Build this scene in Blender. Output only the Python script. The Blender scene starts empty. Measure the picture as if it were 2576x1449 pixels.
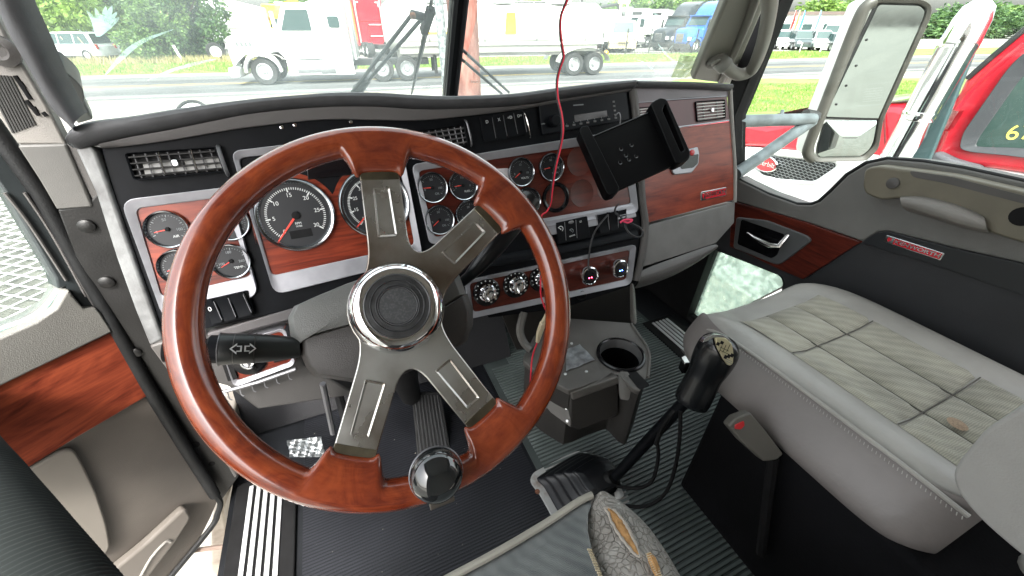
import bpy, bmesh, math, random
from mathutils import Vector as V, Matrix
from math import radians, sin, cos, pi, atan2, hypot

# ------------------------------------------------------------------ camera, world, sun, exposure
SC = bpy.context.scene
COL = SC.collection
F = 971.0                                   # focal length in px of a 2576 x 1449 picture
PITCH, YAW, EYE = radians(34.3), radians(23.4), 2.2
cp, sp, cy, sy = cos(PITCH), sin(PITCH), cos(YAW), sin(YAW)
RT = V((cy, -sy, 0)); FW = V((sy*cp, cy*cp, -sp)); UP = V((sy*sp, cy*sp, cp))
CAM = V((0, 0, EYE))
cam_d = bpy.data.cameras.new('camera'); cam = bpy.data.objects.new('camera', cam_d); COL.objects.link(cam)
cam_d.sensor_width = 36; cam_d.lens = F/2576*36; cam_d.clip_start = .02; cam_d.clip_end = 1500
cam.matrix_world = Matrix(((RT.x, UP.x, -FW.x, CAM.x), (RT.y, UP.y, -FW.y, CAM.y), (RT.z, UP.z, -FW.z, CAM.z), (0, 0, 0, 1)))
SC.camera = cam
SUN_EL, SUN_AZ = radians(52), radians(205)   # azimuth clockwise from +Y: the sun stands high, behind the left shoulder of the cab
w = bpy.data.worlds.new('World'); SC.world = w; w.use_nodes = True
nt = w.node_tree; nt.nodes.clear()
sky = nt.nodes.new('ShaderNodeTexSky'); sky.sky_type = 'NISHITA'; sky.sun_disc = False
sky.sun_elevation = SUN_EL; sky.sun_rotation = SUN_AZ; sky.air_density = 1.6; sky.dust_density = 5; sky.ozone_density = .6
hs = nt.nodes.new('ShaderNodeHueSaturation'); hs.inputs['Saturation'].default_value = .22
bg = nt.nodes.new('ShaderNodeBackground'); bg.inputs['Strength'].default_value = .15
wo = nt.nodes.new('ShaderNodeOutputWorld')
nt.links.new(sky.outputs[0], hs.inputs['Color']); nt.links.new(hs.outputs[0], bg.inputs[0]); nt.links.new(bg.outputs[0], wo.inputs[0])
sl = bpy.data.lights.new('sun', 'SUN'); sl.energy = 1.5; sl.angle = radians(12); sl.color = (1, .96, .9)
so = bpy.data.objects.new('sun', sl); COL.objects.link(so)
sd = V((sin(SUN_AZ)*cos(SUN_EL), cos(SUN_AZ)*cos(SUN_EL), sin(SUN_EL)))
so.rotation_euler = sd.to_track_quat('Z', 'Y').to_euler(); so.location = (0, 0, 60)
SC.view_settings.view_transform = 'Standard'; SC.view_settings.look = 'None'
SC.view_settings.exposure = 2.5; SC.view_settings.gamma = 1; SC.view_settings.use_curve_mapping = False
SC.render.engine = 'CYCLES'
cyc = SC.cycles
cyc.use_denoising = True; cyc.max_bounces = 10; cyc.diffuse_bounces = 5; cyc.glossy_bounces = 4
cyc.transparent_max_bounces = 12; cyc.transmission_bounces = 4; cyc.sample_clamp_indirect = 12
cyc.caustics_reflective = False; cyc.caustics_refractive = False

# ------------------------------------------------------------------ pixel -> place (pixels of the 2576 px wide picture)
def D(u, v): return RT*((u-1288)/F) + UP*((724.5-v)/F) + FW
def hit(u, v, p0, n):
    d = D(u, v); return CAM + d*((V(p0)-CAM).dot(n)/d.dot(n))
def gz(u, v, h=0.0): return hit(u, v, (0, 0, h), V((0, 0, 1)))
def rel(x, y, z): return V((x, y, z+EYE))     # metres from the eye point

class Frame:
    """A local frame: origin, x axis, y axis; z = out of the surface towards the viewer."""
    def __init__(s, o, ex, ey):
        s.o = V(o); s.x = V(ex).normalized(); s.y = (V(ey) - s.x*V(ey).dot(s.x)).normalized(); s.z = s.x.cross(s.y)
        s.m = Matrix(((s.x.x, s.y.x, s.z.x, s.o.x), (s.x.y, s.y.y, s.z.y, s.o.y), (s.x.z, s.y.z, s.z.z, s.o.z), (0, 0, 0, 1)))
    def p(s, u, v, c=0.0):                    # picture px -> local (a, b) on the plane c
        q = hit(u, v, s.o + s.z*c, s.z) - s.o
        return (q.dot(s.x), q.dot(s.y))
    def pp(s, pts, c=0.0): return [s.p(u, v, c) for u, v in pts]
    def w(s, a, b, c=0.0): return s.o + s.x*a + s.y*b + s.z*c
    def l(s, pt): q = V(pt)-s.o; return V((q.dot(s.x), q.dot(s.y), q.dot(s.z)))

# ------------------------------------------------------------------ materials
MC = {}
def mat(name, col=(.5, .5, .5), rough=.5, metal=0.0, var=0.0, vs=20.0, bump=0.0, bs=200.0, coat=0.0, stretch=(1, 1, 1),
        col2=None, ramp=(.35, .65), rvar=0.0, emit=None, spec=.5, detail=6.0, det2=0.0, tex='noise', aniso=0, bdist=.002):
    if name in MC: return MC[name]
    m = bpy.data.materials.new(name); MC[name] = m; m.use_nodes = True
    N, L = m.node_tree.nodes, m.node_tree.links
    b = N['Principled BSDF']
    b.inputs['Base Color'].default_value = (*col, 1); b.inputs['Roughness'].default_value = rough
    b.inputs['Metallic'].default_value = metal; b.inputs['Coat Weight'].default_value = coat
    b.inputs['Coat Roughness'].default_value = .06; b.inputs['Specular IOR Level'].default_value = spec
    if emit: b.inputs['Emission Color'].default_value = (*col, 1); b.inputs['Emission Strength'].default_value = emit
    if var or col2 or bump or rvar:
        tc = N.new('ShaderNodeTexCoord'); mp = N.new('ShaderNodeMapping'); mp.inputs['Scale'].default_value = stretch
        L.new(tc.outputs['Object'], mp.inputs[0])
    if var or col2 or rvar:
        n = N.new('ShaderNodeTexNoise'); n.inputs['Scale'].default_value = vs; n.inputs['Detail'].default_value = detail
        n.inputs['Distortion'].default_value = det2
        L.new(mp.outputs[0], n.inputs['Vector'])
        if tex == 'voronoi':
            vo = N.new('ShaderNodeTexVoronoi'); vo.feature = 'DISTANCE_TO_EDGE'; vo.inputs['Scale'].default_value = vs
            L.new(mp.outputs[0], vo.inputs['Vector'])
        src = vo.outputs['Distance'] if tex == 'voronoi' else n.outputs['Fac']
        if var or col2:
            r = N.new('ShaderNodeValToRGB'); e = r.color_ramp.elements
            e[0].position, e[1].position = ramp
            a = tuple(c*(1-var) for c in col); c2 = col2 or tuple(min(1, c*(1+var)) for c in col)
            e[0].color = (*a, 1); e[1].color = (*c2, 1)
            L.new(src, r.inputs[0]); L.new(r.outputs[0], b.inputs['Base Color'])
        if rvar:
            mr = N.new('ShaderNodeMapRange'); mr.inputs['To Min'].default_value = max(0, rough-rvar); mr.inputs['To Max'].default_value = min(1, rough+rvar)
            mr.inputs['From Min'].default_value = .3; mr.inputs['From Max'].default_value = .7
            L.new(n.outputs['Fac'], mr.inputs[0]); L.new(mr.outputs[0], b.inputs['Roughness'])
    if bump:
        n2 = N.new('ShaderNodeTexNoise'); n2.inputs['Scale'].default_value = bs; n2.inputs['Detail'].default_value = 3
        L.new(mp.outputs[0], n2.inputs['Vector'])
        bp = N.new('ShaderNodeBump'); bp.inputs['Strength'].default_value = bump; bp.inputs['Distance'].default_value = bdist
        L.new(n2.outputs['Fac'], bp.inputs['Height']); L.new(bp.outputs[0], b.inputs['Normal'])
    return m

def glass_mat(name, tint=(.9, .95, .93), refl=.05, rough=.02, dirt_haze=0.0, dirt_haze_col=(.8, .85, .82), dscale=6.0):
    m = bpy.data.materials.new(name); MC[name] = m; m.use_nodes = True
    N, L = m.node_tree.nodes, m.node_tree.links; N.clear()
    out = N.new('ShaderNodeOutputMaterial'); tr = N.new('ShaderNodeBsdfTransparent'); tr.inputs[0].default_value = (*tint, 1)
    gl = N.new('ShaderNodeBsdfGlossy'); gl.inputs['Roughness'].default_value = rough
    lw = N.new('ShaderNodeLayerWeight'); lw.inputs[0].default_value = .5
    pw_ = N.new('ShaderNodeMath'); pw_.operation = 'POWER'; pw_.inputs[1].default_value = 5; L.new(lw.outputs['Facing'], pw_.inputs[0])
    fr = N.new('ShaderNodeMath'); fr.operation = 'MULTIPLY_ADD'; fr.inputs[1].default_value = .6; fr.inputs[2].default_value = refl*.5; L.new(pw_.outputs[0], fr.inputs[0])
    mx = N.new('ShaderNodeMixShader'); L.new(fr.outputs[0], mx.inputs[0]); L.new(tr.outputs[0], mx.inputs[1]); L.new(gl.outputs[0], mx.inputs[2])
    last = mx
    if dirt_haze:
        df = N.new('ShaderNodeBsdfDiffuse'); df.inputs[0].default_value = (*dirt_haze_col, 1)
        tl = N.new('ShaderNodeBsdfTranslucent'); tl.inputs[0].default_value = (*dirt_haze_col, 1)
        ad = N.new('ShaderNodeMixShader'); L.new(df.outputs[0], ad.inputs[1]); L.new(tl.outputs[0], ad.inputs[2])
        tc = N.new('ShaderNodeTexCoord'); n = N.new('ShaderNodeTexNoise'); n.inputs['Scale'].default_value = dscale; n.inputs['Detail'].default_value = 8
        L.new(tc.outputs['Object'], n.inputs['Vector'])
        mr = N.new('ShaderNodeMapRange'); mr.inputs['From Min'].default_value = .35; mr.inputs['From Max'].default_value = .75
        mr.inputs['To Min'].default_value = dirt_haze*.4; mr.inputs['To Max'].default_value = dirt_haze*1.6
        L.new(n.outputs['Fac'], mr.inputs[0])
        m2 = N.new('ShaderNodeMixShader'); L.new(mr.outputs[0], m2.inputs[0]); L.new(mx.outputs[0], m2.inputs[1]); L.new(ad.outputs[0], m2.inputs[2]); last = m2
    L.new(last.outputs[0], out.inputs[0])
    return m

def wood_mat(name, dark, mid, light, axis=(1.5, 14, 14), scale=3.0, coat=.8, rough=.32, dist=1.2, uv=False):
    m = bpy.data.materials.new(name); MC[name] = m; m.use_nodes = True
    N, L = m.node_tree.nodes, m.node_tree.links; b = N['Principled BSDF']
    b.inputs['Roughness'].default_value = rough; b.inputs['Coat Weight'].default_value = coat; b.inputs['Coat Roughness'].default_value = .08; b.inputs['Specular IOR Level'].default_value = .3
    tc = N.new('ShaderNodeTexCoord'); mp = N.new('ShaderNodeMapping'); mp.inputs['Scale'].default_value = axis
    src_ = tc.outputs['UV' if uv else 'Object']
    L.new(src_, mp.inputs[0])
    n = N.new('ShaderNodeTexNoise'); n.inputs['Scale'].default_value = scale; n.inputs['Detail'].default_value = 9; n.inputs['Roughness'].default_value = .62
    n.inputs['Distortion'].default_value = dist; L.new(mp.outputs[0], n.inputs['Vector'])
    mp2 = N.new('ShaderNodeMapping'); mp2.inputs['Scale'].default_value = (axis[0]*1.5, axis[1]*7, axis[2]*7); L.new(src_, mp2.inputs[0])
    n2 = N.new('ShaderNodeTexNoise'); n2.inputs['Scale'].default_value = scale*1.5; n2.inputs['Detail'].default_value = 4; L.new(mp2.outputs[0], n2.inputs['Vector'])
    if uv:
        n4 = N.new('ShaderNodeTexNoise'); n4.inputs['Scale'].default_value = 30; n4.inputs['Detail'].default_value = 8; L.new(tc.outputs['Object'], n4.inputs['Vector'])
        m4 = N.new('ShaderNodeMapRange'); m4.inputs['From Min'].default_value = .4; m4.inputs['From Max'].default_value = .7; m4.inputs['To Min'].default_value = .04; m4.inputs['To Max'].default_value = .26
        L.new(n4.outputs['Fac'], m4.inputs[0]); L.new(m4.outputs[0], b.inputs['Coat Roughness'])
    ad = N.new('ShaderNodeMath'); ad.operation = 'MULTIPLY_ADD'; ad.inputs[1].default_value = .35; ad.inputs[2].default_value = -.17
    L.new(n2.outputs['Fac'], ad.inputs[0])
    a2 = N.new('ShaderNodeMath'); a2.operation = 'ADD'; L.new(n.outputs['Fac'], a2.inputs[0]); L.new(ad.outputs[0], a2.inputs[1])
    r = N.new('ShaderNodeValToRGB'); e = r.color_ramp.elements; e[0].position = .3; e[0].color = (*dark, 1); e[1].position = .68; e[1].color = (*light, 1)
    q = e.new(.47); q.color = (*mid, 1)
    L.new(a2.outputs[0], r.inputs[0]); L.new(r.outputs[0], b.inputs['Base Color'])
    return m

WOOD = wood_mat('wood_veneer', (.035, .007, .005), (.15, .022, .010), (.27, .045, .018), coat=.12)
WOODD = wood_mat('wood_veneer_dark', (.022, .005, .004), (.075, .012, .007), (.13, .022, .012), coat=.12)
RIMW = wood_mat('rim_wood', (.115, .018, .008), (.18, .031, .011), (.27, .053, .016), axis=(14, 2.2, 1), scale=2.2, rough=.25, coat=1, uv=True)
PADM = mat('dash_pad_vinyl', (.060, .061, .066), .55, var=.12, vs=40, bump=.35, bs=900)
UNDER = mat('dash_under_grey', (.10, .095, .095), .6, bump=.3, bs=900)
BLK = mat('black_fascia', (.003, .0036, .005), .55, spec=.12, var=.2, vs=30, bump=.15, bs=1200)
BLKG = mat('black_gloss', (.004, .004, .005), .2, spec=.3, coat=.15)
BLKM = mat('black_matte', (.0055, .0055, .006), .8, spec=.25, var=.3, vs=25)
RUB = mat('black_rubber', (.009, .0095, .010), .55, spec=.3, var=.25, vs=30, bump=.3, bs=500)
GREY = mat('taupe_plastic', (.22, .208, .192), .5, var=.12, vs=7, bump=.5, bs=900, rvar=.06)
GREYD = mat('dark_taupe_plastic', (.085, .08, .077), .5, var=.08, vs=12, bump=.3, bs=900)
GREYL = mat('light_taupe_plastic', (.095, .093, .088), .5, var=.05, vs=12, bump=.25, bs=900)
OLIVE = mat('olive_armrest_vinyl', (.15, .135, .10), .5, var=.08, vs=14, bump=.3, bs=900)
SILV = mat('silver_paint', (.31, .31, .335), .42, metal=.45, var=.05, vs=60, rvar=.05)
SILVD = mat('dull_silver', (.18, .18, .19), .42, metal=.6, var=.15, vs=30, rvar=.08)
CHR = mat('chrome', (.82, .83, .85), .07, metal=1.0, rvar=.03, vs=40)
CHRW = mat('worn_chrome', (.55, .54, .52), .2, metal=1.0, var=.25, vs=18, rvar=.1)
SPOKE = mat('grimy_spoke_metal', (.17, .12, .085), .27, metal=.88, col2=(.52, .53, .51), vs=7, ramp=(.34, .60), rvar=.12, detail=9)
STEEL = mat('galvanised_steel', (.16, .185, .195), .55, metal=.35, var=.35, vs=14, rvar=.1)
ALU = mat('aluminium', (.62, .63, .64), .4, metal=.25)
RED = mat('red_plastic', (.45, .02, .025), .35)
NEEDLE = mat('needle_red', (.75, .06, .04), .5)
WHITE = mat('print_white', (.62, .64, .64), .6)
DIM = mat('print_dim', (.22, .24, .25), .6)
DIAL = mat('dial_face', (.008, .009, .012), .5)
WINGL = glass_mat('window_glass', (.93, .97, .95))
WSGL = glass_mat('windshield_glass', (.93, .97, .95), dirt_haze=.10, dirt_haze_col=(.85, .95, .92))  # windshield dirt raised to put veiling glare over the view into the glass
DIALGL = glass_mat('dial_glass', (.97, .97, .97), rough=.03)

# ------------------------------------------------------------------ mesh helpers
def finish(me, angle=38, smooth=True):
    if smooth:
        me.shade_smooth()
        try: me.set_sharp_from_angle(angle=radians(angle))
        except Exception: pass
    return me
def mesh_of(bm, name, mats, angle=38, smooth=True):
    bmesh.ops.recalc_face_normals(bm, faces=bm.faces)
    me = bpy.data.meshes.new(name); bm.to_mesh(me); bm.free()
    for m in (mats if isinstance(mats, (list, tuple)) else [mats]): me.materials.append(m)
    return finish(me, angle, smooth)
def add(name, bm, m, parent=None, bevel=0.0, seg=2, mtx=None, angle=38, sub=0, smooth=True):
    me = bm if isinstance(bm, bpy.types.Mesh) else mesh_of(bm, name, m, angle, smooth)
    o = bpy.data.objects.new(name, me); COL.objects.link(o)
    if parent: o.parent = parent
    if mtx is not None: o.matrix_local = mtx
    if bevel:
        b = o.modifiers.new('bevel', 'BEVEL'); b.width = bevel; b.segments = seg; b.limit_method = 'ANGLE'; b.angle_limit = radians(35)
        b.harden_normals = False
    if sub:
        s = o.modifiers.new('sub', 'SUBSURF'); s.levels = sub; s.render_levels = sub
    return o
def tag(o, label=None, cat=None, group=None, kind=None):
    if label: o['label'] = label
    if cat: o['category'] = cat
    if group: o['group'] = group
    if kind: o['kind'] = kind
    return o
def empty(name, mtx, label=None, cat=None, group=None, kind=None):
    o = bpy.data.objects.new(name, None); COL.objects.link(o); o.empty_display_size = .1
    o.matrix_world = mtx if isinstance(mtx, Matrix) else Matrix.Translation(V(mtx))
    return tag(o, label, cat, group, kind)
def kids(o): return [c for c in bpy.data.objects if c.parent == o]
def copy_tree(o, mtx=None, parent=None, label=None, group=None):
    kk = kids(o)
    c = o.copy(); COL.objects.link(c); c.parent = parent
    if mtx is not None: c.matrix_local = mtx
    if label: c['label'] = label
    if group: c['group'] = group
    for k in kk: copy_tree(k, None, c)
    return c
def T(x, y, z=0, rz=0, sx=1, sy_=1, sz=1): return Matrix.Translation((x, y, z)) @ Matrix.Rotation(rz, 4, 'Z') @ Matrix.Diagonal((sx, sy_, sz, 1))

def rp(pts, r, seg=4):
    """round the corners of a polygon; r may be a list"""
    out = []; n = len(pts)
    for i in range(n):
        p = V(pts[i][:2]).to_2d(); a = V(pts[i-1][:2]).to_2d(); b = V(pts[(i+1) % n][:2]).to_2d()
        rr = r[i] if isinstance(r, (list, tuple)) else r
        if rr <= 0: out.append((p.x, p.y)); continue
        da, db = (a-p), (b-p); k = min(rr, da.length*.49, db.length*.49)
        s, e = p+da.normalized()*k, p+db.normalized()*k
        for j in range(seg+1):
            t = j/seg; q = s*(1-t)**2 + p*2*t*(1-t) + e*t*t; out.append((q.x, q.y))
    return out
def cr(pts, n=6, closed=False):
    """Catmull-Rom through points of any dimension"""
    P = [V(p) for p in pts]; N = len(P); out = []
    rng = range(N) if closed else range(N-1)
    for i in rng:
        if closed: a, b, c, d = P[i-1], P[i], P[(i+1) % N], P[(i+2) % N]
        else: a, b, c, d = P[max(i-1, 0)], P[i], P[i+1], P[min(i+2, N-1)]
        for j in range(n):
            t = j/n
            out.append(.5*((2*b)+(c-a)*t+(2*a-5*b+4*c-d)*t*t+(3*b-a-3*c+d)*t**3))
    if not closed: out.append(P[-1])
    return out
def prism(poly, c0, c1, bm=None, mi=0):
    """solid between planes c0 and c1 (c1 = towards viewer)"""
    bm = bm or bmesh.new()
    lo = [bm.verts.new((p[0], p[1], c0)) for p in poly]; hi = [bm.verts.new((p[0], p[1], c1)) for p in poly]
    n = len(poly); fs = [bm.faces.new(hi), bm.faces.new(lo[::-1])]
    for i in range(n): fs.append(bm.faces.new((lo[i], lo[(i+1) % n], hi[(i+1) % n], hi[i])))
    for f in fs: f.material_index = mi
    return bm
def ring(outer, inner, c0, c1, ci=None, bm=None):
    """frame between two loops of equal count; inner front edge may sit at ci (a slope inwards)"""
    bm = bm or bmesh.new(); n = len(outer); ci = c1 if ci is None else ci
    A = [bm.verts.new((*p[:2], c0)) for p in outer]; B = [bm.verts.new((*p[:2], c1)) for p in outer]
    C = [bm.verts.new((*p[:2], ci)) for p in inner]; E = [bm.verts.new((*p[:2], c0)) for p in inner]
    for i in range(n):
        j = (i+1) % n
        for X, Y in ((A, B), (B, C), (C, E), (E, A)): bm.faces.new((X[i], X[j], Y[j], Y[i]))
    return bm
def box(x0, x1, y0, y1, z0, z1, bm=None, mtx=None, mi=0):
    bm = bm or bmesh.new()
    vs = [bm.verts.new(c) for c in ((x0,y0,z0),(x1,y0,z0),(x1,y1,z0),(x0,y1,z0),(x0,y0,z1),(x1,y0,z1),(x1,y1,z1),(x0,y1,z1))]
    for f in ((3,2,1,0),(4,5,6,7),(0,1,5,4),(1,2,6,5),(2,3,7,6),(3,0,4,7)):
        bm.faces.new([vs[i] for i in f]).material_index = mi
    if mtx is not None: bmesh.ops.transform(bm, matrix=mtx, verts=vs)
    return bm
def lathe(prof, seg=32, bm=None, mtx=None, cap=True, axis='z', mi=0):
    """prof: (radius, height) pairs"""
    bm = bm or bmesh.new(); rows = []; allv = []
    for r, z in prof:
        if r < 1e-6: v = bm.verts.new((0, 0, z)); rows.append([v]); allv.append(v)
        else:
            row = [bm.verts.new((r*cos(2*pi*i/seg), r*sin(2*pi*i/seg), z)) for i in range(seg)]; rows.append(row); allv += row
    for a, b in zip(rows, rows[1:]):
        for i in range(seg):
            j = (i+1) % seg
            if len(a) == 1 and len(b) == 1: continue
            if len(a) == 1: f = bm.faces.new((a[0], b[i], b[j]))
            elif len(b) == 1: f = bm.faces.new((a[i], a[j], b[0]))
            else: f = bm.faces.new((a[i], a[j], b[j], b[i]))
            f.material_index = mi
    if cap:
        for row in (rows[0], rows[-1]):
            if len(row) > 1: bm.faces.new(row).material_index = mi
    if mtx is not None: bmesh.ops.transform(bm, matrix=mtx, verts=allv)
    return bm
def tube(path, r, seg=10, bm=None, closed=False, flat=1.0, up=None, mi=0):
    """swept tube; r may be a list"""
    bm = bm or bmesh.new(); P = [V(p) for p in path]; n = len(P); rows = []
    nrm = V(up) if up is not None else None
    for i, p in enumerate(P):
        a = P[i-1] if (i or closed) else p; b = P[(i+1) % n] if (i < n-1 or closed) else p
        t = (b-a).normalized()
        if nrm is None: nrm = t.orthogonal().normalized()
        if up is not None: nrm = V(up)
        nrm = (nrm - t*nrm.dot(t)).normalized(); bi = t.cross(nrm)
        rr = r[i] if isinstance(r, (list, tuple)) else r
        rows.append([bm.verts.new(p + nrm*rr*cos(2*pi*k/seg)*flat + bi*rr*sin(2*pi*k/seg)) for k in range(seg)])
    m = n if closed else n-1
    for i in range(m):
        A, B = rows[i], rows[(i+1) % n]
        for k in range(seg):
            bm.faces.new((A[k], A[(k+1) % seg], B[(k+1) % seg], B[k])).material_index = mi
    if not closed: bm.faces.new(rows[0][::-1]).material_index = mi; bm.faces.new(rows[-1]).material_index = mi
    return bm
def loft(rows, closed=False, cap=False, bm=None, mi=0):
    """grid surface through rows of points; closed = each row is a loop"""
    bm = bm or bmesh.new(); R_ = [[bm.verts.new(V(p)) for p in row] for row in rows]; n = len(rows[0])
    for A, B in zip(R_, R_[1:]):
        for k in range(n if closed else n-1):
            j = (k+1) % n; bm.faces.new((A[k], A[j], B[j], B[k])).material_index = mi
    if cap: bm.faces.new(R_[0][::-1]); bm.faces.new(R_[-1])
    return bm
def ball(c, r, seg=12, rings=8, bm=None):
    return lathe([(r*sin(pi*i/rings), -r*cos(pi*i/rings)) for i in range(rings+1)], seg, bm, Matrix.Translation(V(c)), cap=False)
FONTC = {}
def text_mesh(s, size=.01, depth=.0003, m=None, bold=0.0):
    key = (s, size, depth, m.name if m else '', bold)
    if key in FONTC: return FONTC[key]
    c = bpy.data.curves.new('lettering', 'FONT'); c.body = s; c.size = size; c.extrude = depth; c.align_x = 'CENTER'; c.align_y = 'CENTER'
    c.offset = bold*size
    o = bpy.data.objects.new('lettering', c); COL.objects.link(o)
    dg = bpy.context.evaluated_depsgraph_get(); me = bpy.data.meshes.new_from_object(o.evaluated_get(dg)); bpy.data.objects.remove(o)
    if m: me.materials.clear(); me.materials.append(m)
    FONTC[key] = me; return me
def text(s, size, mtx, m, parent, name='lettering', bold=0.0, depth=.0003):
    return add(name, text_mesh(s, size, depth, m, bold), m, parent, mtx=mtx)
def label_bm(parts): pass
# ================================================================== OUTSIDE: ground, road, verge
RD = V((1, -.137, 0)).normalized(); RN = V((-RD.y, RD.x, 0))         # road direction (to the right) and its far side
RB = V((-2.0, 22.8, 0))                                              # point in the carriageway
def rstrip(name, n0, n1, z, m, l0=-260, l1=260, kind='structure', par=None, thick=None):
    bm = bmesh.new(); pts = [RB+RD*l0+RN*n0, RB+RD*l1+RN*n0, RB+RD*l1+RN*n1, RB+RD*l0+RN*n1]
    if thick: prism([(p.x, p.y) for p in pts], z-thick, z, bm)
    else: bm.faces.new([bm.verts.new((p.x, p.y, z)) for p in pts])
    o = add(name, bm, m, par, smooth=False)
    if kind: o['kind'] = kind
    return o
GRAV = mat('gravel_lot', (.20, .19, .165), .95, col2=(.29, .28, .25), vs=.8, ramp=(.3, .7), bump=.4, bs=6)
ASPH = mat('asphalt', (.065, .068, .07), .9, col2=(.115, .118, .115), vs=.5, ramp=(.3, .7), bump=.3, bs=40, stretch=(.25, 1.6, 1))
GRASS = mat('grass', (.075, .14, .022), .95, col2=(.16, .24, .045), vs=.9, ramp=(.35, .65), bump=.6, bs=9)
VERG = mat('sandy_shoulder', (.21, .185, .14), .95, var=.2, vs=1.5, bump=.3, bs=10)
bm = bmesh.new(); bm.faces.new([bm.verts.new(p) for p in ((-600, -600, -.012), (600, -600, -.012), (600, 600, -.012), (-600, 600, -.012))])
gro = add('ground', bm, GRAV, smooth=False); gro['kind'] = 'structure'
gp_ = box(-16, -1.7, -8, 13, -.011, -.004); st_ = add('ground', gp_, mat('gravel_toned_down', (.055, .056, .05), .95, col2=(.13, .13, .115), vs=5, ramp=(.3, .7), bump=.8, bs=12, bdist=.05), smooth=False); st_['kind'] = 'structure'  # gravel sheet added, coloured darker to offset the strong light outside the driver door
road = rstrip('road', -4.2, 4.6, .0, ASPH)
rstrip('shoulder', 4.6, 5.8, -.004, VERG); rstrip('shoulder', -4.9, -4.2, -.004, VERG)
rstrip('grass_verge', 5.8, 13.5, .03, GRASS, l0=-60, l1=120, thick=.05); 
PAINT = mat('road_paint_white', (.55, .55, .52), .8, var=.15, vs=5); PAINTY = mat('road_paint_yellow', (.50, .36, .08), .8, var=.2, vs=5)
rstrip('road_line', -3.55, -3.40, .004, PAINT, par=None); rstrip('road_line', 4.05, 4.2, .004, PAINT); rstrip('road_line', -.10, .02, .004, PAINTY); rstrip('road_line', .16, .28, .004, PAINTY)
TAR = mat('tar_patch', (.06, .06, .062), .8, var=.2, vs=3); rstrip('tar_strip', 1.2, 2.1, .003, mat('tyre_track', (.055, .057, .058), .85, var=.15, vs=1.2))
rstrip('tar_strip', -2.9, -1.9, .003, mat('tyre_track', (.1, .1, .1), .85))
# near grass on the right, mown
bm = bmesh.new(); pts = [gz(1700, 200), gz(2700, 196), gz(2900, 260), gz(2250, 300), gz(1830, 320), gz(1500, 300)]
o = add('grass_verge', prism([(p.x, p.y) for p in pts], -.05, .02), GRASS, smooth=False); o['kind'] = 'structure'
# grass blades (nobody could count them)
random.seed(11)
def blades(name, place, n, h, m, wmul=1):
    bm = bmesh.new()
    for _ in range(n):
        p = place(); a = random.uniform(0, pi); hh = h*random.uniform(.5, 1.3); w_ = .02*wmul*random.uniform(.6, 1.4); d = V((cos(a), sin(a), 0))*w_; l = V((random.uniform(-.4, .4), random.uniform(-.4, .4), 1))*hh
        bm.faces.new([bm.verts.new(p-d), bm.verts.new(p+d), bm.verts.new(p+l)])
    o = add(name, bm, m, smooth=False); o['kind'] = 'stuff'; return o
GB1 = mat('grass_blade', (.10, .20, .03), .9, col2=(.22, .30, .07), vs=1.2, ramp=(.35, .65)); GB2 = mat('dry_weed', (.22, .22, .08), .9, col2=(.34, .28, .14), vs=1.5, ramp=(.35, .65))
blades('grass_blades', lambda: RB+RD*random.uniform(-14, 45)+RN*random.uniform(5.8, 13)+V((0, 0, .03)), 16000, .13, GB1, 1.6)
q0, q1, q2, q3 = gz(1840, 215), gz(2350, 205), gz(2350, 270), gz(1840, 285)
def near_g():
    s, t = random.random(), random.random(); return (q0*(1-s)+q1*s)*(1-t)+(q3*(1-s)+q2*s)*t+V((0, 0, .02))
blades('grass_blades', near_g, 9000, .07, GB1)
blades('tall_weeds', lambda: RB+RD*random.uniform(-24, -3.5)+RN*random.uniform(12.5, 15.5), 4500, .42, GB2, 1.6)

# ================================================================== trees
random.seed(5)
BARK = mat('bark', (.12, .09, .065), .9, var=.3, vs=8, bump=.6, bs=30)
def leaf_mat(name, c1, c2):
    m = bpy.data.materials.new(name); m.use_nodes = True; N, L = m.node_tree.nodes, m.node_tree.links; b = N['Principled BSDF']; b.inputs['Roughness'].default_value = .6
    g = N.new('ShaderNodeNewGeometry'); r = N.new('ShaderNodeValToRGB'); r.color_ramp.elements[0].color = (*c1, 1); r.color_ramp.elements[1].color = (*c2, 1)
    L.new(g.outputs['Random Per Island'], r.inputs[0]); L.new(r.outputs[0], b.inputs['Base Color'])
    t = N.new('ShaderNodeBsdfTranslucent'); L.new(r.outputs[0], t.inputs[0]); mx = N.new('ShaderNodeMixShader'); mx.inputs[0].default_value = .35
    L.new(b.outputs[0], mx.inputs[1]); L.new(t.outputs[0], mx.inputs[2]); L.new(mx.outputs[0], N['Material Output'].inputs[0]); return m
LF1 = leaf_mat('leaf_bright', (.07, .14, .025), (.25, .38, .07)); LF2 = leaf_mat('leaf_mid', (.05, .11, .03), (.18, .29, .07)); LF3 = leaf_mat('leaf_dark', (.03, .075, .03), (.11, .20, .06))
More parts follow.
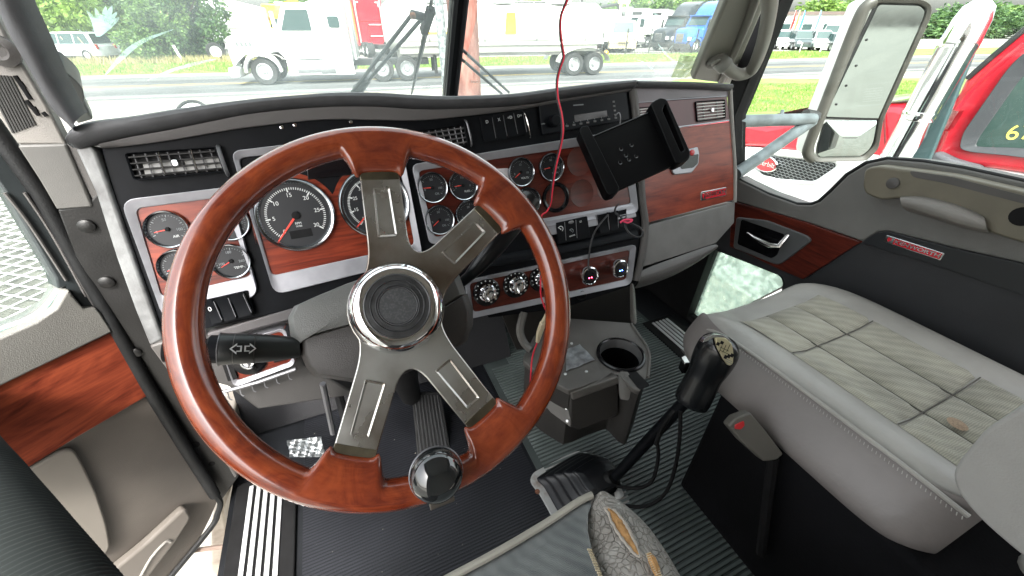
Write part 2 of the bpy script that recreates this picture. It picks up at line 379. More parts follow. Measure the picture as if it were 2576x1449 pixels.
def crown_mesh(name, W, H, base, n, size, m, lean=0.0, seed=0):
    rnd = random.Random(seed); bm = bmesh.new(); cl = []
    for _ in range(46):
        a = rnd.uniform(0, 2*pi); rr = rnd.random()**.6; z = rnd.uniform(-1, 1); k = math.sqrt(max(.05, 1-z*z*.8))
        cl.append((V((cos(a)*rr*k*W*.5, sin(a)*rr*k*W*.4, base+(z*.5+.5)*(H-base))), rnd.uniform(.16, .30)*W*.5))
    for _ in range(n):
        c, r = rnd.choice(cl); d = V((rnd.gauss(0, 1), rnd.gauss(0, 1), rnd.gauss(0, 1))).normalized(); p = c+d*r*rnd.uniform(.55, 1.12)
        if p.z < .1: continue
        t = (d+V((rnd.uniform(-.8, .8), rnd.uniform(-.8, .8), rnd.uniform(-.9, .5)))).normalized(); s = t.cross(V((rnd.uniform(-1, 1), rnd.uniform(-1, 1), .3))).normalized(); L_ = size*rnd.uniform(.6, 1.4)
        bm.faces.new([bm.verts.new(p-t*L_*.5), bm.verts.new(p+s*L_*.3), bm.verts.new(p+t*L_*.5), bm.verts.new(p-s*L_*.3)])
    me = bpy.data.meshes.new(name); bm.to_mesh(me); bm.free(); me.materials.append(m); return me
def tree(name, p, W, H, base, n, size, m, lab, group=None, seed=0, trunk=True, cat='tree', me=None):
    t = empty(name, Matrix.Translation(V((p.x, p.y, 0))), lab, cat, group)
    add('crown', me or crown_mesh('crown', W, H, base, n, size, m, seed=seed), m, t)
    if trunk:
        rnd = random.Random(seed+1); bm = tube([(0, 0, -.05), (.05, .03, H*.25), (-.05, 0, H*.5), (0, .05, H*.8)], [W*.035, W*.028, W*.02, W*.006], 8)
        for k in range(5):
            a = 2*pi*k/5+rnd.random(); tube([(0, 0, H*.22+.06*k*H), (cos(a)*W*.14, sin(a)*W*.14, H*.42+.05*k*H), (cos(a)*W*.28, sin(a)*W*.24, H*.6+.05*k*H)], [W*.018, W*.012, W*.004], 6, bm)
        add('trunk', bm, BARK, t)
    return t
def dirp(u, dist):
    d = D(u, 62); d.z = 0; d.normalize(); return V((d.x*dist, d.y*dist, 0))
tree('roadside_tree', dirp(80, 62), 20, 13, .8, 15000, .42, LF1, 'broad green tree behind the parked cars at the far left edge', seed=1)
tree('roadside_tree', dirp(245, 52), 13, 11, .5, 13000, .36, LF1, 'leafy tree standing right behind the white hatchback', seed=2)
tree('roadside_tree', dirp(365, 46), 11, 12.5, .3, 15000, .32, LF1, 'tall bright tree beside the white marker post', seed=3)
tree('roadside_bush', dirp(440, 41.5), 7, 6.2, .1, 11000, .24, LF3, 'dark dense bush next to the loose truck wheel', seed=4, cat='bush')
tree('roadside_bush', dirp(385, 40.5), 5, 3.6, .1, 6000, .2, LF2, 'lower rounded bush in the tall weeds left of the marker post', seed=9, cat='bush')
tree('roadside_bush', dirp(500, 47), 4.5, 4.6, .1, 5000, .26, LF3, 'ragged bush in front of the white sheet at the fence end', seed=10, cat='bush')
# far tree line: alike crowns share meshes
cm = [crown_mesh('crown', 14, 9, .6, 2600, .75, LF2, seed=20), crown_mesh('crown', 12, 10, .6, 2400, .75, LF1, seed=21), crown_mesh('crown', 16, 8.5, .5, 2800, .75, LF3, seed=22)]
far = [(740, 125, 1, 'behind the roof of the moving white truck'), (810, 130, 0, 'left of the red sleeper cab'), (870, 128, 2, 'touching the red sleeper cab'), (1235, 132, 0, 'just right of the rusty column'), (1310, 128, 2, 'over the middle of the tanker'),
       (1400, 126, 0, 'above the tanker, left of the antenna'), (1462, 122, 2, 'above the round rear end of the tanker'), (1520, 118, 0, 'behind the crane boom'), (1580, 122, 1, 'above the cream truck'), (1635, 118, 0, 'above the white day cab'), (1690, 120, 2, 'above the black sleeper truck'),
       (1745, 110, 1, 'behind the blue sleeper roof'), (1800, 100, 1, 'beside the right pillar'), (1870, 112, 0, 'hidden partly by the grab handle'), (1985, 105, 2, 'above the brown roofed building'), (2060, 98, 1, 'over the parked cars on the right'), (2120, 100, 0, 'left of the door mirror'),
       (2330, 120, 2, 'between mirror and air cleaner'), (2385, 130, 0, 'right beside the mirror frame'), (2430, 125, 2, 'just over the chrome air cleaner'), (2500, 135, 0, 'right of the chrome air cleaner'), (2590, 130, 2, 'at the far right edge'), (1260, 150, 2, 'far back over the tanker dome'), (1350, 150, 1, 'far back behind the tanker')]
for i, (u, d, k, where) in enumerate(far):
    t = tree('distant_tree', dirp(u, d), 12, 9, .6, 0, .7, [LF2, LF1, LF3][k], 'distant green tree '+where, 'trees along the far edge of the lots', seed=30+i, me=cm[k])
    s = 1+.18*sin(i*2.3); t.scale = (s, s, (.50 if u > 1900 else .70)+.10*sin(i*1.7)); t.rotation_euler.z = i*1.1

# ================================================================== vehicles
def paint(name, col, rough=.3): return mat(name, col, rough, coat=.6, var=.04, vs=3)
TYRE = mat('tyre', (.022, .022, .022), .8); GLS = mat('vehicle_glass', (.035, .06, .06), .12, spec=.35); HUB = mat('wheel_hub_alloy', (.5, .51, .52), .3, metal=.7); HLT = mat('headlight', (.65, .68, .68), .12, coat=1); TLT = mat('tail_light', (.45, .03, .02), .2)
VBL = mat('vehicle_black', (.02, .021, .022), .5)
WHP = paint('white_paint', (.78, .79, .79)); SIP = paint('silver_car_paint', (.50, .53, .55)); DKP = paint('dark_car_paint', (.05, .065, .07)); BLP = paint('blue_paint', (.015, .10, .42)); BKP = paint('black_truck_paint', (.02, .025, .03)); RDP = paint('red_truck_paint', (.55, .015, .03)); YLP = paint('yellow_paint', (.72, .48, .02)); CRP = paint('cream_paint', (.62, .53, .36))
WMESH = {}
def wheel(parent, x, y, r, w_, side, rimc=HUB, name='wheel'):
    """axis along local y; side +1/-1: which way the rim faces"""
    key = (r, w_, rimc.name)
    if key not in WMESH:
        Rx = Matrix.Rotation(-pi/2, 4, 'X')
        t = lathe([(r*.62, -w_/2), (r*.93, -w_/2), (r, -w_*.36), (r, w_*.36), (r*.93, w_/2), (r*.62, w_/2)], 28, cap=False, mtx=Rx)
        h = lathe([(r*.64, -w_*.3), (r*.64, w_*.42), (r*.56, w_*.46), (r*.5, w_*.28), (r*.28, w_*.22), (r*.22, w_*.42), (r*.16, w_*.5), (0, w_*.5)], 24, cap=False, mtx=Rx)
        for k in range(8):
            a = 2*pi*k/8; lathe([(r*.06, w_*.24), (r*.06, w_*.30), (0, w_*.30)], 6, h, Rx @ Matrix.Translation((cos(a)*r*.39, sin(a)*r*.39, 0)))
        WMESH[key] = (mesh_of(t, 'tyre', TYRE), mesh_of(h, 'rim', rimc))
    e = bpy.data.objects.new(name, WMESH[key][0]); COL.objects.link(e); e.parent = parent
    e.matrix_local = Matrix.Translation((x, y, r)) @ Matrix.Diagonal((1, side, 1, 1))
    add('rim', WMESH[key][1], rimc, e); return e
def car(name, p, yaw, col, lab, L_=4.6, W=1.85, H=1.68, kind='suv', group='parked cars across the road', cat='car'):
    """x = forward"""
    e = empty(name, Matrix.Translation(V((p.x, p.y, 0))) @ Matrix.Rotation(yaw, 4, 'Z'), lab, cat, group)
    h = L_/2; bl = H*.56
    if kind == 'suv': top = [(-h+.12, bl), (-h+.30, H*.93), (-h+.75, H), (h*.18, H), (h*.42, H*.93), (h*.60, bl+.03)]
    elif kind == 'hatch': top = [(-h+.08, bl+.02), (-h+.55, H*.92), (-h+1.1, H), (h*.1, H), (h*.30, H*.94), (h*.56, bl+.02)]
    else: top = [(-h+.75, bl), (-h+1.35, H*.93), (-h+1.8, H), (h*.05, H), (h*.22, H*.95), (h*.50, bl+.02)]
    low = [(-h, .30), (-h-.02, .55), (-h+.04, bl-.08), top[0], top[-1], (h-.55, bl-.05), (h-.12, bl-.20), (h, .62), (h-.02, .30)]
    def sec(y, ins, prof): return [(x, y, z) for x, z in prof]
    rows = [[(x*.985, s*(W/2-d), z) for x, z in low] for s, d in ((-1, .10), (-1, .02))] + [[(x, s, z) for x, z in low] for s in (-W/2*.96, W/2*.96)] + [[(x*.985, (W/2-d), z) for x, z in low] for d in (.02, .10)]
    rows = [[(x*.97, -W/2+.0, z if z > .35 else .34) for x, z in low], [(x, -W/2+.10, z) for x, z in low], [(x*1.01, 0, z) for x, z in low], [(x, W/2-.10, z) for x, z in low], [(x*.97, W/2, z if z > .35 else .34) for x, z in low]]
    add('body', loft(rows, closed=True, cap=True), col, e, bevel=.03)
    ti = W/2-.28; bi = W/2-.06
    cab = [(x, z) for x, z in top]
    def cy_(z): return bi+(ti-bi)*max(0, (z-bl)/(H-bl))
    rows = [[(x, -cy_(z), z) for x, z in cab], [(x, cy_(z), z) for x, z in cab]]
    add('cabin', loft(rows, cap=True, bm=None), col, e, bevel=.03)
    # windows just proud of the cabin sides
    x0, x1 = cab[0][0], cab[-1][0]; zt = H*.955; zb = bl+.06
    def xa(z, side):
        pts = cab[:3] if side < 0 else cab[-3:][::-1]
        for (xa_, za), (xb_, zb_) in zip(pts, pts[1:]):
            if za <= z <= zb_+1e-6: return xa_+(xb_-xa_)*(z-za)/max(1e-6, zb_-za)
        return pts[-1][0]
    mids = [xa(zb, -1)+.14, x0+(x1-x0)*.36, x0+(x1-x0)*.66, xa(zb, 1)-.16]
    for s in (-1, 1):
        for i in range(3):
            a, b = mids[i]+.04, mids[i+1]-.04; at_, bt = max(a, xa(zt, -1)+.12), min(b, xa(zt, 1)-.10)
            if bt < at_+.1: bt = at_+.1
            q = [(a, s*(cy_(zb)+.006), zb), (b, s*(cy_(zb)+.006), zb), (bt, s*(cy_(zt)+.006), zt), (at_, s*(cy_(zt)+.006), zt)]
            add('window', loft([[q[0], q[1]], [q[3], q[2]]]), GLS, e)
    for side, nm in ((1, 'windshield'), (-1, 'rear_window')):
        za, zc = bl+.08, H*.93; o = .012*side
        q = [(xa(za, side)+o, -cy_(za)+.06, za), (xa(za, side)+o, cy_(za)-.06, za), (xa(zc, side)+o, cy_(zc)-.03, zc+.01), (xa(zc, side)+o, -cy_(zc)+.03, zc+.01)]
        add(nm, loft([[q[0], q[1]], [q[3], q[2]]]), GLS, e)
    for s in (-1, 1):
        add('headlight', box(h-.16, h-.02, s*W*.36-.16, s*W*.36+.16, .66, .82), HLT, e, bevel=.03)
        add('tail_light', box(-h-.01, -h+.12, s*W*.42-.10, s*W*.42+.08, .72, 1.02), TLT, e, bevel=.02)
        wheel(e, h*.62, s*(W/2-.10), .36, .24, s); wheel(e, -h*.62, s*(W/2-.10), .36, .24, s)
    add('grille', box(h-.05, h+.012, -W*.22, W*.22, .50, .72), VBL, e, bevel=.01)
    return e
def face_yaw(dx, dy): return atan2(dy, dx)
RDY = atan2(RD.y, RD.x)
c1 = gz(205, 152); car('silver_suv', V((c1.x-.1, c1.y+.3, 0)), pi+RDY-.25, SIP, 'silver suv parked nose left in the weeds, nearest of the left group', 4.7, 1.9, 1.78)
car('parked_suv', dirp(203, 57), pi+RDY-.1, SIP, 'suv with dark windows parked behind the silver suv', 4.8, 1.95, 1.85)
car('parked_car', dirp(262, 53), pi+RDY+.2, WHP, 'white hatchback with red tail light half hidden by the tree', 4.4, 1.8, 1.6, 'hatch')
car('parked_car', dirp(150, 62), pi+RDY, WHP, 'white sedan behind, its long bonnet showing left of the suv roof', 4.7, 1.8, 1.45, 'sedan')
car('parked_car', dirp(292, 49.5), pi+RDY+.5, SIP, 'pale hatchback tail end poking out of the bushes', 4.2, 1.75, 1.5, 'hatch')
car('parked_car', dirp(110, 66), pi+RDY, DKP, 'dark car at the far left beyond the low white rail', 4.6, 1.8, 1.45, 'sedan')
# loose truck wheel, marker post, low rail
lw = empty('loose_truck_wheel', Matrix.Translation(gz(551, 153)) @ Matrix.Rotation(RDY+.35, 4, 'Z'), 'big truck wheel leaning at the fence end beside the bush', 'wheel')
wheel(lw, 0, 0, .58, .34, -1, mat('white_rim', (.65, .66, .64), .5), 'tyre')
mp = gz(462, 158); m_ = empty('marker_post', Matrix.Translation(mp), 'short white marker post leaning at the edge of the grass', 'post'); add('post_body', tube([(0, 0, -.05), (-.18, 0, 1.05)], .09, 8), mat('white_post', (.62, .63, .56), .7), m_)
rl = empty('low_rail', Matrix.Translation(dirp(100, 58)) @ Matrix.Rotation(RDY, 4, 'Z'), 'low white pipe rail in front of the dark car at far left', 'rail')
add('rail_bar', tube([(-6, 0, .75), (3.2, 0, .75)], .10, 8), WHP, rl)
for x in (-5, -1.5, 2): add('rail_post', tube([(x, 0, 0), (x, 0, .75)], .06, 6), WHP, rl)
for k, (u, v) in enumerate(((205, 150), (248, 152))):
    t_ = empty('wooden_stake', Matrix.Translation(gz(u, v+3)), ['pale stake in front of the front door of the silver suv', 'pale stake in front of the rear wheel of the silver suv'][k], 'stake'); add('stake_body', tube([(0, 0, 0), (-.45, 0, 1.5)], .035, 5), mat('stake_wood', (.42, .36, .24), .8), t_)

def semi(name, p, yaw, col, lab, sleeper=2.0, roof=3.9, day=False, axles=2, hoodL=2.0, fairing=True, group=None, rimc=HUB, bump=None, extra=None, hcol=None, axd=1.1, axs=1.35):
    """conventional tractor, x forward, origin at the front axle on the ground"""
    e = empty(name, Matrix.Translation(V((p.x, p.y, 0))) @ Matrix.Rotation(yaw, 4, 'Z'), lab, 'truck', group)
    hcol = hcol or col; cabx0 = -hoodL*.42; cabx1 = cabx0-1.55; sx = cabx1-sleeper
    # hood: loft from the grille back
    def hs(x, w_, zt, zb): return [(x, -w_, zb), (x, -w_, zt-.28), (x, -w_*.86, zt-.06), (x, -w_*.5, zt), (x, w_*.5, zt), (x, w_*.86, zt-.06), (x, w_, zt-.28), (x, w_, zb)]
    add('hood', loft([hs(hoodL*.52, .62, 1.62, .75), hs(hoodL*.49, .78, 1.78, .72), hs(hoodL*.25, .92, 1.95, 1.15), hs(cabx0+.25, 1.0, 2.08, 1.25), hs(cabx0, 1.02, 2.12, .95)], closed=True, cap=True), hcol, e, angle=50)
    for s in (-1, 1):
        # fender arcs
        rows = []
        for k in range(13):
            a = pi*k/12; rows.append([(cos(a)*.66, s*.70, .56+sin(a)*.76), (cos(a)*.74, s*.95, .54+sin(a)*.76), (cos(a)*.74, s*1.17, .52+sin(a)*.72), (cos(a)*.66, s*1.20, .50+sin(a)*.62), (cos(a)*.62, s*1.12, .50+sin(a)*.58)])
        add('fender', loft(rows), hcol, e)
        add('headlight', box(hoodL*.36, hoodL*.47, s*.92-.14, s*.92+.14, .95, 1.25), HLT, e, bevel=.04)
        wheel(e, 0, s*.95, .52, .30, s, rimc)
        add('fuel_tank', tube([(cabx0-.35, s*.98, .62), (cabx0-1.9, s*.98, .62)], .32, 16), mat('tank_alloy', (.55, .56, .57), .25, metal=.8), e)
        add('mirror', box(cabx0-.02, cabx0+.10, s*1.36-.10, s*1.36+.10, 1.95, 2.65), WHP if col is WHP else VBL, e, bevel=.03)
    add('grille', loft([[(hoodL*.525, -.40, .85), (hoodL*.525, .40, .85)], [(hoodL*.53, -.44, 1.5), (hoodL*.53, .44, 1.5)]]), mat('grille_chrome', (.5, .5, .5), .25, metal=.8), e)
    for k in range(5): add('grille_bar', box(hoodL*.53, hoodL*.545, -.40, .40, .93+k*.12, .96+k*.12), VBL, e)
    add('bumper', box(hoodL*.40, hoodL*.56, -1.18, 1.18, .32, .70), bump or VBL, e, bevel=.06)
    # cab
    rt_ = 2.95
    prof = [(cabx0+.05, .95), (cabx0+.05, 2.10), (cabx0-.38, rt_-.06), (cabx0-.6, rt_), (cabx1, rt_), (cabx1, .75), (cabx0-.3, .75)]
    add('cab', loft([[(x, s*w_, z) for x, z in prof] for s, w_ in ((-1, 1.14), (-1, 1.18), (1, 1.18), (1, 1.14))], closed=True, cap=True), col, e, bevel=.05)
    add('windshield', loft([[(cabx0+.06, -1.0, 2.14), (cabx0+.06, 1.0, 2.14)], [(cabx0-.34, -.96, 2.84), (cabx0-.34, .96, 2.84)]]), GLS, e)
    add('sun_visor', box(cabx0-.45, cabx0-.12, -1.1, 1.1, 2.86, 2.96), col, e, bevel=.02)
    for s in (-1, 1):
        add('side_window', loft([[(cabx0-.12, s*1.187, 2.0), (cabx1+.25, s*1.187, 2.0)], [(cabx0-.48, s*1.187, 2.72), (cabx1+.25, s*1.187, 2.72)]]), GLS, e)
        add('door_panel', prism(rp([(cabx0-.02, .95), (cabx0-.02, 1.92), (cabx1+.15, 1.92), (cabx1+.15, .95)], .06), -.008, .008), col, e, bevel=.004, mtx=Matrix(((1, 0, 0, 0), (0, 0, -s, s*1.186), (0, 1, 0, 0), (0, 0, 0, 1))))
        add('step', box(cabx0-1.3, cabx0-.25, s*1.12-.12, s*1.12+.12, .38, .44), HUB, e)
    if sleeper:
        prof = [(cabx1+.02, .75), (cabx1+.02, roof-.75), (cabx1-.5, roof), (sx, roof), (sx, .75)] if not fairing else [(cabx1+.0, .75), (cabx1+.0, 2.9), (cabx1-.2, roof-.25), (cabx1-.9, roof), (sx, roof), (sx, .75)]
        add('sleeper', loft([[(x, s*w_, z) for x, z in prof] for s, w_ in ((-1, 1.14), (-1, 1.20), (1, 1.20), (1, 1.14))], closed=True, cap=True), col, e, bevel=.06)
        if fairing:
            add('roof_fairing', loft([[(cabx0-.55, -.95, 2.9), (cabx0-.55, .95, 2.9), (cabx0-.60, .9, 2.96), (cabx0-.60, -.9, 2.96)], [(cabx0-1.1, -1.08, 2.9), (cabx0-1.1, 1.08, 2.9), (cabx0-1.1, .85, roof-.45), (cabx0-1.1, -.85, roof-.45)],
                  [(cabx1-.95, -1.15, 2.9), (cabx1-.95, 1.15, 2.9), (cabx1-.95, 1.0, roof+.02), (cabx1-.95, -1.0, roof+.02)], [(sx+.1, -1.15, 2.9), (sx+.1, 1.15, 2.9), (sx+.1, 1.0, roof+.02), (sx+.1, -1.0, roof+.02)]], closed=True, cap=True), col, e, angle=50)
        for s in (-1, 1): add('sleeper_window', prism(rp([(cabx1-.9, 2.1), (cabx1-.45, 2.1), (cabx1-.45, 2.5), (cabx1-.9, 2.5)], .08), -.004, .004), GLS, e, mtx=Matrix(((1, 0, 0, 0), (0, 0, -s, s*1.206), (0, 1, 0, 0), (0, 0, 0, 1))))
    fx = sx-3.4
    add('chassis', box(fx, hoodL*.4, -.45, .45, .62, .88), VBL, e)
    for k in range(axles):
        for s in (-1, 1): wheel(e, sx-axd-k*axs, s*.92, .52, .56, s, rimc)
    for s in (-1, 1): add('exhaust_stack', tube([(cabx1-.12 if day else sx-.15, s*1.0, .9), (cabx1-.12 if day else sx-.15, s*1.0, roof-.1 if sleeper else 3.4)], .075, 10), HUB, e)
    return e, sx
# moving white tractor with tanker: front axle and tandems placed from their ground contact
FAX = RB+RD*.0+RN*.0; fx_ = gz(690, 207); yaw_l = pi+RDY
s_, sx_ = semi('moving_truck', fx_, yaw_l, WHP, 'white tractor unit driving left on the road, pulling the tanker', sleeper=1.15, roof=3.35, fairing=True, hoodL=2.4, group=None, bump=WHP, axd=1.2, axs=1.12)
for s in (-1, 1):
    add('side_skirt', box(-3.7, -1.0, s*1.16-.03, s*1.16+.03, .34, .92), WHP, s_, bevel=.02); add('skirt_seam', box(-3.7, -.9, s*1.195-.004, s*1.195+.004, .93, .97), VBL, s_)
    for k in range(4): add('hood_vent', box(.2+k*.16, .30+k*.16, s*1.0-.004, s*1.0+.012, 1.45, 1.62), mat('vent_grey', (.12, .13, .13), .5), s_)
tk = empty('tanker_trailer', Matrix.Translation(fx_) @ Matrix.Rotation(yaw_l, 4, 'Z'), 'long white tanker trailer with yellow placard behind the moving truck', 'trailer')
TKM = mat('tank_white', (.70, .70, .66), .35, var=.06, vs=1, stretch=(1, .2, .2)); x0, x1 = -5.2, -16.1
rows = []
for x, s in ((x0, .02), (x0-.02, .55), (x0-.12, .85), (x0-.35, 1.0), (x1+.35, 1.0), (x1+.12, .85), (x1+.02, .55), (x1, .02)):
    rows.append([(x, cos(2*pi*k/36)*1.16*s, 2.12+sin(2*pi*k/36)*.98*s) for k in range(36)])
add('tank_shell', loft(rows, closed=True, cap=True), TKM, tk, angle=50)
for k in range(4): add('tank_band', tube([(x0-2-k*2.6, cos(2*pi*j/32)*1.175, 2.12+sin(2*pi*j/32)*.995) for j in range(32)], .03, 6, closed=True), HUB, tk)
for x in (x0-2.5, -10.8, x0-8.5): add('manhole_dome', lathe([(.75, 0), (.75, .22), (.60, .34), (0, .34)], 20), HUB, tk, mtx=Matrix.Translation((x, 0, 3.02)))
add('catwalk', box(x1+2, x0-2, -.35, .35, 3.10, 3.14), HUB, tk)
add('side_rail', box(x1+.2, x0-.6, -1.22, -1.14, 1.40, 1.52), TKM, tk); add('side_rail', box(x1+.2, x0-.6, 1.14, 1.22, 1.40, 1.52), TKM, tk)
for s in (-1, 1): add('belly_panel', box(x1+.5, x0-.6, s*1.10-.03, s*1.10+.03, 1.10, 1.42), mat('belly_grey', (.28, .28, .25), .5), tk)
add('frame_rail', box(x1+.3, x0-.5, -.5, .5, .92, 1.22), mat('frame_grey', (.20, .20, .19), .6), tk)
for s in (-1, 1):
    add('hazard_placard', prism([(-.30, -.42), (.26, -.42), (.20, .42), (-.26, .42)], -.01, .01), YLP, tk, mtx=Matrix(((1, 0, 0, -11.0), (0, 0, -s, s*1.20), (0, 1, 0, 2.25), (0, 0, 0, 1))))
    add('yellow_strip', box(-8.6, -7.0, s*1.17-.02, s*1.17+.02, 1.86, 1.92), YLP, tk)
    add('mud_fender', loft([[(-14.98+1.40*cos(pi*k/14), s*.62, .62+.62*sin(pi*k/14)), (-14.98+1.40*cos(pi*k/14), s*1.24, .62+.62*sin(pi*k/14))] for k in range(15)]), TKM, tk)
    for k in range(2): wheel(tk, -15.55+1.14*k, s*.92, .52, .56, s, HUB)
    add('landing_leg', tube([(x0-2.2, s*.7, .25), (x0-2.2, s*.7, 1.0)], .08, 8), VBL, tk)
# trucks of the lot beyond the road
GRP = 'trucks parked in the lot across the road'
def lot(u, v): return gz(u, v)
p_ = lot(1722, 131); semi('parked_truck', p_, radians(-172), BLP, 'blue sleeper truck, rightmost of the lot beside the right pillar', sleeper=2.0, roof=4.05, group=GRP, rimc=mat('white_rim', (.65, .66, .64), .5), hoodL=2.2)
p_ = lot(1668, 127); semi('parked_truck', p_, radians(-170), BKP, 'black sleeper truck with tall dark fairing next to the blue one', sleeper=2.0, roof=4.1, group=GRP, hoodL=2.2)
p_ = lot(1590, 124); semi('parked_truck', V((p_.x, p_.y+2, 0)), radians(-160), WHP, 'white day cab truck between cream crane truck and black truck', sleeper=0, day=True, group=GRP, hoodL=2.0)
def box_trailer(p, yaw, lab, L_=11, H0=1.1, H1=3.9, m=WHP, reefer=True):
    e = empty('box_trailer', Matrix.Translation(V((p.x, p.y, 0))) @ Matrix.Rotation(yaw, 4, 'Z'), lab, 'trailer', 'white box trailers in the lot')
    add('cargo_box', box(-L_, 0, -1.28, 1.28, H0, H1), m, e, bevel=.05)
    add('top_rail', box(-L_, .01, -1.30, 1.30, H1-.10, H1+.02), HUB, e)
    if reefer: add('reefer_unit', box(.0, .45, -.95, .95, 2.1, H1-.15), m, e, bevel=.08); add('reefer_grille', box(.45, .47, -.6, .6, 3.2, 3.55), VBL, e)
    for s in (-1, 1):
        for k in range(2): wheel(e, -L_+1.2+1.3*k, s*.92, .52, .5, s)
    return e
box_trailer(dirp(1600, 62), radians(-135), 'white box trailer with cooling unit behind the white day cab'); box_trailer(dirp(1650, 66), radians(-140), 'white box trailer between day cab and black truck')
box_trailer(dirp(1530, 66), radians(-115), 'white box trailer farthest left, behind the crane boom', reefer=False)
# service truck with tank body and cream truck with lifted boom
tv = empty('service_truck', Matrix.Translation(lot(1520, 129)) @ Matrix.Rotation(RDY+pi, 4, 'Z'), 'white service truck with tank body and dark hose boom at the fence', 'truck', GRP)
add('tank_body', tube([(-2.2, 0, 1.9), (-2.0, 0, 1.9), (3.0, 0, 1.9), (3.2, 0, 1.9)], [.6, .95, .95, .6], 20), WHP, tv)
add('side_locker', box(-2.1, 3.1, -1.2, 1.2, .85, 1.35), WHP, tv, bevel=.03)
for k in range(5): add('locker_door', box(-2.0+k, -1.15+k, -1.23, -1.2, .9, 1.3), mat('locker_grey', (.5, .51, .5), .5), tv)
add('hose_boom', tube([(-1.5, 0, 2.9), (-.8, 0, 3.8), (2.6, 0, 3.35), (3.0, 0, 2.6)], .13, 8), VBL, tv)
add('blower_stack', box(-2.3, -1.6, -.5, .5, 2.6, 3.6), HUB, tv, bevel=.05)
add('chassis', box(-3.4, 4.6, -.45, .45, .6, .85), VBL, tv)
for x in (-2.4, -1.1, 3.8):
    for s in (-1, 1): wheel(tv, x, s*.95, .52, .4, s, mat('white_rim', (.65, .66, .64), .5))
cv = empty('crane_truck', Matrix.Translation(lot(1556, 131)) @ Matrix.Rotation(radians(-115), 4, 'Z'), 'cream coloured crane truck with raised mast, left of the white day cab', 'truck', GRP)
add('cab', loft([[(1.0, s*1.1, .7), (1.1, s*1.1, 1.5), (.7, s*1.1, 2.5), (-.8, s*1.1, 2.55), (-.8, s*1.1, .7)] for s in (-1, 1)], closed=True, cap=True), CRP, cv, bevel=.06)
add('windshield', loft([[(1.08, -.95, 1.6), (1.08, .95, 1.6)], [(.74, -.9, 2.4), (.74, .9, 2.4)]]), GLS, cv)
add('front_bumper', box(1.0, 1.5, -1.25, 1.25, .35, .95), CRP, cv, bevel=.05); add('winch_drum', tube([(1.6, -.5, 1.05), (1.6, .5, 1.05)], .28, 14), CRP, cv)
for y_ in (-.3, .3): add('mast', tube([(.9, y_, 1.0), (-.4, y_, 4.1)], .12, 6), CRP, cv)
add('mast_head', box(-.9, -.1, -.5, .5, 3.8, 4.15), CRP, cv, bevel=.04)
for k in range(6): add('mast_rung', tube([(.78-.22*k, -.3, 1.3+.5*k), (.78-.22*k, .3, 1.3+.5*k)], .05, 5), CRP, cv)
add('deck', box(-5, -.8, -1.2, 1.2, .8, 1.1), VBL, cv); add('engine_box', box(-2.6, -1.0, -.9, .9, 1.1, 2.3), WHP, cv, bevel=.06)
for s in (-1, 1):
    for x in (.2, -3.2, -4.4): wheel(cv, x, s*.95, .5, .3, s)
# white bodied vehicles and yellow cabs seen left of the moving truck
ut = empty('covered_trailer', Matrix.Translation(dirp(560, 56)) @ Matrix.Rotation(RDY+.1, 4, 'Z'), 'white covered trailer standing behind the ragged bush', 'trailer', GRP)
add('cover', loft([[(x, -1.3, .8), (x, -1.3, 3.6+h_), (x, -.6, 4.2+h_), (x, .6, 4.2+h_), (x, 1.3, 3.6+h_), (x, 1.3, .8)] for x, h_ in ((-3.5, -.5), (-3.4, 0), (1.2, .1), (4.3, -.6), (4.4, -1.2))], closed=True, cap=True), WHP, ut, angle=30)
for x in (-2.5, -1.1):
    for s in (-1, 1): wheel(ut, x, s*1.0, .5, .3, s)
semi('parked_truck', V((*dirp(655, 56).to_2d(), 0)), pi+RDY+.15, YLP, 'yellow truck with pointed yellow fairing left of the moving tractor', sleeper=1.8, roof=4.3, group=GRP)
tb_ = empty('yellow_truck_cab', Matrix.Translation(dirp(715, 60)) @ Matrix.Rotation(pi+RDY, 4, 'Z'), 'orange yellow cab-over box rising behind the moving tractor roof', 'truck', GRP)
add('cab', box(-1.6, 1.6, -1.2, 1.2, .8, 4.1), paint('orange_paint', (.75, .33, .02)), tb_, bevel=.12); add('windshield', box(1.58, 1.63, -1.0, 1.0, 2.4, 3.3), GLS, tb_)
for k in range(3): add('vent_strip', box(-.9, .9, -1.225, -1.20, 3.3+k*.2, 3.36+k*.2), VBL, tb_)
for x in (-1, 1):
    for s in (-1, 1): wheel(tb_, x, s*1.0, .5, .3, s)
rc = dirp(903, 42); e_, _ = semi('parked_truck', V((rc.x+.2, rc.y+3.2, 0)), radians(97), RDP, 'red sleeper truck seen from behind above the moving tractor', sleeper=2.2, roof=3.95, group=GRP, fairing=False)
# details on its rear wall: white corner marks and grab bars
sx = -2.0*.42-1.55-2.2
for s in (-1, 1):
    add('corner_mark', prism([(0, 0), (.28, 0), (.28, .07), (.10, .07), (.06, .35), (0, .35)], -.006, .012), WHP, e_, mtx=Matrix.Translation((sx-.012, s*.95-(.0 if s > 0 else -.0), 3.75)) @ Matrix(((0, 0, -1, 0), (-s, 0, 0, 0), (0, -1, 0, 0), (0, 0, 0, 1))))
add('grab_bar', tube([(sx-.04, -.9, 2.2), (sx-.04, .1, 2.2)], .03, 6), WHP, e_); add('grab_bar', tube([(sx-.04, -.9, 1.4), (sx-.04, .1, 1.4)], .03, 6), WHP, e_); add('panel_seam', tube([(sx-.02, .15, .8), (sx-.02, .15, 2.3)], .035, 6), VBL, e_); add('panel_seam', tube([(sx-.02, -1.1, 2.45), (sx-.02, 1.1, 2.45)], .02, 6), VBL, e_)
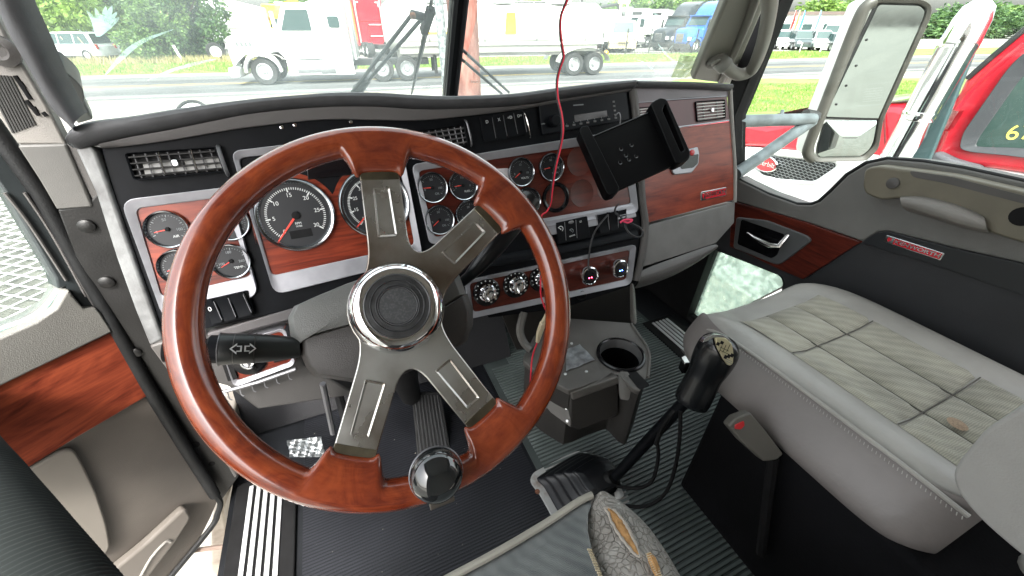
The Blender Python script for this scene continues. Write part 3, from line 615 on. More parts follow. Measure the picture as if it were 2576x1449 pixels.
# orange cone and red chock by the fence
for u, v, w_ in ((1524, 138, 'small orange marker lying on the verge behind the tanker wheels'),):
    o_ = empty('orange_marker', Matrix.Translation(gz(u, v)), w_, 'marker'); add('marker_body', ball((0, 0, .15), .22), paint('orange_paint', (.75, .33, .02)), o_)
ob = empty('red_generator', Matrix.Translation(lot(1508, 127)), 'faded red machine low behind the fence near the tanker end', 'machine'); add('machine_body', box(-.7, .7, -.4, .4, .2, 1.1), mat('faded_red', (.42, .12, .10), .6), ob, bevel=.06)
# iron fence
FE = mat('fence_black', (.03, .03, .03), .6)
fb0, fb1 = gz(1452, 139), gz(1800, 135); L_ = (fb1-fb0).length; fd = (fb1-fb0).normalized()
fe = empty('iron_fence', Matrix.Translation(fb0) @ Matrix.Rotation(atan2(fd.y, fd.x), 4, 'Z'), 'low black iron picket fence in front of the parked trucks', 'fence')
pk = mesh_of(box(-.012, .012, -.012, .012, 0, .95), 'picket', FE, smooth=False); ps = mesh_of(box(-.045, .045, -.045, .045, 0, 1.9), 'fence_post', FE, smooth=False)
npk = min(150, int(L_/.15))
for k in range(npk):
    o = add('picket', pk, FE, fe); o.location = (k*L_/npk, 0, 0)
for k in range(7):
    o = add('fence_post', ps, FE, fe); o.location = (k*L_/6, 0, 0)
for z in (.12, .85): add('fence_rail', box(0, L_, -.02, .02, z, z+.04), FE, fe)
fa, fb_ = dirp(556, 47), dirp(655, 52); fd2 = (fb_-fa); L2 = fd2.length
f2 = empty('iron_fence', Matrix.Translation(fa) @ Matrix.Rotation(atan2(fd2.y, fd2.x), 4, 'Z'), 'pale picket fence running behind the moving tractor hood', 'fence')
FP = mat('fence_pale', (.42, .42, .36), .7); pk2 = mesh_of(box(-.03, .03, -.02, .02, 0, 2.2), 'picket', FP, smooth=False)
for k in range(26): o = add('picket', pk2, FP, f2); o.location = (k*L2/26, 0, 0)
for z in (.3, 1.9): add('fence_rail', box(0, L2, -.03, .03, z, z+.06), FP, f2)
fpost = empty('fence_post', Matrix.Translation(gz(553, 141)), 'tall dark steel post above the loose truck wheel', 'post'); add('post_body', tube([(0, 0, 0), (-.12, 0, 2.6)], .07, 8), FE, fpost)
# right hand car row
for u, d, c, k, w_ in ((1925, 60, DKP, 'sedan', 'dark sedan at the left end of the right hand car row'), (1968, 58, WHP, 'suv', 'white suv second in the right hand car row'), (2022, 57, DKP, 'suv', 'dark suv in the middle of the right hand car row'), (2072, 57, WHP, 'suv', 'white suv with black window line, right of the dark suv'), (2122, 56, DKP, 'hatch', 'dark teal hatchback beside the mirror edge')):
    car('parked_car', dirp(u, d), radians(-120)+.1*sin(u), c, w_, 4.6, 1.85, 1.75 if k == 'suv' else 1.5, k, 'cars parked in the right hand row')
for u, d, w_, c in ((1945, 74, 'white van behind the dark sedan of the right row', WHP), (2150, 72, 'pale van seen just left of the mirror tube', SIP), (2268, 88, 'white van seen between mirror and chrome air cleaner', WHP), (2100, 76, 'white suv behind the row, under the trees', WHP)):
    car('parked_van', dirp(u, d), radians(-150), c, w_, 5.2, 2.0, 2.3, 'suv', 'vans behind the right hand row', 'van')
bd = empty('low_building', Matrix.Translation(dirp(1960, 84)) @ Matrix.Rotation(radians(-28), 4, 'Z'), 'low white building with flat brown roof behind the right car row', 'building')
add('wall', box(-9, 9, -3, 3, 0, 3.4), WHP, bd); add('roof', box(-9.4, 9.4, -3.5, 3.5, 3.4, 3.8), mat('brown_roof', (.12, .09, .08), .8), bd)
for k in range(5): f_ = add('window', box(-7+k*3, -5.6+k*3, -3.03, -3.0, 1.2, 2.3), GLS, bd)
for k, (u, c, w_) in enumerate(((2012, (.05, .25, .6), 'blue feather banner'), (1990, (.7, .06, .05), 'red feather banner'), (2052, (.10, .3, .6), 'second blue feather banner by the white suv'), (2000, (.8, .35, .1), 'orange feather banner'))):
    fl = empty('feather_banner', Matrix.Translation(dirp(u, 64)), w_+' over the right hand cars', 'banner'); add('banner_pole', tube([(0, 0, 0), (0, 0, 3.6)], .03, 5), HUB, fl)
    add('banner_cloth', loft([[(0, 0, 1.2), (.5, .1, 1.2)], [(0, 0, 2.6), (.7, .15, 2.5)], [(0, 0, 3.55), (.2, .05, 3.6)]]), mat('banner_%d' % k, c, .7), fl)
up1 = empty('utility_pole', Matrix.Translation(dirp(2128, 80)), 'thin grey utility pole left of the door mirror', 'utility pole'); add('pole', tube([(0, 0, 0), (0, 0, 8)], .13, 8), BARK, up1); add('cross_arm', box(-1, 1, -.06, .06, 7.2, 7.35), BARK, up1)
up2 = empty('antenna_mast', Matrix.Translation(dirp(1459, 90)), 'thin dark mast rising above the rear of the tanker', 'mast'); add('pole', tube([(0, 0, 0), (0, 0, 14)], .16, 8), VBL, up2)
for u, v in ((1905, 125), (1960, 127), (2010, 128), (2062, 127)):
    o = empty('guard_post', Matrix.Translation(gz(u, v+4)), None, 'post', 'thin white posts along the lot edge'); o['label'] = {1905: 'thin white post by the dark sedan, leftmost of its row', 1960: 'thin white post by the first white suv', 2010: 'thin white post by the dark suv', 2062: 'thin white post by the second white suv, rightmost of its row'}[u]; add('post_body', tube([(0, 0, 0), (0, 0, .8)], .05, 6), WHP, o)
# columns just in front of the truck
def column(u0, u1, v, dist, nm, lab, m, h=9, lean=0.0, wig=0.0):
    a, b = dirp(u0, dist), dirp(u1, dist); c = (a+b)/2; r = (b-a).length/2
    e = empty(nm, Matrix.Translation(c) @ Matrix.Rotation(-YAW, 4, 'Z'), lab, 'post')
    add('column_body', tube([(lean*k/8-lean*.3, 0, h*k/8) for k in range(9)], r, 20), m, e); return e
column(1127, 1203, 100, 9.5, 'rusty_column', 'thick rusty red steel column behind the centre post', mat('rusty_red_column', (.13, .045, .032), .85, col2=(.25, .13, .105), vs=9, ramp=(.35, .7), bump=.5, bs=40, stretch=(1, 1, .3)), lean=-.0)
column(1096, 1120, 100, 9.0, 'grey_pole', 'thin galvanised grey pole left of the rusty column', mat('galvanised_pole', (.09, .105, .11), .6, col2=(.24, .26, .26), vs=16, ramp=(.4, .62), bump=.3, bs=60), lean=-.12)

# ================================================================== our truck's own mirror, bracket, hood mirror
MIRF = Frame(V((1.78, .92, EYE-.20)), V((.854, -.52, 0)), V((0, 0, 1)))
mir = empty('door_mirror', MIRF.m, 'tall white backed door mirror with small convex mirror below', 'mirror')
MQ = MIRF.pp
MW = mat('mirror_shell_white', (.70, .71, .70), .3, coat=.5); MT = mat('mirror_tube_taupe', (.055, .052, .045), .45, bump=.1, bs=300)
MG = mat('mirror_silver', (.34, .375, .37), .05, metal=1.0, rvar=.02, vs=30)
o_ = rp(MQ([(2172, 6), (2196, -4), (2316, -2), (2338, 13), (2336, 40), (2216, 300), (2205, 372), (2176, 402), (2048, 406), (2026, 392), (2034, 350)]), .018, 5)
i_ = rp(MQ([(2190, 18), (2206, 8), (2308, 10), (2326, 22), (2322, 44), (2208, 298), (2196, 366), (2168, 394), (2058, 396), (2046, 384), (2050, 350)]), .014, 5)
add('mirror_shell', prism(o_, -.09, -.004), MW, mir, bevel=.02, seg=4)
add('mirror_rim', ring(o_, i_, -.01, .016, .008), MT, mir, bevel=.003)
add('main_glass', prism(rp(MQ([(2209, 12), (2312, 15), (2326, 30), (2219, 292), (2212, 297), (2074, 293)]), .010), 0, .004), MG, mir, smooth=False)
add('glass_gasket', prism(rp(MQ([(2203, 6), (2318, 9), (2332, 28), (2222, 297), (2212, 303), (2064, 298)]), .010), -.002, .0015), RUB, mir)
cx_ = rp(MQ([(2075, 304), (2214, 303), (2205, 352), (2188, 382), (2164, 396), (2064, 397), (2054, 384), (2058, 360)]), .010, 4)
cc_ = V((sum(p[0] for p in cx_)/len(cx_), sum(p[1] for p in cx_)/len(cx_)))
rows = []
for s in (1, .8, .6, .4, .2, .02): rows.append([(cc_.x+(p[0]-cc_.x)*s, cc_.y+(p[1]-cc_.y)*s, .002+.016*(1-s*s)) for p in cx_])
add('convex_glass', loft(rows, closed=True, cap=True), MG, mir, angle=80)
add('mounting_tube', tube([(*MIRF.p(u, v, .02), .018) for u, v in cr([(2200, 4), (2176, 20), (2150, 75), (2105, 190), (2068, 285), (2040, 355), (2032, 385), (2046, 402)], 5)], .0185, 12), MT, mir)
for u, v in ((2196, 100), (2170, 165), (2145, 215), (2120, 262), (2275, 70), (2255, 112), (2240, 152)):
    a, b = MIRF.p(u-18, v); add('rim_screw', lathe([(.004, 0), (.004, .006), (0, .008)], 8), RUB, mir, mtx=T(a, b)) if u < 2200 else None
brk = empty('mirror_bracket', Matrix.Translation(V((1.25, .9, EYE-.3))), 'galvanised steel tube bracket carrying the door mirror', 'bracket')
g0 = V((1.25, .9, EYE-.3)); tp = at0 = lambda u, v, t: CAM+D(u, v)*t-g0
add('bracket_tube', tube([tp(1846, 306, 1.28), tp(1930, 303, 1.32), tp(2045, 300, 1.40)], .020, 12), STEEL, brk)
add('bracket_tube', tube([tp(2042, 305, 1.42), tp(1990, 340, 1.38), tp(1920, 390, 1.33), tp(1850, 438, 1.28)], .020, 12), STEEL, brk)
add('bracket_tab', tube([tp(1968, 278, 1.37), tp(1967, 302, 1.36)], .006, 6), STEEL, brk); add('bracket_clamp', tube([tp(2024, 290, 1.41), tp(2052, 296, 1.42)], .022, 8), VBL, brk)
hd = add('truck_hood', loft([[(-.35, 1.25, 1.55), (-.25, 1.25, 1.72), (.35, 1.25, 1.78), (.95, 1.25, 1.72), (1.05, 1.25, 1.55)], [(-.38, 2.2, 1.30), (-.28, 2.2, 1.52), (.35, 2.2, 1.58), (.98, 2.2, 1.52), (1.08, 2.2, 1.30)],
    [(-.38, 3.1, 1.0), (-.28, 3.1, 1.28), (.35, 3.1, 1.34), (.98, 3.1, 1.28), (1.08, 3.1, 1.0)], [(-.30, 3.2, .6), (-.2, 3.2, .7), (.35, 3.2, .7), (.9, 3.2, .7), (1.0, 3.2, .6)]]), WHP); hd['kind'] = 'structure'
hm = empty('hood_mirror', Matrix.Translation(V((-.3, 1.9, EYE-.4))), 'round hood mirror top showing over the dashboard', 'mirror')
hp = CAM+D(486, 262)*1.75-V((-.3, 1.9, EYE-.4)); hz = Matrix.Translation(hp) @ Matrix.Rotation(radians(18), 4, 'X')
HX = Matrix.Translation(hp) @ FW.to_track_quat('-Z', 'Y').to_matrix().to_4x4().inverted().inverted()
add('mirror_head', lathe([(.072, -.03), (.076, .0), (.072, .006), (.066, .002), (0, .002)], 32), MW, hm, mtx=HX @ Matrix.Translation((0, -.055, 0)) @ Matrix.Diagonal((1.0, .9, 1, 1)))
hs_ = hp+V((0, .01, -.05)); add('mirror_stem', tube([hs_, hs_+V((0, .02, -.20))], .010, 8), RUB, hm)
add('mirror_rim', tube([(.074*cos(2*pi*k/32), .074*sin(2*pi*k/32), .003) for k in range(32)], .008, 6, closed=True), RUB, hm, mtx=HX @ Matrix.Translation((0, -.055, 0)) @ Matrix.Diagonal((1.0, .9, 1, 1)))

# ================================================================== neighbouring red and white truck (its side faces us)
NF = Frame(V((3.4, 1.5, 1.2)), (0, -1, 0), (0, 0, 1)); NQ = NF.pp
nb = empty('red_truck', NF.m, 'red and white truck parked alongside, its hood grille and cab window showing', 'truck')
def npan(name, pts, m, c0, c1, bev=.01, r=0): return add(name, prism(rp(NQ(pts), r) if r else NQ(pts), c0, c1), m, nb, bevel=bev, seg=3)
npan('hood_red', [(1700, 322), (1845, 302), (1932, 316), (2040, 292), (2180, 262), (2262, 262), (2300, 275), (2330, 400), (2345, 470), (1935, 372), (1845, 368), (1700, 372)], RDP, -1.7, 0, .05)
add('hood_top', loft([[(*NF.p(u, v), c) for c in (-.0, -.10, -.85, -1.6, -1.7)] for u, v in ((1700, 326), (1845, 304), (1932, 290), (2042, 268), (2150, 250), (2300, 236))], bm=None), paint('cream_hood', (.66, .56, .46)), nb)
for u_ in (1862, 2052, 2226): add('hood_seam', tube([(*NF.p(u_, 300 if u_ < 2000 else 280, .0), .004), (*NF.p(u_+6, 378, .0), .022)], .006, 6), mat('seam_dark_red', (.12, .01, .012), .6), nb)
npan('hood_white', [(1600, 372), (1845, 368), (1935, 374), (2100, 385), (2200, 388), (2345, 400), (2480, 418), (2800, 470), (2900, 900), (1500, 900)], WHP, -1.72, .02, .03)
gr_o = rp(NQ([(1890, 388), (1935, 384), (2115, 404), (2118, 418), (2058, 462), (1960, 455), (1915, 445)]), .04, 5); gr_i = rp(NQ([(1898, 394), (1936, 391), (2106, 409), (2108, 418), (2054, 455), (1962, 448), (1920, 438)]), .035, 5)
add('mesh_backing', prism(gr_i, .015, .022), VBL, nb); add('mesh_surround', ring(gr_o, gr_i, .02, .045, .025), WHP, nb, bevel=.006)
bm = bmesh.new(); x0_, y0_ = NF.p(1900, 455); x1_, y1_ = NF.p(2106, 391)
from mathutils import geometry as geo
def inpoly(x, y, poly):
    c = False; j = len(poly)-1
    for i in range(len(poly)):
        if (poly[i][1] > y) != (poly[j][1] > y) and x < (poly[j][0]-poly[i][0])*(y-poly[i][1])/(poly[j][1]-poly[i][1])+poly[i][0]: c = not c
        j = i
    return c
xx, r_ = min(p[0] for p in gr_i), 0
xmin, xmax, ymin, ymax = min(p[0] for p in gr_i), max(p[0] for p in gr_i), min(p[1] for p in gr_i), max(p[1] for p in gr_i)
pitch = .036; yv_ = ymin; row_ = 0
while yv_ < ymax:
    xv = xmin+(pitch/2 if row_ % 2 else 0)
    while xv < xmax:
        if inpoly(xv, yv_, gr_i): tube([(xv-pitch*.5, yv_, .026), (xv-pitch*.2, yv_+.010, .030), (xv+pitch*.2, yv_+.010, .030), (xv+pitch*.5, yv_, .026)], .0035, 4, bm)
        xv += pitch
    yv_ += .020; row_ += 1
ms = add('grille_mesh', bm, mat('mesh_grey', (.28, .29, .30), .4, metal=.6), nb); ms['kind'] = 'stuff'
ex_, ey_ = NF.p(1924, 411, .05)
add('emblem_rim', lathe([(.105, .02), (.108, .055), (.098, .062), (.092, .052)], 40, cap=False), CHR, nb, mtx=T(ex_, ey_, 0) @ Matrix.Diagonal((1.15, .62, 1, 1)))
em_ = add('emblem', lathe([(.096, .02), (.096, .050), (0, .052)], 40), mat('emblem_red', (.50, .03, .04), .25, coat=1), nb, mtx=T(ex_, ey_, 0) @ Matrix.Diagonal((1.15, .62, 1, 1)))
text('Peterbilt', .055, T(ex_, ey_, .055), CHR, nb, 'emblem_script')
# cab side
CABP = [(2330, 420), (2300, 300), (2368, 360), (2399, 273), (2432, 200), (2500, 142), (2576, 77), (2700, -30), (3200, -200), (3200, 560), (2576, 432), (2479, 418)]
npan('cab_side', [(2340, 420), (2366, 360), (2399, 273), (2434, 196), (2500, 138), (2576, 73), (2700, -40), (3200, -250), (3200, 600), (2576, 434), (2479, 420)], RDP, -2.2, .03, .03)
add('drip_rail', tube([(*NF.p(u, v, .03), .035) for u, v in ((2434, 198), (2500, 140), (2576, 76), (2700, -35))], .014, 8), VBL, nb)
add('door_crease', tube([(*NF.p(u, v, .03), .03) for u, v in cr([(2380, 330), (2410, 270), (2470, 200), (2576, 110)], 4)], .012, 8), RDP, nb)
w_o = rp(NQ([(2425, 372), (2432, 335), (2549, 168), (2600, 120), (3100, 100), (3100, 500), (2576, 392), (2450, 380)]), .05, 5); w_i = rp(NQ([(2462, 366), (2470, 346), (2576, 196), (2620, 160), (3060, 150), (3060, 460), (2576, 370), (2480, 368)]), .035, 5)
add('window_seal', ring(w_o, w_i, .0, .055, .035), mat('window_seal_grey', (.04, .042, .048), .5), nb, bevel=.006)
add('cab_window', prism(w_i, .028, .034), mat('tinted_window', (.03, .055, .05), .12, spec=.2, col2=(.055, .09, .08), vs=3), nb)
a, b = NF.p(2572, 336, .04); text('67', .105, T(a-.01, b, .036, .25), mat('grease_pen_yellow', (.70, .62, .12), .6), nb, 'window_mark')
add('fender_flap', prism(NQ([(2355, 402), (2372, 376), (2420, 398), (2484, 415), (2478, 440), (2350, 415)]), .0, .10), mat('flap_grey', (.07, .07, .08), .6), nb, bevel=.02)
add('hinge_bracket', box(-.04, .04, -.05, .05, .03, .09), CHRW, nb, mtx=T(*NF.p(2388, 298, .04)))
# chrome air cleaner: a tall upright can with a dark backing plate
af = empty('air_cleaner', Matrix.Translation(V((3.05, 1.45, .6))), 'tall chrome air cleaner can on the red truck, beside the mirror', 'air cleaner')
A0 = V((3.05, 1.45, .6)); t_top, t_bot = 1.95, 1.95
def onx(u, v, x=3.05): return hit(u, v, (x, 0, 0), V((1, 0, 0)))
pT, pB = onx(2425, 62), onx(2262, 402); cx3 = V(((pT.x+pB.x)/2, (pT.y+pB.y)/2, 0)); rad = ((onx(2362, 75)-onx(2478, 75)).length)*.50*.86
zt_, zb_ = pT.z, pB.z
prof = [(rad*.80, zb_-.10), (rad*.96, zb_-.05), (rad, zb_), (rad, zt_-.12), (rad*1.03, zt_-.10), (rad*1.03, zt_-.07), (rad, zt_-.05), (rad*.94, zt_+.02), (rad*.75, zt_+.075), (rad*.4, zt_+.10), (0, zt_+.105)]
add('chrome_can', lathe(prof, 56, mtx=Matrix.Translation(V((cx3.x-A0.x, cx3.y-A0.y, -A0.z)))), CHR, af)
add('can_band', lathe([(rad*1.0, zb_+.22), (rad*1.025, zb_+.225), (rad*1.025, zb_+.26), (rad, zb_+.265)], 56, cap=False, mtx=Matrix.Translation(V((cx3.x-A0.x, cx3.y-A0.y, -A0.z)))), CHR, af)
bd_ = [onx(u, v, 3.12) for u, v in ((2440, 50), (2478, 46), (2482, 54), (2336, 408), (2290, 402))]
BP = Frame(V((3.12, 1.45, .6)), (0, -1, 0), (0, 0, 1)); o_ = add('backing_plate', prism([tuple(BP.l(p).to_2d()) for p in bd_], -.03, .0), mat('backing_teal', (.035, .065, .07), .4), None, bevel=.02, seg=3); o_.parent = af; o_.matrix_local = Matrix.Translation(-A0) @ BP.m
add('can_strap', tube([V((cx3.x-A0.x-rad*.9, cx3.y-A0.y+.15, zb_-A0.z+.02)), V((cx3.x-A0.x-rad*1.15, cx3.y-A0.y, zb_-A0.z-.06))], .02, 8), HUB, af)
# wire panel on the ground outside the driver door, seen through its window
gp0 = empty('wire_mesh_panel', Matrix.Translation(V((-3.5, 4.6, .08))) @ Matrix.Rotation(.95, 4, 'Z'), 'pale welded wire mesh lying on gravel outside the driver window', 'wire mesh')
WM = mat('wire_pale', (.62, .66, .64), .5)
w1_ = mesh_of(tube([(0, -3.2, 0), (0, 3.2, 0)], .0075, 5), 'mesh_wire', WM); w2_ = mesh_of(tube([(-3.2, 0, .014), (3.2, 0, .014)], .0075, 5), 'mesh_wire', WM)
for k in range(46): o = add('mesh_wire', w1_, WM, gp0); o.location = (-3.2+k*.142, 0, 0)
for k in range(36): o = add('mesh_wire', w2_, WM, gp0); o.location = (0, -3.2+k*.18, 0)
st = empty('step_rod', Matrix.Translation(rel(-.62, .62, -1.12)), 'brown rod below the open driver door', 'rod'); s0 = rel(-.62, .62, -1.12)
add('rod_bar', tube([hit(460, 1388, rel(0, 0, -1.12), V((0, 0, 1)))-s0, hit(600, 1370, rel(0, 0, -1.10), V((0, 0, 1)))-s0], .006, 8), mat('rod_brown', (.14, .10, .08), .6), st)
# ================================================================== DASHBOARD (frame leans 18 degrees, top away from the driver)
LEAN = radians(18)
DF = Frame(rel(0, .76, -.27), (1, 0, 0), (0, sin(LEAN), cos(LEAN)))
dash = empty('dashboard', DF.m, 'black and red wood dashboard with round chrome gauges, running the width of the cab', 'dashboard')
P = DF.pp
fascia = prism(P([(250, 358), (283, 483), (413, 850), (640, 800), (900, 742), (1180, 706), (1230, 800), (1420, 775), (1600, 715), (1622, 560), (1606, 470), (1590, 222),
                  (1450, 240), (1288, 268), (1144, 282), (1044, 287), (944, 283), (844, 280), (644, 300), (450, 325)]), -.05, 0)
add('fascia', fascia, BLK, dash, bevel=.002)
# worn grey edge strip at the door side
strip_l = [(197, 374), (235, 366), (250, 385), (285, 483), (350, 670), (415, 850), (382, 866), (345, 775), (300, 650), (247, 483)]
add('edge_strip', prism(P(strip_l), -.06, .008), mat('worn_edge_grey', (.08, .08, .08), .5, col2=(.16, .165, .165), vs=25, ramp=(.3, .6), bump=.5, bs=90), dash, bevel=.004, seg=3)
# right hand edge of the driver's binnacle: a rounded upright roll
pts = [(1588, 226), (1598, 300), (1606, 400), (1612, 500), (1620, 566), (1612, 640), (1597, 705)]
add('edge_roll', tube([(*DF.p(u, v), .004) for u, v in cr(pts, 5)], .0095, 10), GREYD, dash)

def frame_ring(name, outer, inner, mtl=SILV, h=.009, slope=.004, ro=.012, ri=.010):
    o = rp(P(outer), ro, 5); i = rp(P(inner), ri, 5)
    return add(name, ring(o, i, -.002, h, slope), mtl, dash, bevel=.0012)
# ---- left gauge cluster
frame_ring('trim_frame', [(309, 503), (578, 470), (653, 742), (417, 800)], [(343, 524), (560, 496), (634, 692), (409, 746)], ro=[.02, .012, .02, .02])
add('wood_panel', prism(P([(338, 519), (565, 491), (640, 697), (405, 752)]), -.004, .0012), WOOD, dash)
# ---- main cluster
frame_ring('trim_frame', [(584, 381), (1003, 330), (1063, 647), (692, 740)], [(601, 398), (992, 352), (1042, 616), (684, 693)], ro=[.014, .014, .02, .022])
GR = .0655
tc_ = V((-.1, -.0165)); sc_ = V((DF.p(849, 510)[0]+.0655, -.0165))
low = DF.p(660, 590)[1]
xs0, xs1 = DF.p(640, 600)[0], DF.p(1030, 570)[0]
top_w = []
for k in range(61):
    x = xs0+(xs1-xs0)*k/60; y = -.055
    for c in (tc_, sc_):
        dx = x-c.x
        if abs(dx) < GR+.008: y = max(y, c.y+math.sqrt((GR+.008)**2-dx*dx))
    y = max(y, -.055 if tc_.x < x < sc_.x else y)
    top_w.append((x, y))
bl, br = DF.p(690, 698), DF.p(1046, 622)
wp = [bl] + [DF.p(640, 590)] + top_w + [br]
add('wood_panel', prism(wp, -.004, .0012), WOOD, dash)
add('warning_display', prism(P([(770, 405), (880, 392), (885, 440), (775, 452)]), 0, .0025), BLKG, dash, bevel=.001)
# ---- right cluster
frame_ring('trim_frame', [(1034, 414), (1577, 326), (1602, 535), (1080, 614)], [(1052, 430), (1558, 353), (1586, 512), (1092, 596)], ro=[.014, .014, .02, .012])
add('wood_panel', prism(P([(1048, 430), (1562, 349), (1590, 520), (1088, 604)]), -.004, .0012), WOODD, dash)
add('trim_band', prism(rp(P([(1366, 556), (1590, 516), (1597, 545), (1388, 590), (1362, 590)]), .004), 0, .007), SILV, dash, bevel=.001)
# ---- gauges: thing dashboard > gauge (dial) > bezel, needle, numbers, glass
def gauge(name, cx, cy, r, needle_deg, texts=(), ticks=0, a0=225, a1=-45, nlen=.72, icon=None, tickm=WHITE, label=None, major=5, disp=False, ff=0):
    g = add(name, lathe([(r*.90, .001), (r*.90, .0028), (0, .0028)], 40), DIAL, dash, mtx=T(cx, cy))
    if label: g['label'] = label
    bz = [(r*1.0, 0), (r*1.0, .004), (r*.985, .0075), (r*.945, .0095), (r*.90, .0085), (r*.875, .0050), (r*.86, .0042), (r*.85, .0030)]
    add('bezel', lathe(bz, 48, cap=False), mat('bezel_chrome', (.34, .36, .38), .16, metal=1.0, var=.35, vs=25), g)
    if ticks:
        bm = bmesh.new()
        for k in range(ticks+1):
            a = radians(a0+(a1-a0)*k/ticks); mj = k % major == 0
            L_ = r*(.12 if mj else .06); wd = r*(.017 if mj else .010); ro_ = r*.75
            M_ = Matrix.Rotation(a, 4, 'Z'); box(ro_-L_, ro_, -wd, wd, .0029, .0031, bm, M_)
        add('scale_marks', bm, tickm, g, smooth=False)
    n = bmesh.new(); M_ = Matrix.Rotation(radians(needle_deg), 4, 'Z')
    wn = r*.028
    prism([(-.06*r, -wn), (nlen*r, -wn*.55), (nlen*r, wn*.55), (-.06*r, wn)], .0038, .0044, n); bmesh.ops.transform(n, matrix=M_, verts=n.verts)
    add('needle', n, NEEDLE, g)
    add('hub_cap', lathe([(r*.11, .003), (r*.11, .005), (r*.09, .0056), (0, .0058)], 16), BLKM, g)
    for s, sz, ax, ay, mm in texts: text(s, sz*r, T(ax*r, ay*r, .003), mm, g, 'numeral')
    if disp: add('odometer_window', prism(rp([(-.28*r, -.62*r), (.28*r, -.62*r), (.28*r, -.40*r), (-.28*r, -.40*r)], .001), .0028, .0034), BLKM, g)
    return g
def ring_num(vals, rad, a0, a1, sz, mm=WHITE):
    n = len(vals)-1
    return [(str(v), sz, rad*cos(radians(a0+(a1-a0)*k/n)), rad*sin(radians(a0+(a1-a0)*k/n)), mm) for k, v in enumerate(vals)]
gauge('tachometer', tc_.x, tc_.y, GR, 226, ring_num([0, 5, 10, 15, 20, 25, 30], .55, 225, -38, .15) + [('RPM', .085, 0, -.22, WHITE), ('X100', .07, 0, -.30, WHITE)], 60, 225, -38, .86, major=10, disp=True,
      label='big left dial with red needle, numbered 0 to 30')
gauge('speedometer', sc_.x, sc_.y, GR, 222, ring_num([5, 15, 25, 35, 45, 55, 65, 75, 85], .56, 222, -42, .13) + [('MPH', .08, 0, .25, WHITE)], 80, 225, -45, .86, major=10, disp=True,
      label='big right dial half hidden by the wheel spoke')
r0 = .031
def small(u, v, nd, sym, mm=WHITE, vals=(0, 50, 100), **k):
    a, b = DF.p(u, v, .004)
    t = ring_num(vals, .50, 190, -10, .2, DIM) + [(sym, .19, .25, -.42, mm)]
    return gauge('gauge', a, b, r0*k.pop('sc', 1), nd, t, 24, 200, -40, .6, tickm=DIM, major=6, **k)
small(421, 577, 187, 'AIR'); small(577, 560, 200, 'PSI'); small(452, 672, 190, 'PSI'); small(581, 657, 205, 'TEMP', vals=(100, 180, 260))
small(1088, 472, 176, 'OIL', DIM); small(1165, 466, 180, 'FUEL', vals=('E', '1/2', 'F')); small(1106, 553, 215, 'OIL', DIM); small(1181, 540, 210, 'TEMP', DIM)
small(1311, 433, 212, 'VOLTS', vals=(8, 13, 18)); small(1387, 421, 185, 'TEMP', DIM); small(1328, 506, 230, 'SUCTION', DIM, vals=(0, 15, 30))
# empty ring and blank round caps
a, b = DF.p(1399, 497, .004); add('empty_bezel', lathe([(.034, .001), (.034, .005), (.031, .006), (.026, .004), (.0245, .001)], 40, cap=False), BLKG, dash, mtx=T(a, b))
for u, v in ((1463, 486), (1456, 407), (1528, 470), (1520, 395)):
    a, b = DF.p(u, v); add('blank_cap', lathe([(.0315, .001), (.0315, .0018), (.0308, .0015), (0, .0015)], 40), mat('cap_wood', (.075, .014, .008), .5, var=.3, vs=12, stretch=(1, 6, 6)), dash, mtx=T(a, b))
# peeled sticker
add('sticker', prism(P([(1240, 425), (1276, 423), (1284, 460), (1279, 478), (1256, 470)]), .0012, .0016), mat('old_sticker', (.50, .48, .50), .7, var=.15, vs=80), dash)
# ---- switch row under left cluster
def rocker(quad, parent=dash, name='rocker_switch', mm=BLK, h=.010, z0=0.0, icon=None, isz=.007, ipos=(0, .3), lab=None, frame=True):
    q = [V(p).to_2d() for p in P(quad, .006)]
    c = sum(q, V((0, 0)))/4; ax = (q[1]-q[0]+q[2]-q[3])/2; ang = atan2(ax.y, ax.x); w_ = ax.length/2; hh = ((q[0]-q[3]).length+(q[1]-q[2]).length)/4
    s = empty(name, Matrix()); s.parent = parent; s.matrix_local = T(c.x, c.y, z0, ang)
    s2 = add('paddle', loft([[( -w_, hh, .001), (-w_, hh, h), (w_, hh, h), (w_, hh, .001)], [(-w_, .1*hh, 0), (-w_, .1*hh, h*.55), (w_, .1*hh, h*.55), (w_, .1*hh, 0)],
                             [(-w_, -hh, 0), (-w_, -hh, h*.85), (w_, -hh, h*.85), (w_, -hh, 0)]]), mm, s, bevel=.0012)
    if frame: add('chrome_edge', box(w_-.0002, w_+.0007, -hh*.85, hh*.85, .001, h*.8), SILVD, s)
    if icon: text(icon, isz, T(ipos[0]*w_, ipos[1]*hh, h+.0006), WHITE, s, 'symbol')
    return s
sb = [(513, 752), (626, 727), (642, 790), (520, 822)]
add('switch_bank', prism(rp(P(sb), .003), 0, .0105), BLK, dash, bevel=.001)
rocker([(518, 755), (546, 748), (559, 805), (531, 812)], icon='0', isz=.011, z0=.0105)
rocker([(551, 747), (580, 740), (595, 797), (564, 804)], z0=.0105); rocker([(585, 739), (618, 731), (632, 786), (599, 796)], z0=.0105)
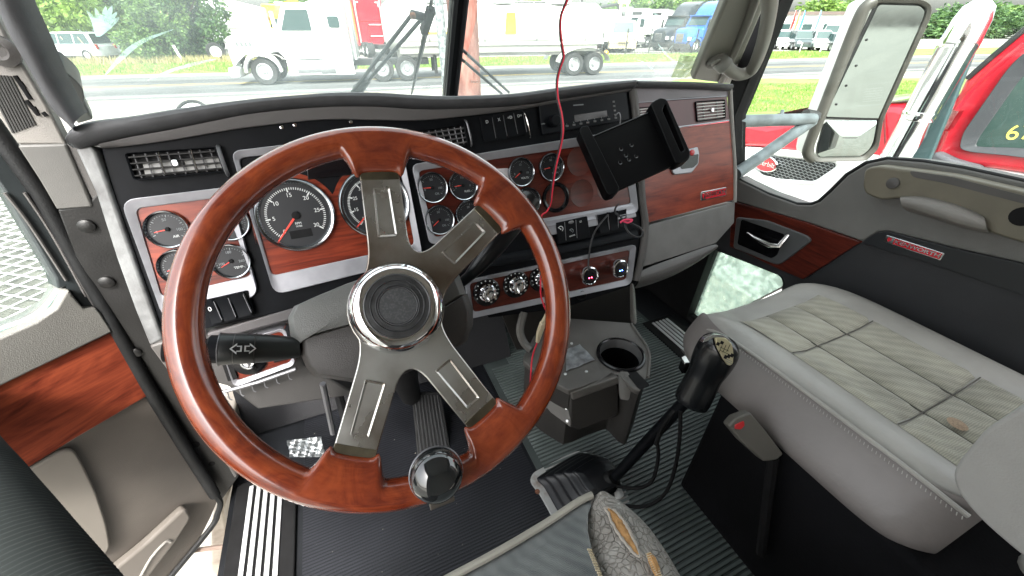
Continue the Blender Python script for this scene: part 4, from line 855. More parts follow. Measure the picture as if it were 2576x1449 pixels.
# ---- upper black strip: switches, radio
for q, ic in (([(1208, 295), (1238, 290), (1249, 352), (1219, 357)], 'D'), ([(1241, 289), (1266, 284), (1277, 347), (1252, 352)], 'X'),
              ([(1269, 284), (1293, 279), (1303, 341), (1280, 346)], '=D'), ([(1295, 279), (1316, 275), (1326, 336), (1306, 341)], 'D=')):
    rocker(q, h=.005, icon=ic, isz=.008, ipos=(0, .55), mm=BLK)
def bar(u0, v0, u1, v1, wpx=.004, h=.012, m=SILVD, name='chrome_blade'):
    p0, p1 = V((*DF.p(u0, v0, .004), .002)), V((*DF.p(u1, v1, .004), .002))
    mid = (p0+p1)/2; mid.z = h
    add(name, tube(cr([p0, V((*(p0*.9+p1*.1).to_2d(), h*.8)), mid, V((*(p0*.1+p1*.9).to_2d(), h*.8)), p1], 4), wpx, 6, flat=.5), m, dash)
bar(1171, 303, 1186, 366, .0035); bar(1317, 283, 1333, 346, .0035, m=CHRW)
radio = empty('radio', Matrix()); radio.parent = dash; radio.matrix_local = T(0, 0, 0); radio['label'] = 'black radio with dim display and a row of small keys'
add('radio_face', prism(rp(P([(1352, 262), (1572, 228), (1580, 302), (1362, 340)]), .004), 0, .006), mat('radio_black', (.003, .004, .006), .45, spec=.15), radio, bevel=.0015)
add('display', prism(P([(1440, 291), (1522, 279), (1524, 294), (1442, 308)]), .006, .0066), mat('radio_display', (.03, .027, .025), .25), radio)
a, b = DF.p(1392, 305, .006)
add('volume_knob', lathe([(.012, .006), (.012, .018), (.0105, .0205), (0, .0208)], 24), BLK, radio, mtx=T(a, b))
for u, v in ((1397, 291), (1366, 312)): 
    a, b = DF.p(u, v, .006); text('MENU', .0035, T(a, b, .0065, .08), DIM, radio, 'key_print')
for k in range(8):
    u = 1426+k*17.5; v = 317-k*2.9; a, b = DF.p(u, v, .006)
    add('preset_key', box(a-.0035, a+.0035, b-.002, b+.002, .006, .0075), mat('key_grey', (.10, .10, .10), .5), radio, bevel=.0004)
    text(str(k+1), .004, T(a, b+.0045, .0064, .08), DIM, radio, 'key_print')
for k in range(4):
    a, b = DF.p(1543+k*1.5, 256+k*11, .006); add('side_key', box(a-.003, a+.003, b-.002, b+.002, .006, .0075), mat('key_grey', (.10, .10, .10), .5), radio, bevel=.0004)
a, b = DF.p(1455, 264, .006); add('brand_print', box(a-.013, a+.013, b-.0012, b+.0012, .006, .0064, mtx=None), DIM, radio)
# ---- air vents
def vent(quad, nh, nv, name='air_vent', lab=None, fm=SILVD, sm=None, parent=dash, FR=DF, back=.0, knob=True):
    q = [V(FR.p(u, v)).to_2d() for u, v in quad]         # tl, tr, br, bl
    s = empty(name, Matrix()); s.parent = parent; s.matrix_local = T(0, 0)
    if lab: s['label'] = lab
    B = lambda x, y: (q[0]*(1-x)+q[1]*x)*(1-y) + (q[3]*(1-x)+q[2]*x)*y
    sm = sm or SILVD
    grow = [B(-.03, -.06), B(1.03, -.06), B(1.03, 1.06), B(-.03, 1.06)]
    add('vent_cavity', prism([B(0, 0), B(1, 0), B(1, 1), B(0, 1)], .0005, .0012), BLKM, s)
    add('vent_frame', ring(rp(grow, .005), rp([B(0, 0), B(1, 0), B(1, 1), B(0, 1)], .003), 0, .009, .006), BLK, s, bevel=.0008)
    for k in range(nh):
        y = (k+.5)/nh; p0, p1 = B(.005, y), B(.995, y)
        bm = loft([[(p.x, p.y-.0018, .002), (p.x, p.y-.0010, .0085), (p.x, p.y+.0008, .0090), (p.x, p.y+.0002, .002)] for p in (p0, p1)], closed=True, cap=True)
        add('vent_slat', bm, sm, s)
    for k in range(nv):
        x = (k+.5)/nv; p0, p1 = B(x, .02), B(x, .98)
        add('vent_divider', tube([(p0.x, p0.y, .0055), (p1.x, p1.y, .0055)], .0010, 6), fm, s)
    if knob:
        p = B(.5, .5); add('vent_tab', box(p.x-.004, p.x+.004, p.y-.005, p.y+.005, .006, .014), CHR, s, bevel=.0015)
    # pale duct paper seen between the slats
    return s
VS = mat('vent_slat_grey', (.30, .29, .28), .38, metal=.3)
v1 = vent([(326, 389), (543, 374), (563, 430), (347, 450)], 4, 8, lab='wide chrome edged air vent beside the door edge', sm=mat('slat_black', (.012, .012, .013), .4), fm=SILVD)
for x_u in (398, 480): add('vent_upright', tube([(*DF.p(x_u, 382+(398-x_u)*.07, .009), .009), (*DF.p(x_u+17, 438+(398-x_u)*.07, .009), .009)], .0011, 6), CHRW, v1)
PALE = mat('pale_duct', (.35, .35, .34), .6)
add('duct_flap', prism(P([(360, 408), (553, 394), (560, 426), (368, 444)]), .0012, .002), PALE, v1)
bar(549, 366, 575, 441, .0035, .010, SILVD)
vent([(1052, 333), (1164, 317), (1172, 363), (1072, 377)], 4, 7, lab='small air vent above the wheel rim', knob=False)
# small chrome sparks on strip = trim screws
for u, v in ((709, 320), (742, 314), (883, 307)):
    a, b = DF.p(u, v); add('trim_screw', lathe([(.003, 0), (.003, .0012), (0, .002)], 10), CHR, dash, mtx=T(a, b))
# ---- cruise panel and tall rocker pair
add('cruise_panel', prism(rp(P([(1394, 560), (1472, 543), (1480, 597), (1401, 613)]), .003), 0, .010), BLK, dash, bevel=.0015)
for u in (1419, 1447):
    a, b = DF.p(u+3, 576+(1447-u)*.2, .010); add('panel_groove', box(a-.0006, a+.0006, b-.022, b+.022, .0095, .0108), SILVD, dash)
def cruise_icon(u, v, r, m):
    a_, b_ = DF.p(u, v, .011); bm = tube([(r*cos(radians(t)), r*sin(radians(t)), .0) for t in range(-60, 151, 15)], r*.16, 6)
    tube([(-r*1.1, r*.75, 0), (0, -.1*r, 0)], r*.12, 6, bm); ball((0, -.1*r, 0), r*.28, 8, 6, bm)
    add('switch_symbol', bm, m, dash, mtx=T(a_, b_, .0102) @ Matrix.Diagonal((1, 1, .15, 1)))
cruise_icon(1411, 576, .0062, WHITE); cruise_icon(1438, 581, .0048, DIM)
a_, b_ = DF.p(1437, 562, .011); add('switch_thumb', ball((0, 0, 0), .0075, 12, 8), mat('thumb_grey', (.16, .16, .16), .4), dash, mtx=T(a_, b_+.003, .011) @ Matrix.Diagonal((1, .55, .4, 1)))
for s_, u, v, z_ in (('RESUME', 1440, 593, .0045), ('=', 1461, 558, .012)):
    a, b = DF.p(u, v, .011); text(s_, z_, T(a, b, .0105, .1), WHITE, dash, 'switch_print')
rocker([(1499, 541), (1522, 535), (1533, 580), (1509, 586)], h=.016); rocker([(1526, 535), (1547, 531), (1556, 574), (1536, 579)], h=.014)
rocker([(1549, 531), (1570, 527), (1578, 565), (1559, 571)], h=.012)
# ---- lower roll between cluster and heater panel, heater panel
add('knee_roll', tube([(*DF.p(u, v, .0), .0) for u, v in cr([(1150, 672), (1300, 645), (1450, 617), (1598, 586)], 4)], .016, 10, flat=.6), BLK, dash)
frame_ring('heater_frame', [(1168, 705), (1597, 614), (1585, 714), (1180, 800)], [(1180, 712), (1583, 628), (1574, 702), (1190, 785)], h=.008, ro=[.008, .014, .02, .01])
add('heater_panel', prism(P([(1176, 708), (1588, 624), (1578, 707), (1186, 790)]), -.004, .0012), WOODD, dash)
def knob(u, v, lab=None):
    a, b = DF.p(u, v, .01)
    k = add('heater_knob', lathe([(.0325, .001), (.0325, .004), (.030, .006), (0, .006)], 36), BLKG, dash, mtx=T(a, b))
    bm = lathe([(.021, .006), (.0205, .012), (.018, .014), (.0165, .026), (.015, .0285), (.011, .0292), (.0085, .0275), (0, .0275)], 30); add('knob_grip', bm, CHR, k)
    for i in range(10):
        t = radians(200-i*22); add('scale_mark', box(.0255, .0285, -.0012, .0012, .0058, .0064, mtx=Matrix.Rotation(t, 4, 'Z')), WHITE, k)
    bm = bmesh.new()
    for i in range(8):
        t = 2*pi*i/8; tube([(.0185*cos(t), .0185*sin(t), .009), (.0165*cos(t), .0165*sin(t), .027)], .0028, 6, bm)
    add('grip_flutes', bm, CHR, k)
    return k
knob(1227, 737); knob(1301, 717); knob(1366, 702)
def socket(u, v, glow):
    a, b = DF.p(u, v, .03)
    k = add('charger_plug', lathe([(.019, .001), (.019, .010), (.0215, .012), (.0235, .020), (.0235, .030), (.0225, .034), (.020, .0355), (.0185, .0335), (0, .0330)], 36), CHR, dash, mtx=T(a, b))
    add('plug_face', lathe([(.0183, .0330), (.0183, .0345), (.011, .0350), (.0105, .0335), (0, .0335)], 30), BLKG, k)
    em = mat('led_'+('red' if glow[0] > glow[2] else 'blue'), glow, emit=6)
    for d in (-.0035, .0035): add('indicator_light', lathe([(.0014, .0335), (.0014, .0342), (0, .0345)], 8), em, k, mtx=T(d, -.004))
socket(1483, 694, (.9, .05, .12)); socket(1560, 676, (.08, .2, .95))
a, b = DF.p(1462, 742); add('dark_socket', lathe([(.014, -.02), (.014, .004), (.011, .006), (.010, -.01)], 20, cap=False), BLKM, dash, mtx=T(a, b))
# ---- lower left: ignition panel and knee panel
add('knee_panel', prism(P([(418, 868), (735, 800), (760, 930), (900, 1010), (640, 1050), (560, 990), (440, 960)]), -.10, -.03), mat('knee_panel_grey', (.042, .040, .039), .5, var=.1, vs=12, bump=.3, bs=700), dash, bevel=.004)
add('knee_ledge', prism(P([(520, 838), (745, 772), (748, 800), (530, 858)]), -.03, .002), mat('knee_ledge_grey', (.075, .07, .072), .5, var=.1, vs=12, bump=.3, bs=700), dash, bevel=.003)
ig = [(556, 868), (718, 822), (745, 915), (590, 972)]
igo = rp(P(ig), .012, 5); igi = rp(P([(562, 876), (710, 832), (735, 908), (594, 958)]), .010, 5)
add('ignition_frame', ring(igo, igi, -.03, .006, .002), SILV, dash, bevel=.001)
add('wood_panel', prism(P([(550, 872), (716, 826), (742, 912), (586, 966)]), -.03, -.0005), WOOD, dash)
a, b = DF.p(628, 906); kg = add('ignition_lock', lathe([(.028, -.001), (.028, .004), (.020, .006), (0, .006)], 30), BLKG, dash, mtx=T(a, b))
add('key_barrel', lathe([(.013, .006), (.013, .012), (.010, .013), (.009, .010), (0, .010)], 24), CHR, kg)
add('key_blade', box(-.0015, .0015, -.007, .007, .010, .014), SILVD, kg)
for q in ([(560, 915), (585, 908), (600, 950), (575, 958)], [(682, 885), (727, 871), (736, 897), (690, 912)]):
    add('socket_cover', prism(rp(P(q), .002), 0, .004), BLKM, dash, bevel=.001)
bmc = tube([(*DF.p(u, v, .0), .006) for u, v in ((563, 982), (650, 958), (745, 925))], .004, 8); add('hanging_rail', bmc, SILVD, dash)
for k in range(6):
    u, v = 575+k*30, 984-k*10; p = DF.p(u, v); add('rail_hook', tube(cr([(p[0], p[1], .006), (p[0], p[1]-.012, .008), (p[0]+.004, p[1]-.015, .010)], 4), .0011, 5), SILVD, dash)
# ---- dash pad: a soft roll across the whole cab (world coordinates relative to DF)
def pad_loft(top, bot, back=.10, n=5, bulge=.016):
    rows = []
    T_, B_ = cr([(*p, 0) for p in top], n), cr([(*p, 0) for p in bot], n)
    N = 60
    def samp(L_, t): x = t*(len(L_)-1); i = min(int(x), len(L_)-2); return L_[i].lerp(L_[i+1], x-i)
    for k in range(N+1):
        t = k/N; a = samp(T_, t); b_ = samp(B_, t)
        pa = V((*DF.p(a.x, a.y, .012), .012)); pb = V((*DF.p(b_.x, b_.y, .010), .010))
        up_ = V((0, 1, 0)); mid = (pa+pb)/2
        row = [pa+V((0, .000, -back)), pa+V((0, .001, -back*.5)), pa+V((0, .0012, -.02)), pa.copy()]
        row[3].z = .004
        for s in (.2, .4, .6, .8): q = pa.lerp(pb, s); q.z = .010+bulge*sin(pi*(s*.8+.15)); row.append(q)
        row += [pb, pb+V((0, .002, -.02))]
        rows.append(row)
    return rows
top = [(176, 345), (193, 312), (233, 301), (330, 289), (433, 272), (540, 257), (644, 245), (740, 237), (844, 230), (944, 230), (1044, 236), (1144, 239), (1288, 233), (1405, 218), (1500, 207), (1592, 200)]
bot = [(184, 364), (197, 374), (250, 360), (333, 343), (433, 325), (540, 303), (644, 284), (740, 273), (811, 269), (944, 268), (1077, 275), (1150, 275), (1288, 267), (1405, 250), (1500, 236), (1592, 222)]
add('dash_pad', loft(pad_loft(top, bot, .16)), PADM, dash)
# brow under the pad
tb = [(245, 362), (333, 343), (433, 325), (540, 303), (644, 284), (811, 269), (944, 268), (1077, 275), (1288, 267), (1405, 250), (1500, 236), (1590, 222)]
bb = [(252, 372), (350, 362), (450, 347), (560, 328), (644, 316), (811, 299), (944, 300), (1077, 300), (1288, 277), (1405, 258), (1500, 243), (1590, 228)]
A_, B_ = cr([(*p, 0) for p in tb], 5), cr([(*p, 0) for p in bb], 5)
add('pad_brow', loft([[(*DF.p(a.x, a.y, .014), .012), (*DF.p((a.x+b.x)/2, (a.y+b.y)/2, .014), .010), (*DF.p(b.x, b.y, .010), .006), (*DF.p(b.x, b.y, .010), -.004)] for a, b in zip(A_, B_)]), UNDER, dash)

# ---- passenger side (same lean)
pas = empty('glove_box_panel', DF.m, 'red wood glove box front with black latch and small red badge, right of the gauges', 'glove box')
top2 = [(1598, 202), (1680, 203), (1760, 205), (1835, 209)]; bot2 = [(1598, 221), (1680, 222), (1760, 224), (1838, 228)]
add('dash_pad', loft(pad_loft(top2, bot2, .05, bulge=.012)), PADM, pas)
add('upper_band', prism(P([(1597, 215), (1836, 220), (1836, 243), (1720, 248), (1597, 262)]), -.03, .002), mat('plum_grey', (.17, .15, .165), .45, var=.1, vs=20, bump=.2, bs=700), pas, bevel=.002)
add('vent_panel', prism(rp(P([(1598, 259), (1826, 242), (1832, 303), (1606, 333)]), .004), -.03, .004), mat('burgundy_panel', (.09, .028, .032), .42, var=.12, vs=14), pas, bevel=.0015)
for L_, w_ in (([(1598, 259), (1700, 250), (1826, 242)], .0012), ([(1640, 328), (1736, 316), (1833, 303)], .0022)):
    add('bright_strip', tube([(*DF.p(u, v, .004), .005) for u, v in L_], w_, 6), SILV, pas)
BSL = mat('bright_slat', (.55, .54, .54), .3, metal=.4)
vent([(1746, 259), (1815, 254), (1817, 297), (1750, 305)], 6, 2, parent=pas, sm=BSL, lab='square vent at the right end of the glove box panel')
vent([(1600, 274), (1650, 269), (1652, 292), (1604, 299)], 4, 3, parent=pas, sm=BSL, knob=False, lab='vent behind the tablet holder')
WG = wood_mat('wood_veneer_glove', (.07, .011, .008), (.17, .027, .014), (.26, .047, .022), axis=(2.2, 9, 9), dist=.9, coat=.1)
add('glove_door', prism(rp(P([(1606, 335), (1834, 306), (1845, 420), (1846, 502), (1624, 561), (1612, 470)]), .003), -.03, .004), WG, pas, bevel=.0015)
add('end_strip', tube([(*DF.p(u, v, .004), .003) for u, v in ((1836, 215), (1842, 330), (1849, 430), (1848, 508))], .006, 8), GREY, pas)
add('lower_panel', prism(P([(1621, 568), (1848, 508), (1846, 560), (1800, 612), (1604, 676)]), -.04, .002), mat('glove_grey', (.145, .142, .137), .42, var=.10, bump=.2, bs=800), pas, bevel=.003)
add('knee_bolster', loft([[(*DF.p(u, v, .0), z_) for u, v, z_ in row] for row in
    ([(1602, 682, 0), (1602, 695, .012), (1601, 715, .008), (1598, 735, -.02)], [(1680, 655, 0), (1680, 670, .012), (1675, 695, .008), (1668, 715, -.02)],
     [(1760, 625, 0), (1760, 636, .012), (1755, 660, .008), (1745, 680, -.02)], [(1802, 612, 0), (1802, 618, .01), (1800, 628, .0), (1795, 640, -.02)])]), GREYD, pas, sub=2)
# latch
lt = empty('latch', Matrix()); lt.parent = pas; lt.matrix_local = T(0, 0)
add('latch_plate', prism(rp(P([(1690, 385), (1748, 370), (1752, 388), (1750, 412), (1733, 435), (1690, 440), (1684, 432)]), .004), .004, .010), SILV, lt, bevel=.002)
add('latch_recess', prism(rp(P([(1700, 398), (1749, 388), (1747, 412), (1736, 422), (1706, 426)]), .004), .0101, .0108), BLKG, lt)
a, b = DF.p(1741, 384, .011); add('latch_button', lathe([(.0075, .010), (.0075, .0125), (.006, .0135), (0, .0135)], 20), RED, lt, mtx=T(a, b))
def badge(parent, quad, FR, c, lab=None, nm='badge'):
    q = [V(FR.p(u, v, c)).to_2d() for u, v in quad]; s = empty(nm, Matrix()); s.parent = parent
    cc = sum(q, V((0, 0)))/4; ax = (q[1]-q[0]+q[2]-q[3])/2; ang = atan2(ax.y, ax.x); w_ = ax.length/2; hh = ((q[0]-q[3]).length+(q[1]-q[2]).length)/4
    s.matrix_local = T(cc.x, cc.y, c, ang)
    if lab: s['label'] = lab
    add('badge_frame', prism(rp([(-w_, -hh), (w_, -hh), (w_, hh), (-w_, hh)], hh*.2), 0, .0022), CHR, s, bevel=.0006)
    add('badge_field', prism([(-w_*.66, -hh*.78), (w_*.95, -hh*.78), (w_*.95, hh*.78), (-w_*.66, hh*.78)], .0022, .0027), mat('badge_red', (.55, .015, .03), .22, coat=1), s)
    text('KENWORTH', hh*1.35, T(w_*.15, 0, .0029) @ Matrix.Diagonal((w_*1.45/(hh*7.6)*1.05, 1, 1, 1)), CHR, s, 'badge_letters', bold=.02, depth=.0004)
    add('emblem_shield', prism([(-w_*.90, hh*.6), (-w_*.76, hh*.6), (-w_*.76, -hh*.1), (-w_*.83, -hh*.62), (-w_*.90, -hh*.1)], .0022, .0030), mat('badge_red', (.5, .01, .02), .25), s)
    return s
badge(pas, [(1761, 483), (1825, 471), (1826, 492), (1763, 505)], DF, .004)
# ================================================================== STEERING WHEEL
WT = radians(39.7)
WC = rel(.0202, .3952, -.2822)
WF = Frame(WC, (1, 0, 0), (0, sin(pi/2-WT)*0+sin(WT), cos(WT)))     # normal leans 39.7 degrees up
sw = empty('steering_wheel', WF.m, 'large wood rimmed steering wheel with four worn metal spokes', 'steering wheel')
SP = [84, 32, -66, -119]
R_, rt = .2115, .0172
def lug(a):
    best = 0
    for s in SP:
        d = abs((a-s+180) % 360-180)
        hw = 9.4
        if d < hw+2.6:
            e = 1 if d < hw else .5+.5*cos(pi*(d-hw)/2.6)
            e *= 1 + .20*math.exp(-((d-hw+.6)/1.3)**2)
            best = max(best, e)
    return best
bm = bmesh.new(); rows = []
NA = 432; NS = 18
for i in range(NA):
    a = 360*i/NA; ar = radians(a); e = lug(a); row = []
    for k in range(NS):
        t = 2*pi*k/NS; x = cos(t); z = sin(t)
        xr = R_ + rt*x if x >= 0 else R_ - (rt + e*.0235)*(abs(x)**(1-.5*min(1, e)))
        zz = rt*z*(1-.10*e) if x < 0 else rt*z
        zz *= (1 - .35*e*max(0, -x))
        row.append((xr*cos(ar), xr*sin(ar), zz))
    rows.append(row)
rows.append(rows[0])
bm = loft(rows, closed=True)
uv = bm.loops.layers.uv.new('uv')
for f in bm.faces:
    for l in f.loops:
        i_, k_ = divmod(l.vert.index if l.vert.index >= 0 else 0, NS); l[uv].uv = (0, 0)
bm.verts.index_update()
for f in bm.faces:
    ks = [l.vert.index % NS for l in f.loops]; wrap = max(ks)-min(ks) > 2
    for l in f.loops:
        i_, k_ = divmod(l.vert.index, NS); l[uv].uv = (i_/NA, ((k_+NS) if (wrap and k_ < 2) else k_)/NS)
bmesh.ops.remove_doubles(bm, verts=bm.verts, dist=1e-6)
add('wood_rim', bm, RIMW, sw, angle=60)
# spider plate outline
def pol(r, a): return V((r*cos(radians(a)), r*sin(radians(a))))
SPs = sorted(SP, reverse=True)                       # 84, 32, -66, -119
out = []; hw = .0232; r_o = .1935; r_i = .088
def edge(s, side, r):
    d = pol(1, s); n_ = V((-d.y, d.x)); return d*r + n_*hw*side*(1.0 if r > .15 else 1.04)
for i, s in enumerate(SPs):
    nx = SPs[(i+1) % 4]
    out += [edge(s, 1, r_i), edge(s, 1, r_o), edge(s, -1, r_o), edge(s, -1, r_i)]
    gap = (s-nx) % 360
    p0, p3 = edge(s, -1, r_i), edge(nx, 1, r_i)
    if gap < 60:
        m_ = pol(.060, s-gap/2)
        for j in range(1, 8): t = j/8; out.append(p0*(1-t)**2+m_*2*t*(1-t)+p3*t*t)
    else:
        # follow the hub circle
        a0 = s-34; a1 = nx+34; h = .0565
        q0, q1 = pol(h, a0), pol(h, a1 if gap < 180 else a1)
        c0 = edge(s, -1, .060)
        for j in range(1, 6): t = j/6; out.append(p0*(1-t)**2+c0*2*t*(1-t)+q0*t*t)
        span = (a0-a1) % 360
        for j in range(9): out.append(pol(h, a0-span*j/8))
        c1 = edge(nx, 1, .060)
        for j in range(1, 6): t = j/6; out.append(q1*(1-t)**2+c1*2*t*(1-t)+p3*t*t)
pl_ = prism([(p.x, p.y) for p in out], -.0045, 0)
spider = add('spoke_spider', pl_, SPOKE, sw, bevel=.0016, seg=2)
for s in SP:
    M_ = Matrix.Rotation(radians(s), 4, 'Z')
    # pressed panel in each spoke: a raised lip round a sunken field
    o_ = rp([(.088, -.0115), (.150, -.0100), (.150, .0100), (.088, .0115)], .002, 3); i_ = rp([(.091, -.0088), (.147, -.0075), (.147, .0075), (.091, .0088)], .0015, 3)
    add('pressed_panel', ring(o_, i_, -.001, .0016, .0), SPOKE, spider, mtx=M_, bevel=.0004)
    # bent end tab reaching under the wood
    add('spoke_end', prism([(.161, -hw*.985), (.199, -hw*.985), (.199, hw*.985), (.161, hw*.985)], -.006, .0008), mat('spoke_tab', (.13, .115, .08), .32, metal=.8, var=.3, vs=30), spider, mtx=M_, bevel=.0006)
# hub with horn button
add('hub', lathe([(.0535, -.02), (.0545, .004), (.0540, .014), (.0505, .024), (.0440, .031), (.0385, .033), (.0365, .0325)], 64, cap=False), CHR, sw)
HB = mat('horn_button_black', (.035, .036, .038), .42, var=.3, vs=60, rvar=.1)
add('horn_button', lathe([(.0366, .0315), (.0366, .0335), (.0355, .0342), (.0345, .0335), (.0300, .0338), (.0292, .0350), (.0282, .0338), (.0245, .0340), (.0235, .0352), (.0222, .0340), (0, .0336)], 64), HB, sw)
add('horn_ring', lathe([(.0218, .0336), (.0212, .0352), (.0204, .0340)], 48, cap=False), SILVD, sw)
add('horn_centre', lathe([(.0203, .0336), (.0200, .0346), (0, .0347)], 40), mat('horn_disc', (.04, .042, .045), .6, col2=(.075, .078, .08), vs=420, ramp=(.45, .7)), sw)
# boss behind
add('boss', lathe([(.03, -.085), (.045, -.02), (.050, -.004)], 32), BLKM, sw)
# spinner knob clamped on the rim (its own thing)
_ka, _kb = WF.p(1099, 1196, .036); _kr = hypot(_ka, _kb)
kn = empty('spinner_knob', WF.m @ Matrix.Rotation(atan2(_kb, _ka), 4, 'Z') @ T(_kr, 0, 0), 'glossy black round spinner knob clamped to the bottom of the rim', 'steering knob')
add('knob_ball', lathe([(.010, .018), (.020, .020), (.0275, .026), (.0290, .034), (.0265, .044), (.019, .052), (.009, .0555), (0, .056)], 40), mat('knob_black', (.012, .014, .015), .05, coat=1), kn)
add('knob_collar', lathe([(.0285, .0285), (.0297, .0300), (.0297, .0315), (.0285, .0325)], 40, cap=False), SILVD, kn)
_o = R_-_kr
cl = [(x_+_o, z_) for x_, z_ in [(-.022, .021), (.018, .021), (.0205, .014), (.0215, -.012), (.018, -.021), (-.022, -.021), (-.022, -.0185), (.016, -.0185), (.0188, -.012), (.0182, .012), (.016, .0185), (-.022, .0185)]]
bmc = prism(cl, -.014, .014); bmesh.ops.transform(bmc, matrix=Matrix.Rotation(pi/2, 4, 'X'), verts=bmc.verts)
add('clamp_band', bmc, mat('clamp_metal', (.20, .18, .16), .35, metal=.9, var=.2, vs=30), kn, bevel=.001)

# ================================================================== STEERING COLUMN (shroud, stalks)
CF = Frame(WC + WF.z*(-.02), WF.x, WF.y)
colm = empty('steering_column', CF.m, 'grey plastic steering column shroud with black stalks behind the wheel', 'steering column')
def shroud(sections, name, m):
    return add(name, loft(sections, closed=True, cap=True), m, colm, sub=2)
# outline seen from the driver: two clam shells split by a slanting seam
def P3(u, v, c): return (*CF.p(u, v, c), c)
c0, c1, c2 = -.055, -.075, -.20
up_ = [(744, 872), (726, 850), (719, 800), (735, 770), (790, 745), (870, 712), (935, 690), (1060, 670), (1130, 660), (1160, 690), (1178, 740), (1090, 800), (900, 815), (766, 853)]
lo_ = [(747, 852), (766, 845), (900, 806), (1090, 792), (1180, 734), (1195, 775), (1195, 815), (1178, 860), (1110, 900), (950, 975), (830, 955), (785, 950), (765, 925), (752, 895)]
def clam(pts, name, m):
    cc = V((0, 0)); L_ = [V(CF.p(u, v, c0)).to_2d() for u, v in pts]
    for p in L_: cc += p/len(L_)
    rows = []
    for s, z_ in ((.0, c0+.012), (.55, c0+.012), (.90, c0+.008), (.985, c0-.004), (1.0, c0-.03), (1.0, c2+.03), (.97, c2)):
        rows.append([((cc.x+(p.x-cc.x)*s), (cc.y+(p.y-cc.y)*s), z_) for p in L_])
    bm = loft(rows[1:], closed=True, cap=True)
    return add(name, bm, m, colm, bevel=.002, angle=50)
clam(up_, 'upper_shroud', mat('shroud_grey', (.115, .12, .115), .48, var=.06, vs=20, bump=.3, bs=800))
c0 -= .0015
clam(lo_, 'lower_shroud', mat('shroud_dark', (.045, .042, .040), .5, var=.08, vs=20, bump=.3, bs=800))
# column tube below
add('column_tube', tube([CF.l(WC-WF.z*.10), CF.l(rel(.02, .70, -.72)), CF.l(rel(.03, .86, -.95))], .030, 14), BLKM, colm)
add('column_shaft', tube([CF.l(hit(812, 965, rel(0, .62, 0), V((0, 1, 0)))), CF.l(hit(838, 1090, rel(0, .62, 0), V((0, 1, 0))))], .006, 8), SILVD, colm)
# turn signal stalk (left)
st = empty('turn_signal_stalk', Matrix()); st.parent = colm; st.matrix_local = T(0, 0)
ca = -.05
A1, A2 = V(P3(740, 875, ca-.01)), V(P3(425, 880, ca+.012))
def along(a, b, t): return a.lerp(b, t)
path = [along(A1, A2, t) for t in (0, .12, .35, .60, .66)]
add('stalk_body', tube([along(A1, A2, t) for t in (-.05, .04, .2, .4, .62, .63)], [.0125, .0145, .0170, .0185, .0195, .0190], 20), mat('stalk_black', (.008, .010, .010), .38, spec=.4, bump=.1, bs=900), st)
add('stalk_neck', tube([along(A1, A2, t) for t in (.62, .66, .70, .72, .93, .95)], [.0170, .0165, .0165, .0125, .0125, .0140], 16), BLK, st)
add('stalk_end', tube([along(A1, A2, t) for t in (.93, .94, .985, .99, 1.03, 1.035)], [.016, .019, .019, .0135, .0135, .012], 18), BLKM, st)
for t in (.33, .50, .62): add('stalk_ring', tube([along(A1, A2, t), along(A1, A2, t+.006)], [.0184, .0190] if t < .4 else ([.0192, .0192] if t < .6 else [.0200, .0200]), 20), SILVD if t > .6 else GREYD, st)
dirx = (A2-A1).normalized()
zc = CF.l(CAM)-along(A1, A2, .42); zc = (zc-dirx*zc.dot(dirx)).normalized(); yv = zc.cross(-dirx)
MM = Matrix(((-dirx.x, yv.x, zc.x, 0), (-dirx.y, yv.y, zc.y, 0), (-dirx.z, yv.z, zc.z, 0), (0, 0, 0, 1)))
ctr = along(A1, A2, .42)+zc*.0190
arrow = [(0, .0), (0, .0035), (.005, .0035), (.005, .0065), (.012, 0), (.005, -.0065), (.005, -.0035), (0, -.0035)]
for sx in (1, -1):
    o_ = [(sx*x+sx*.0012, y) for x, y in arrow if (x, y) != (0, .0)]; i_ = [(sx*(.0012+.001+(x*.72)+.0006), y*.62) for x, y in arrow if (x, y) != (0, .0)]
    add('arrow_symbol', ring(o_, i_, 0, .0006), WHITE, st, mtx=Matrix.Translation(ctr) @ MM)
# tilt / brake lever (right, black tapered)
lv = tube([P3(1150, 720, ca-.05), P3(1180, 695, ca-.03), P3(1205, 668, ca-.01), P3(1250, 610, ca+.0), P3(1300, 545, ca+.01), P3(1335, 500, ca+.012)], [.008, .0085, .012, .0175, .019, .017], 16)
add('trailer_brake_lever', lv, mat('lever_black', (.008, .0095, .011), .3, spec=.4), colm)
# ================================================================== CAB SHELL (setting)
FLZ = -1.05
def at(u, v, t): return CAM + D(u, v)*t
def struct(name, bm, m, **k): o = add(name, bm, m, **k); o['kind'] = 'structure'; return o
def wbox(x0, x1, y0, y1, z0, z1, bm=None): return box(x0, x1, y0, y1, z0+EYE, z1+EYE, bm)
FLM = mat('floor_mat_black', (.010, .011, .013), .45, spec=.3, var=.35, vs=5, bump=.2, bs=400, rvar=.12)
FLG = mat('floor_mat_grey_green', (.115, .138, .132), .45, var=.4, vs=5, rvar=.1)
flo = struct('cab_floor', wbox(-.48, 1.20, -.9, 1.30, FLZ-.06, FLZ), FLM)
bm = bmesh.new()
y = -.14
while y < 1.12:                                            # ribbed rubber mat: ribs run across the cab
    x0 = .33 if y < .95 else .40
    prism([(x0, -.0032), (1.03, -.0032), (1.03, .0032), (x0, .0032)], 0, .0035, bm)
    bmesh.ops.translate(bm, vec=(0, y, 0), verts=bm.verts[-8:]); y += .0118
fm = add('mat_ribs', bm, FLG, flo, smooth=False); fm.location = (0, 0, EYE+FLZ+.004); fm['kind'] = 'stuff'
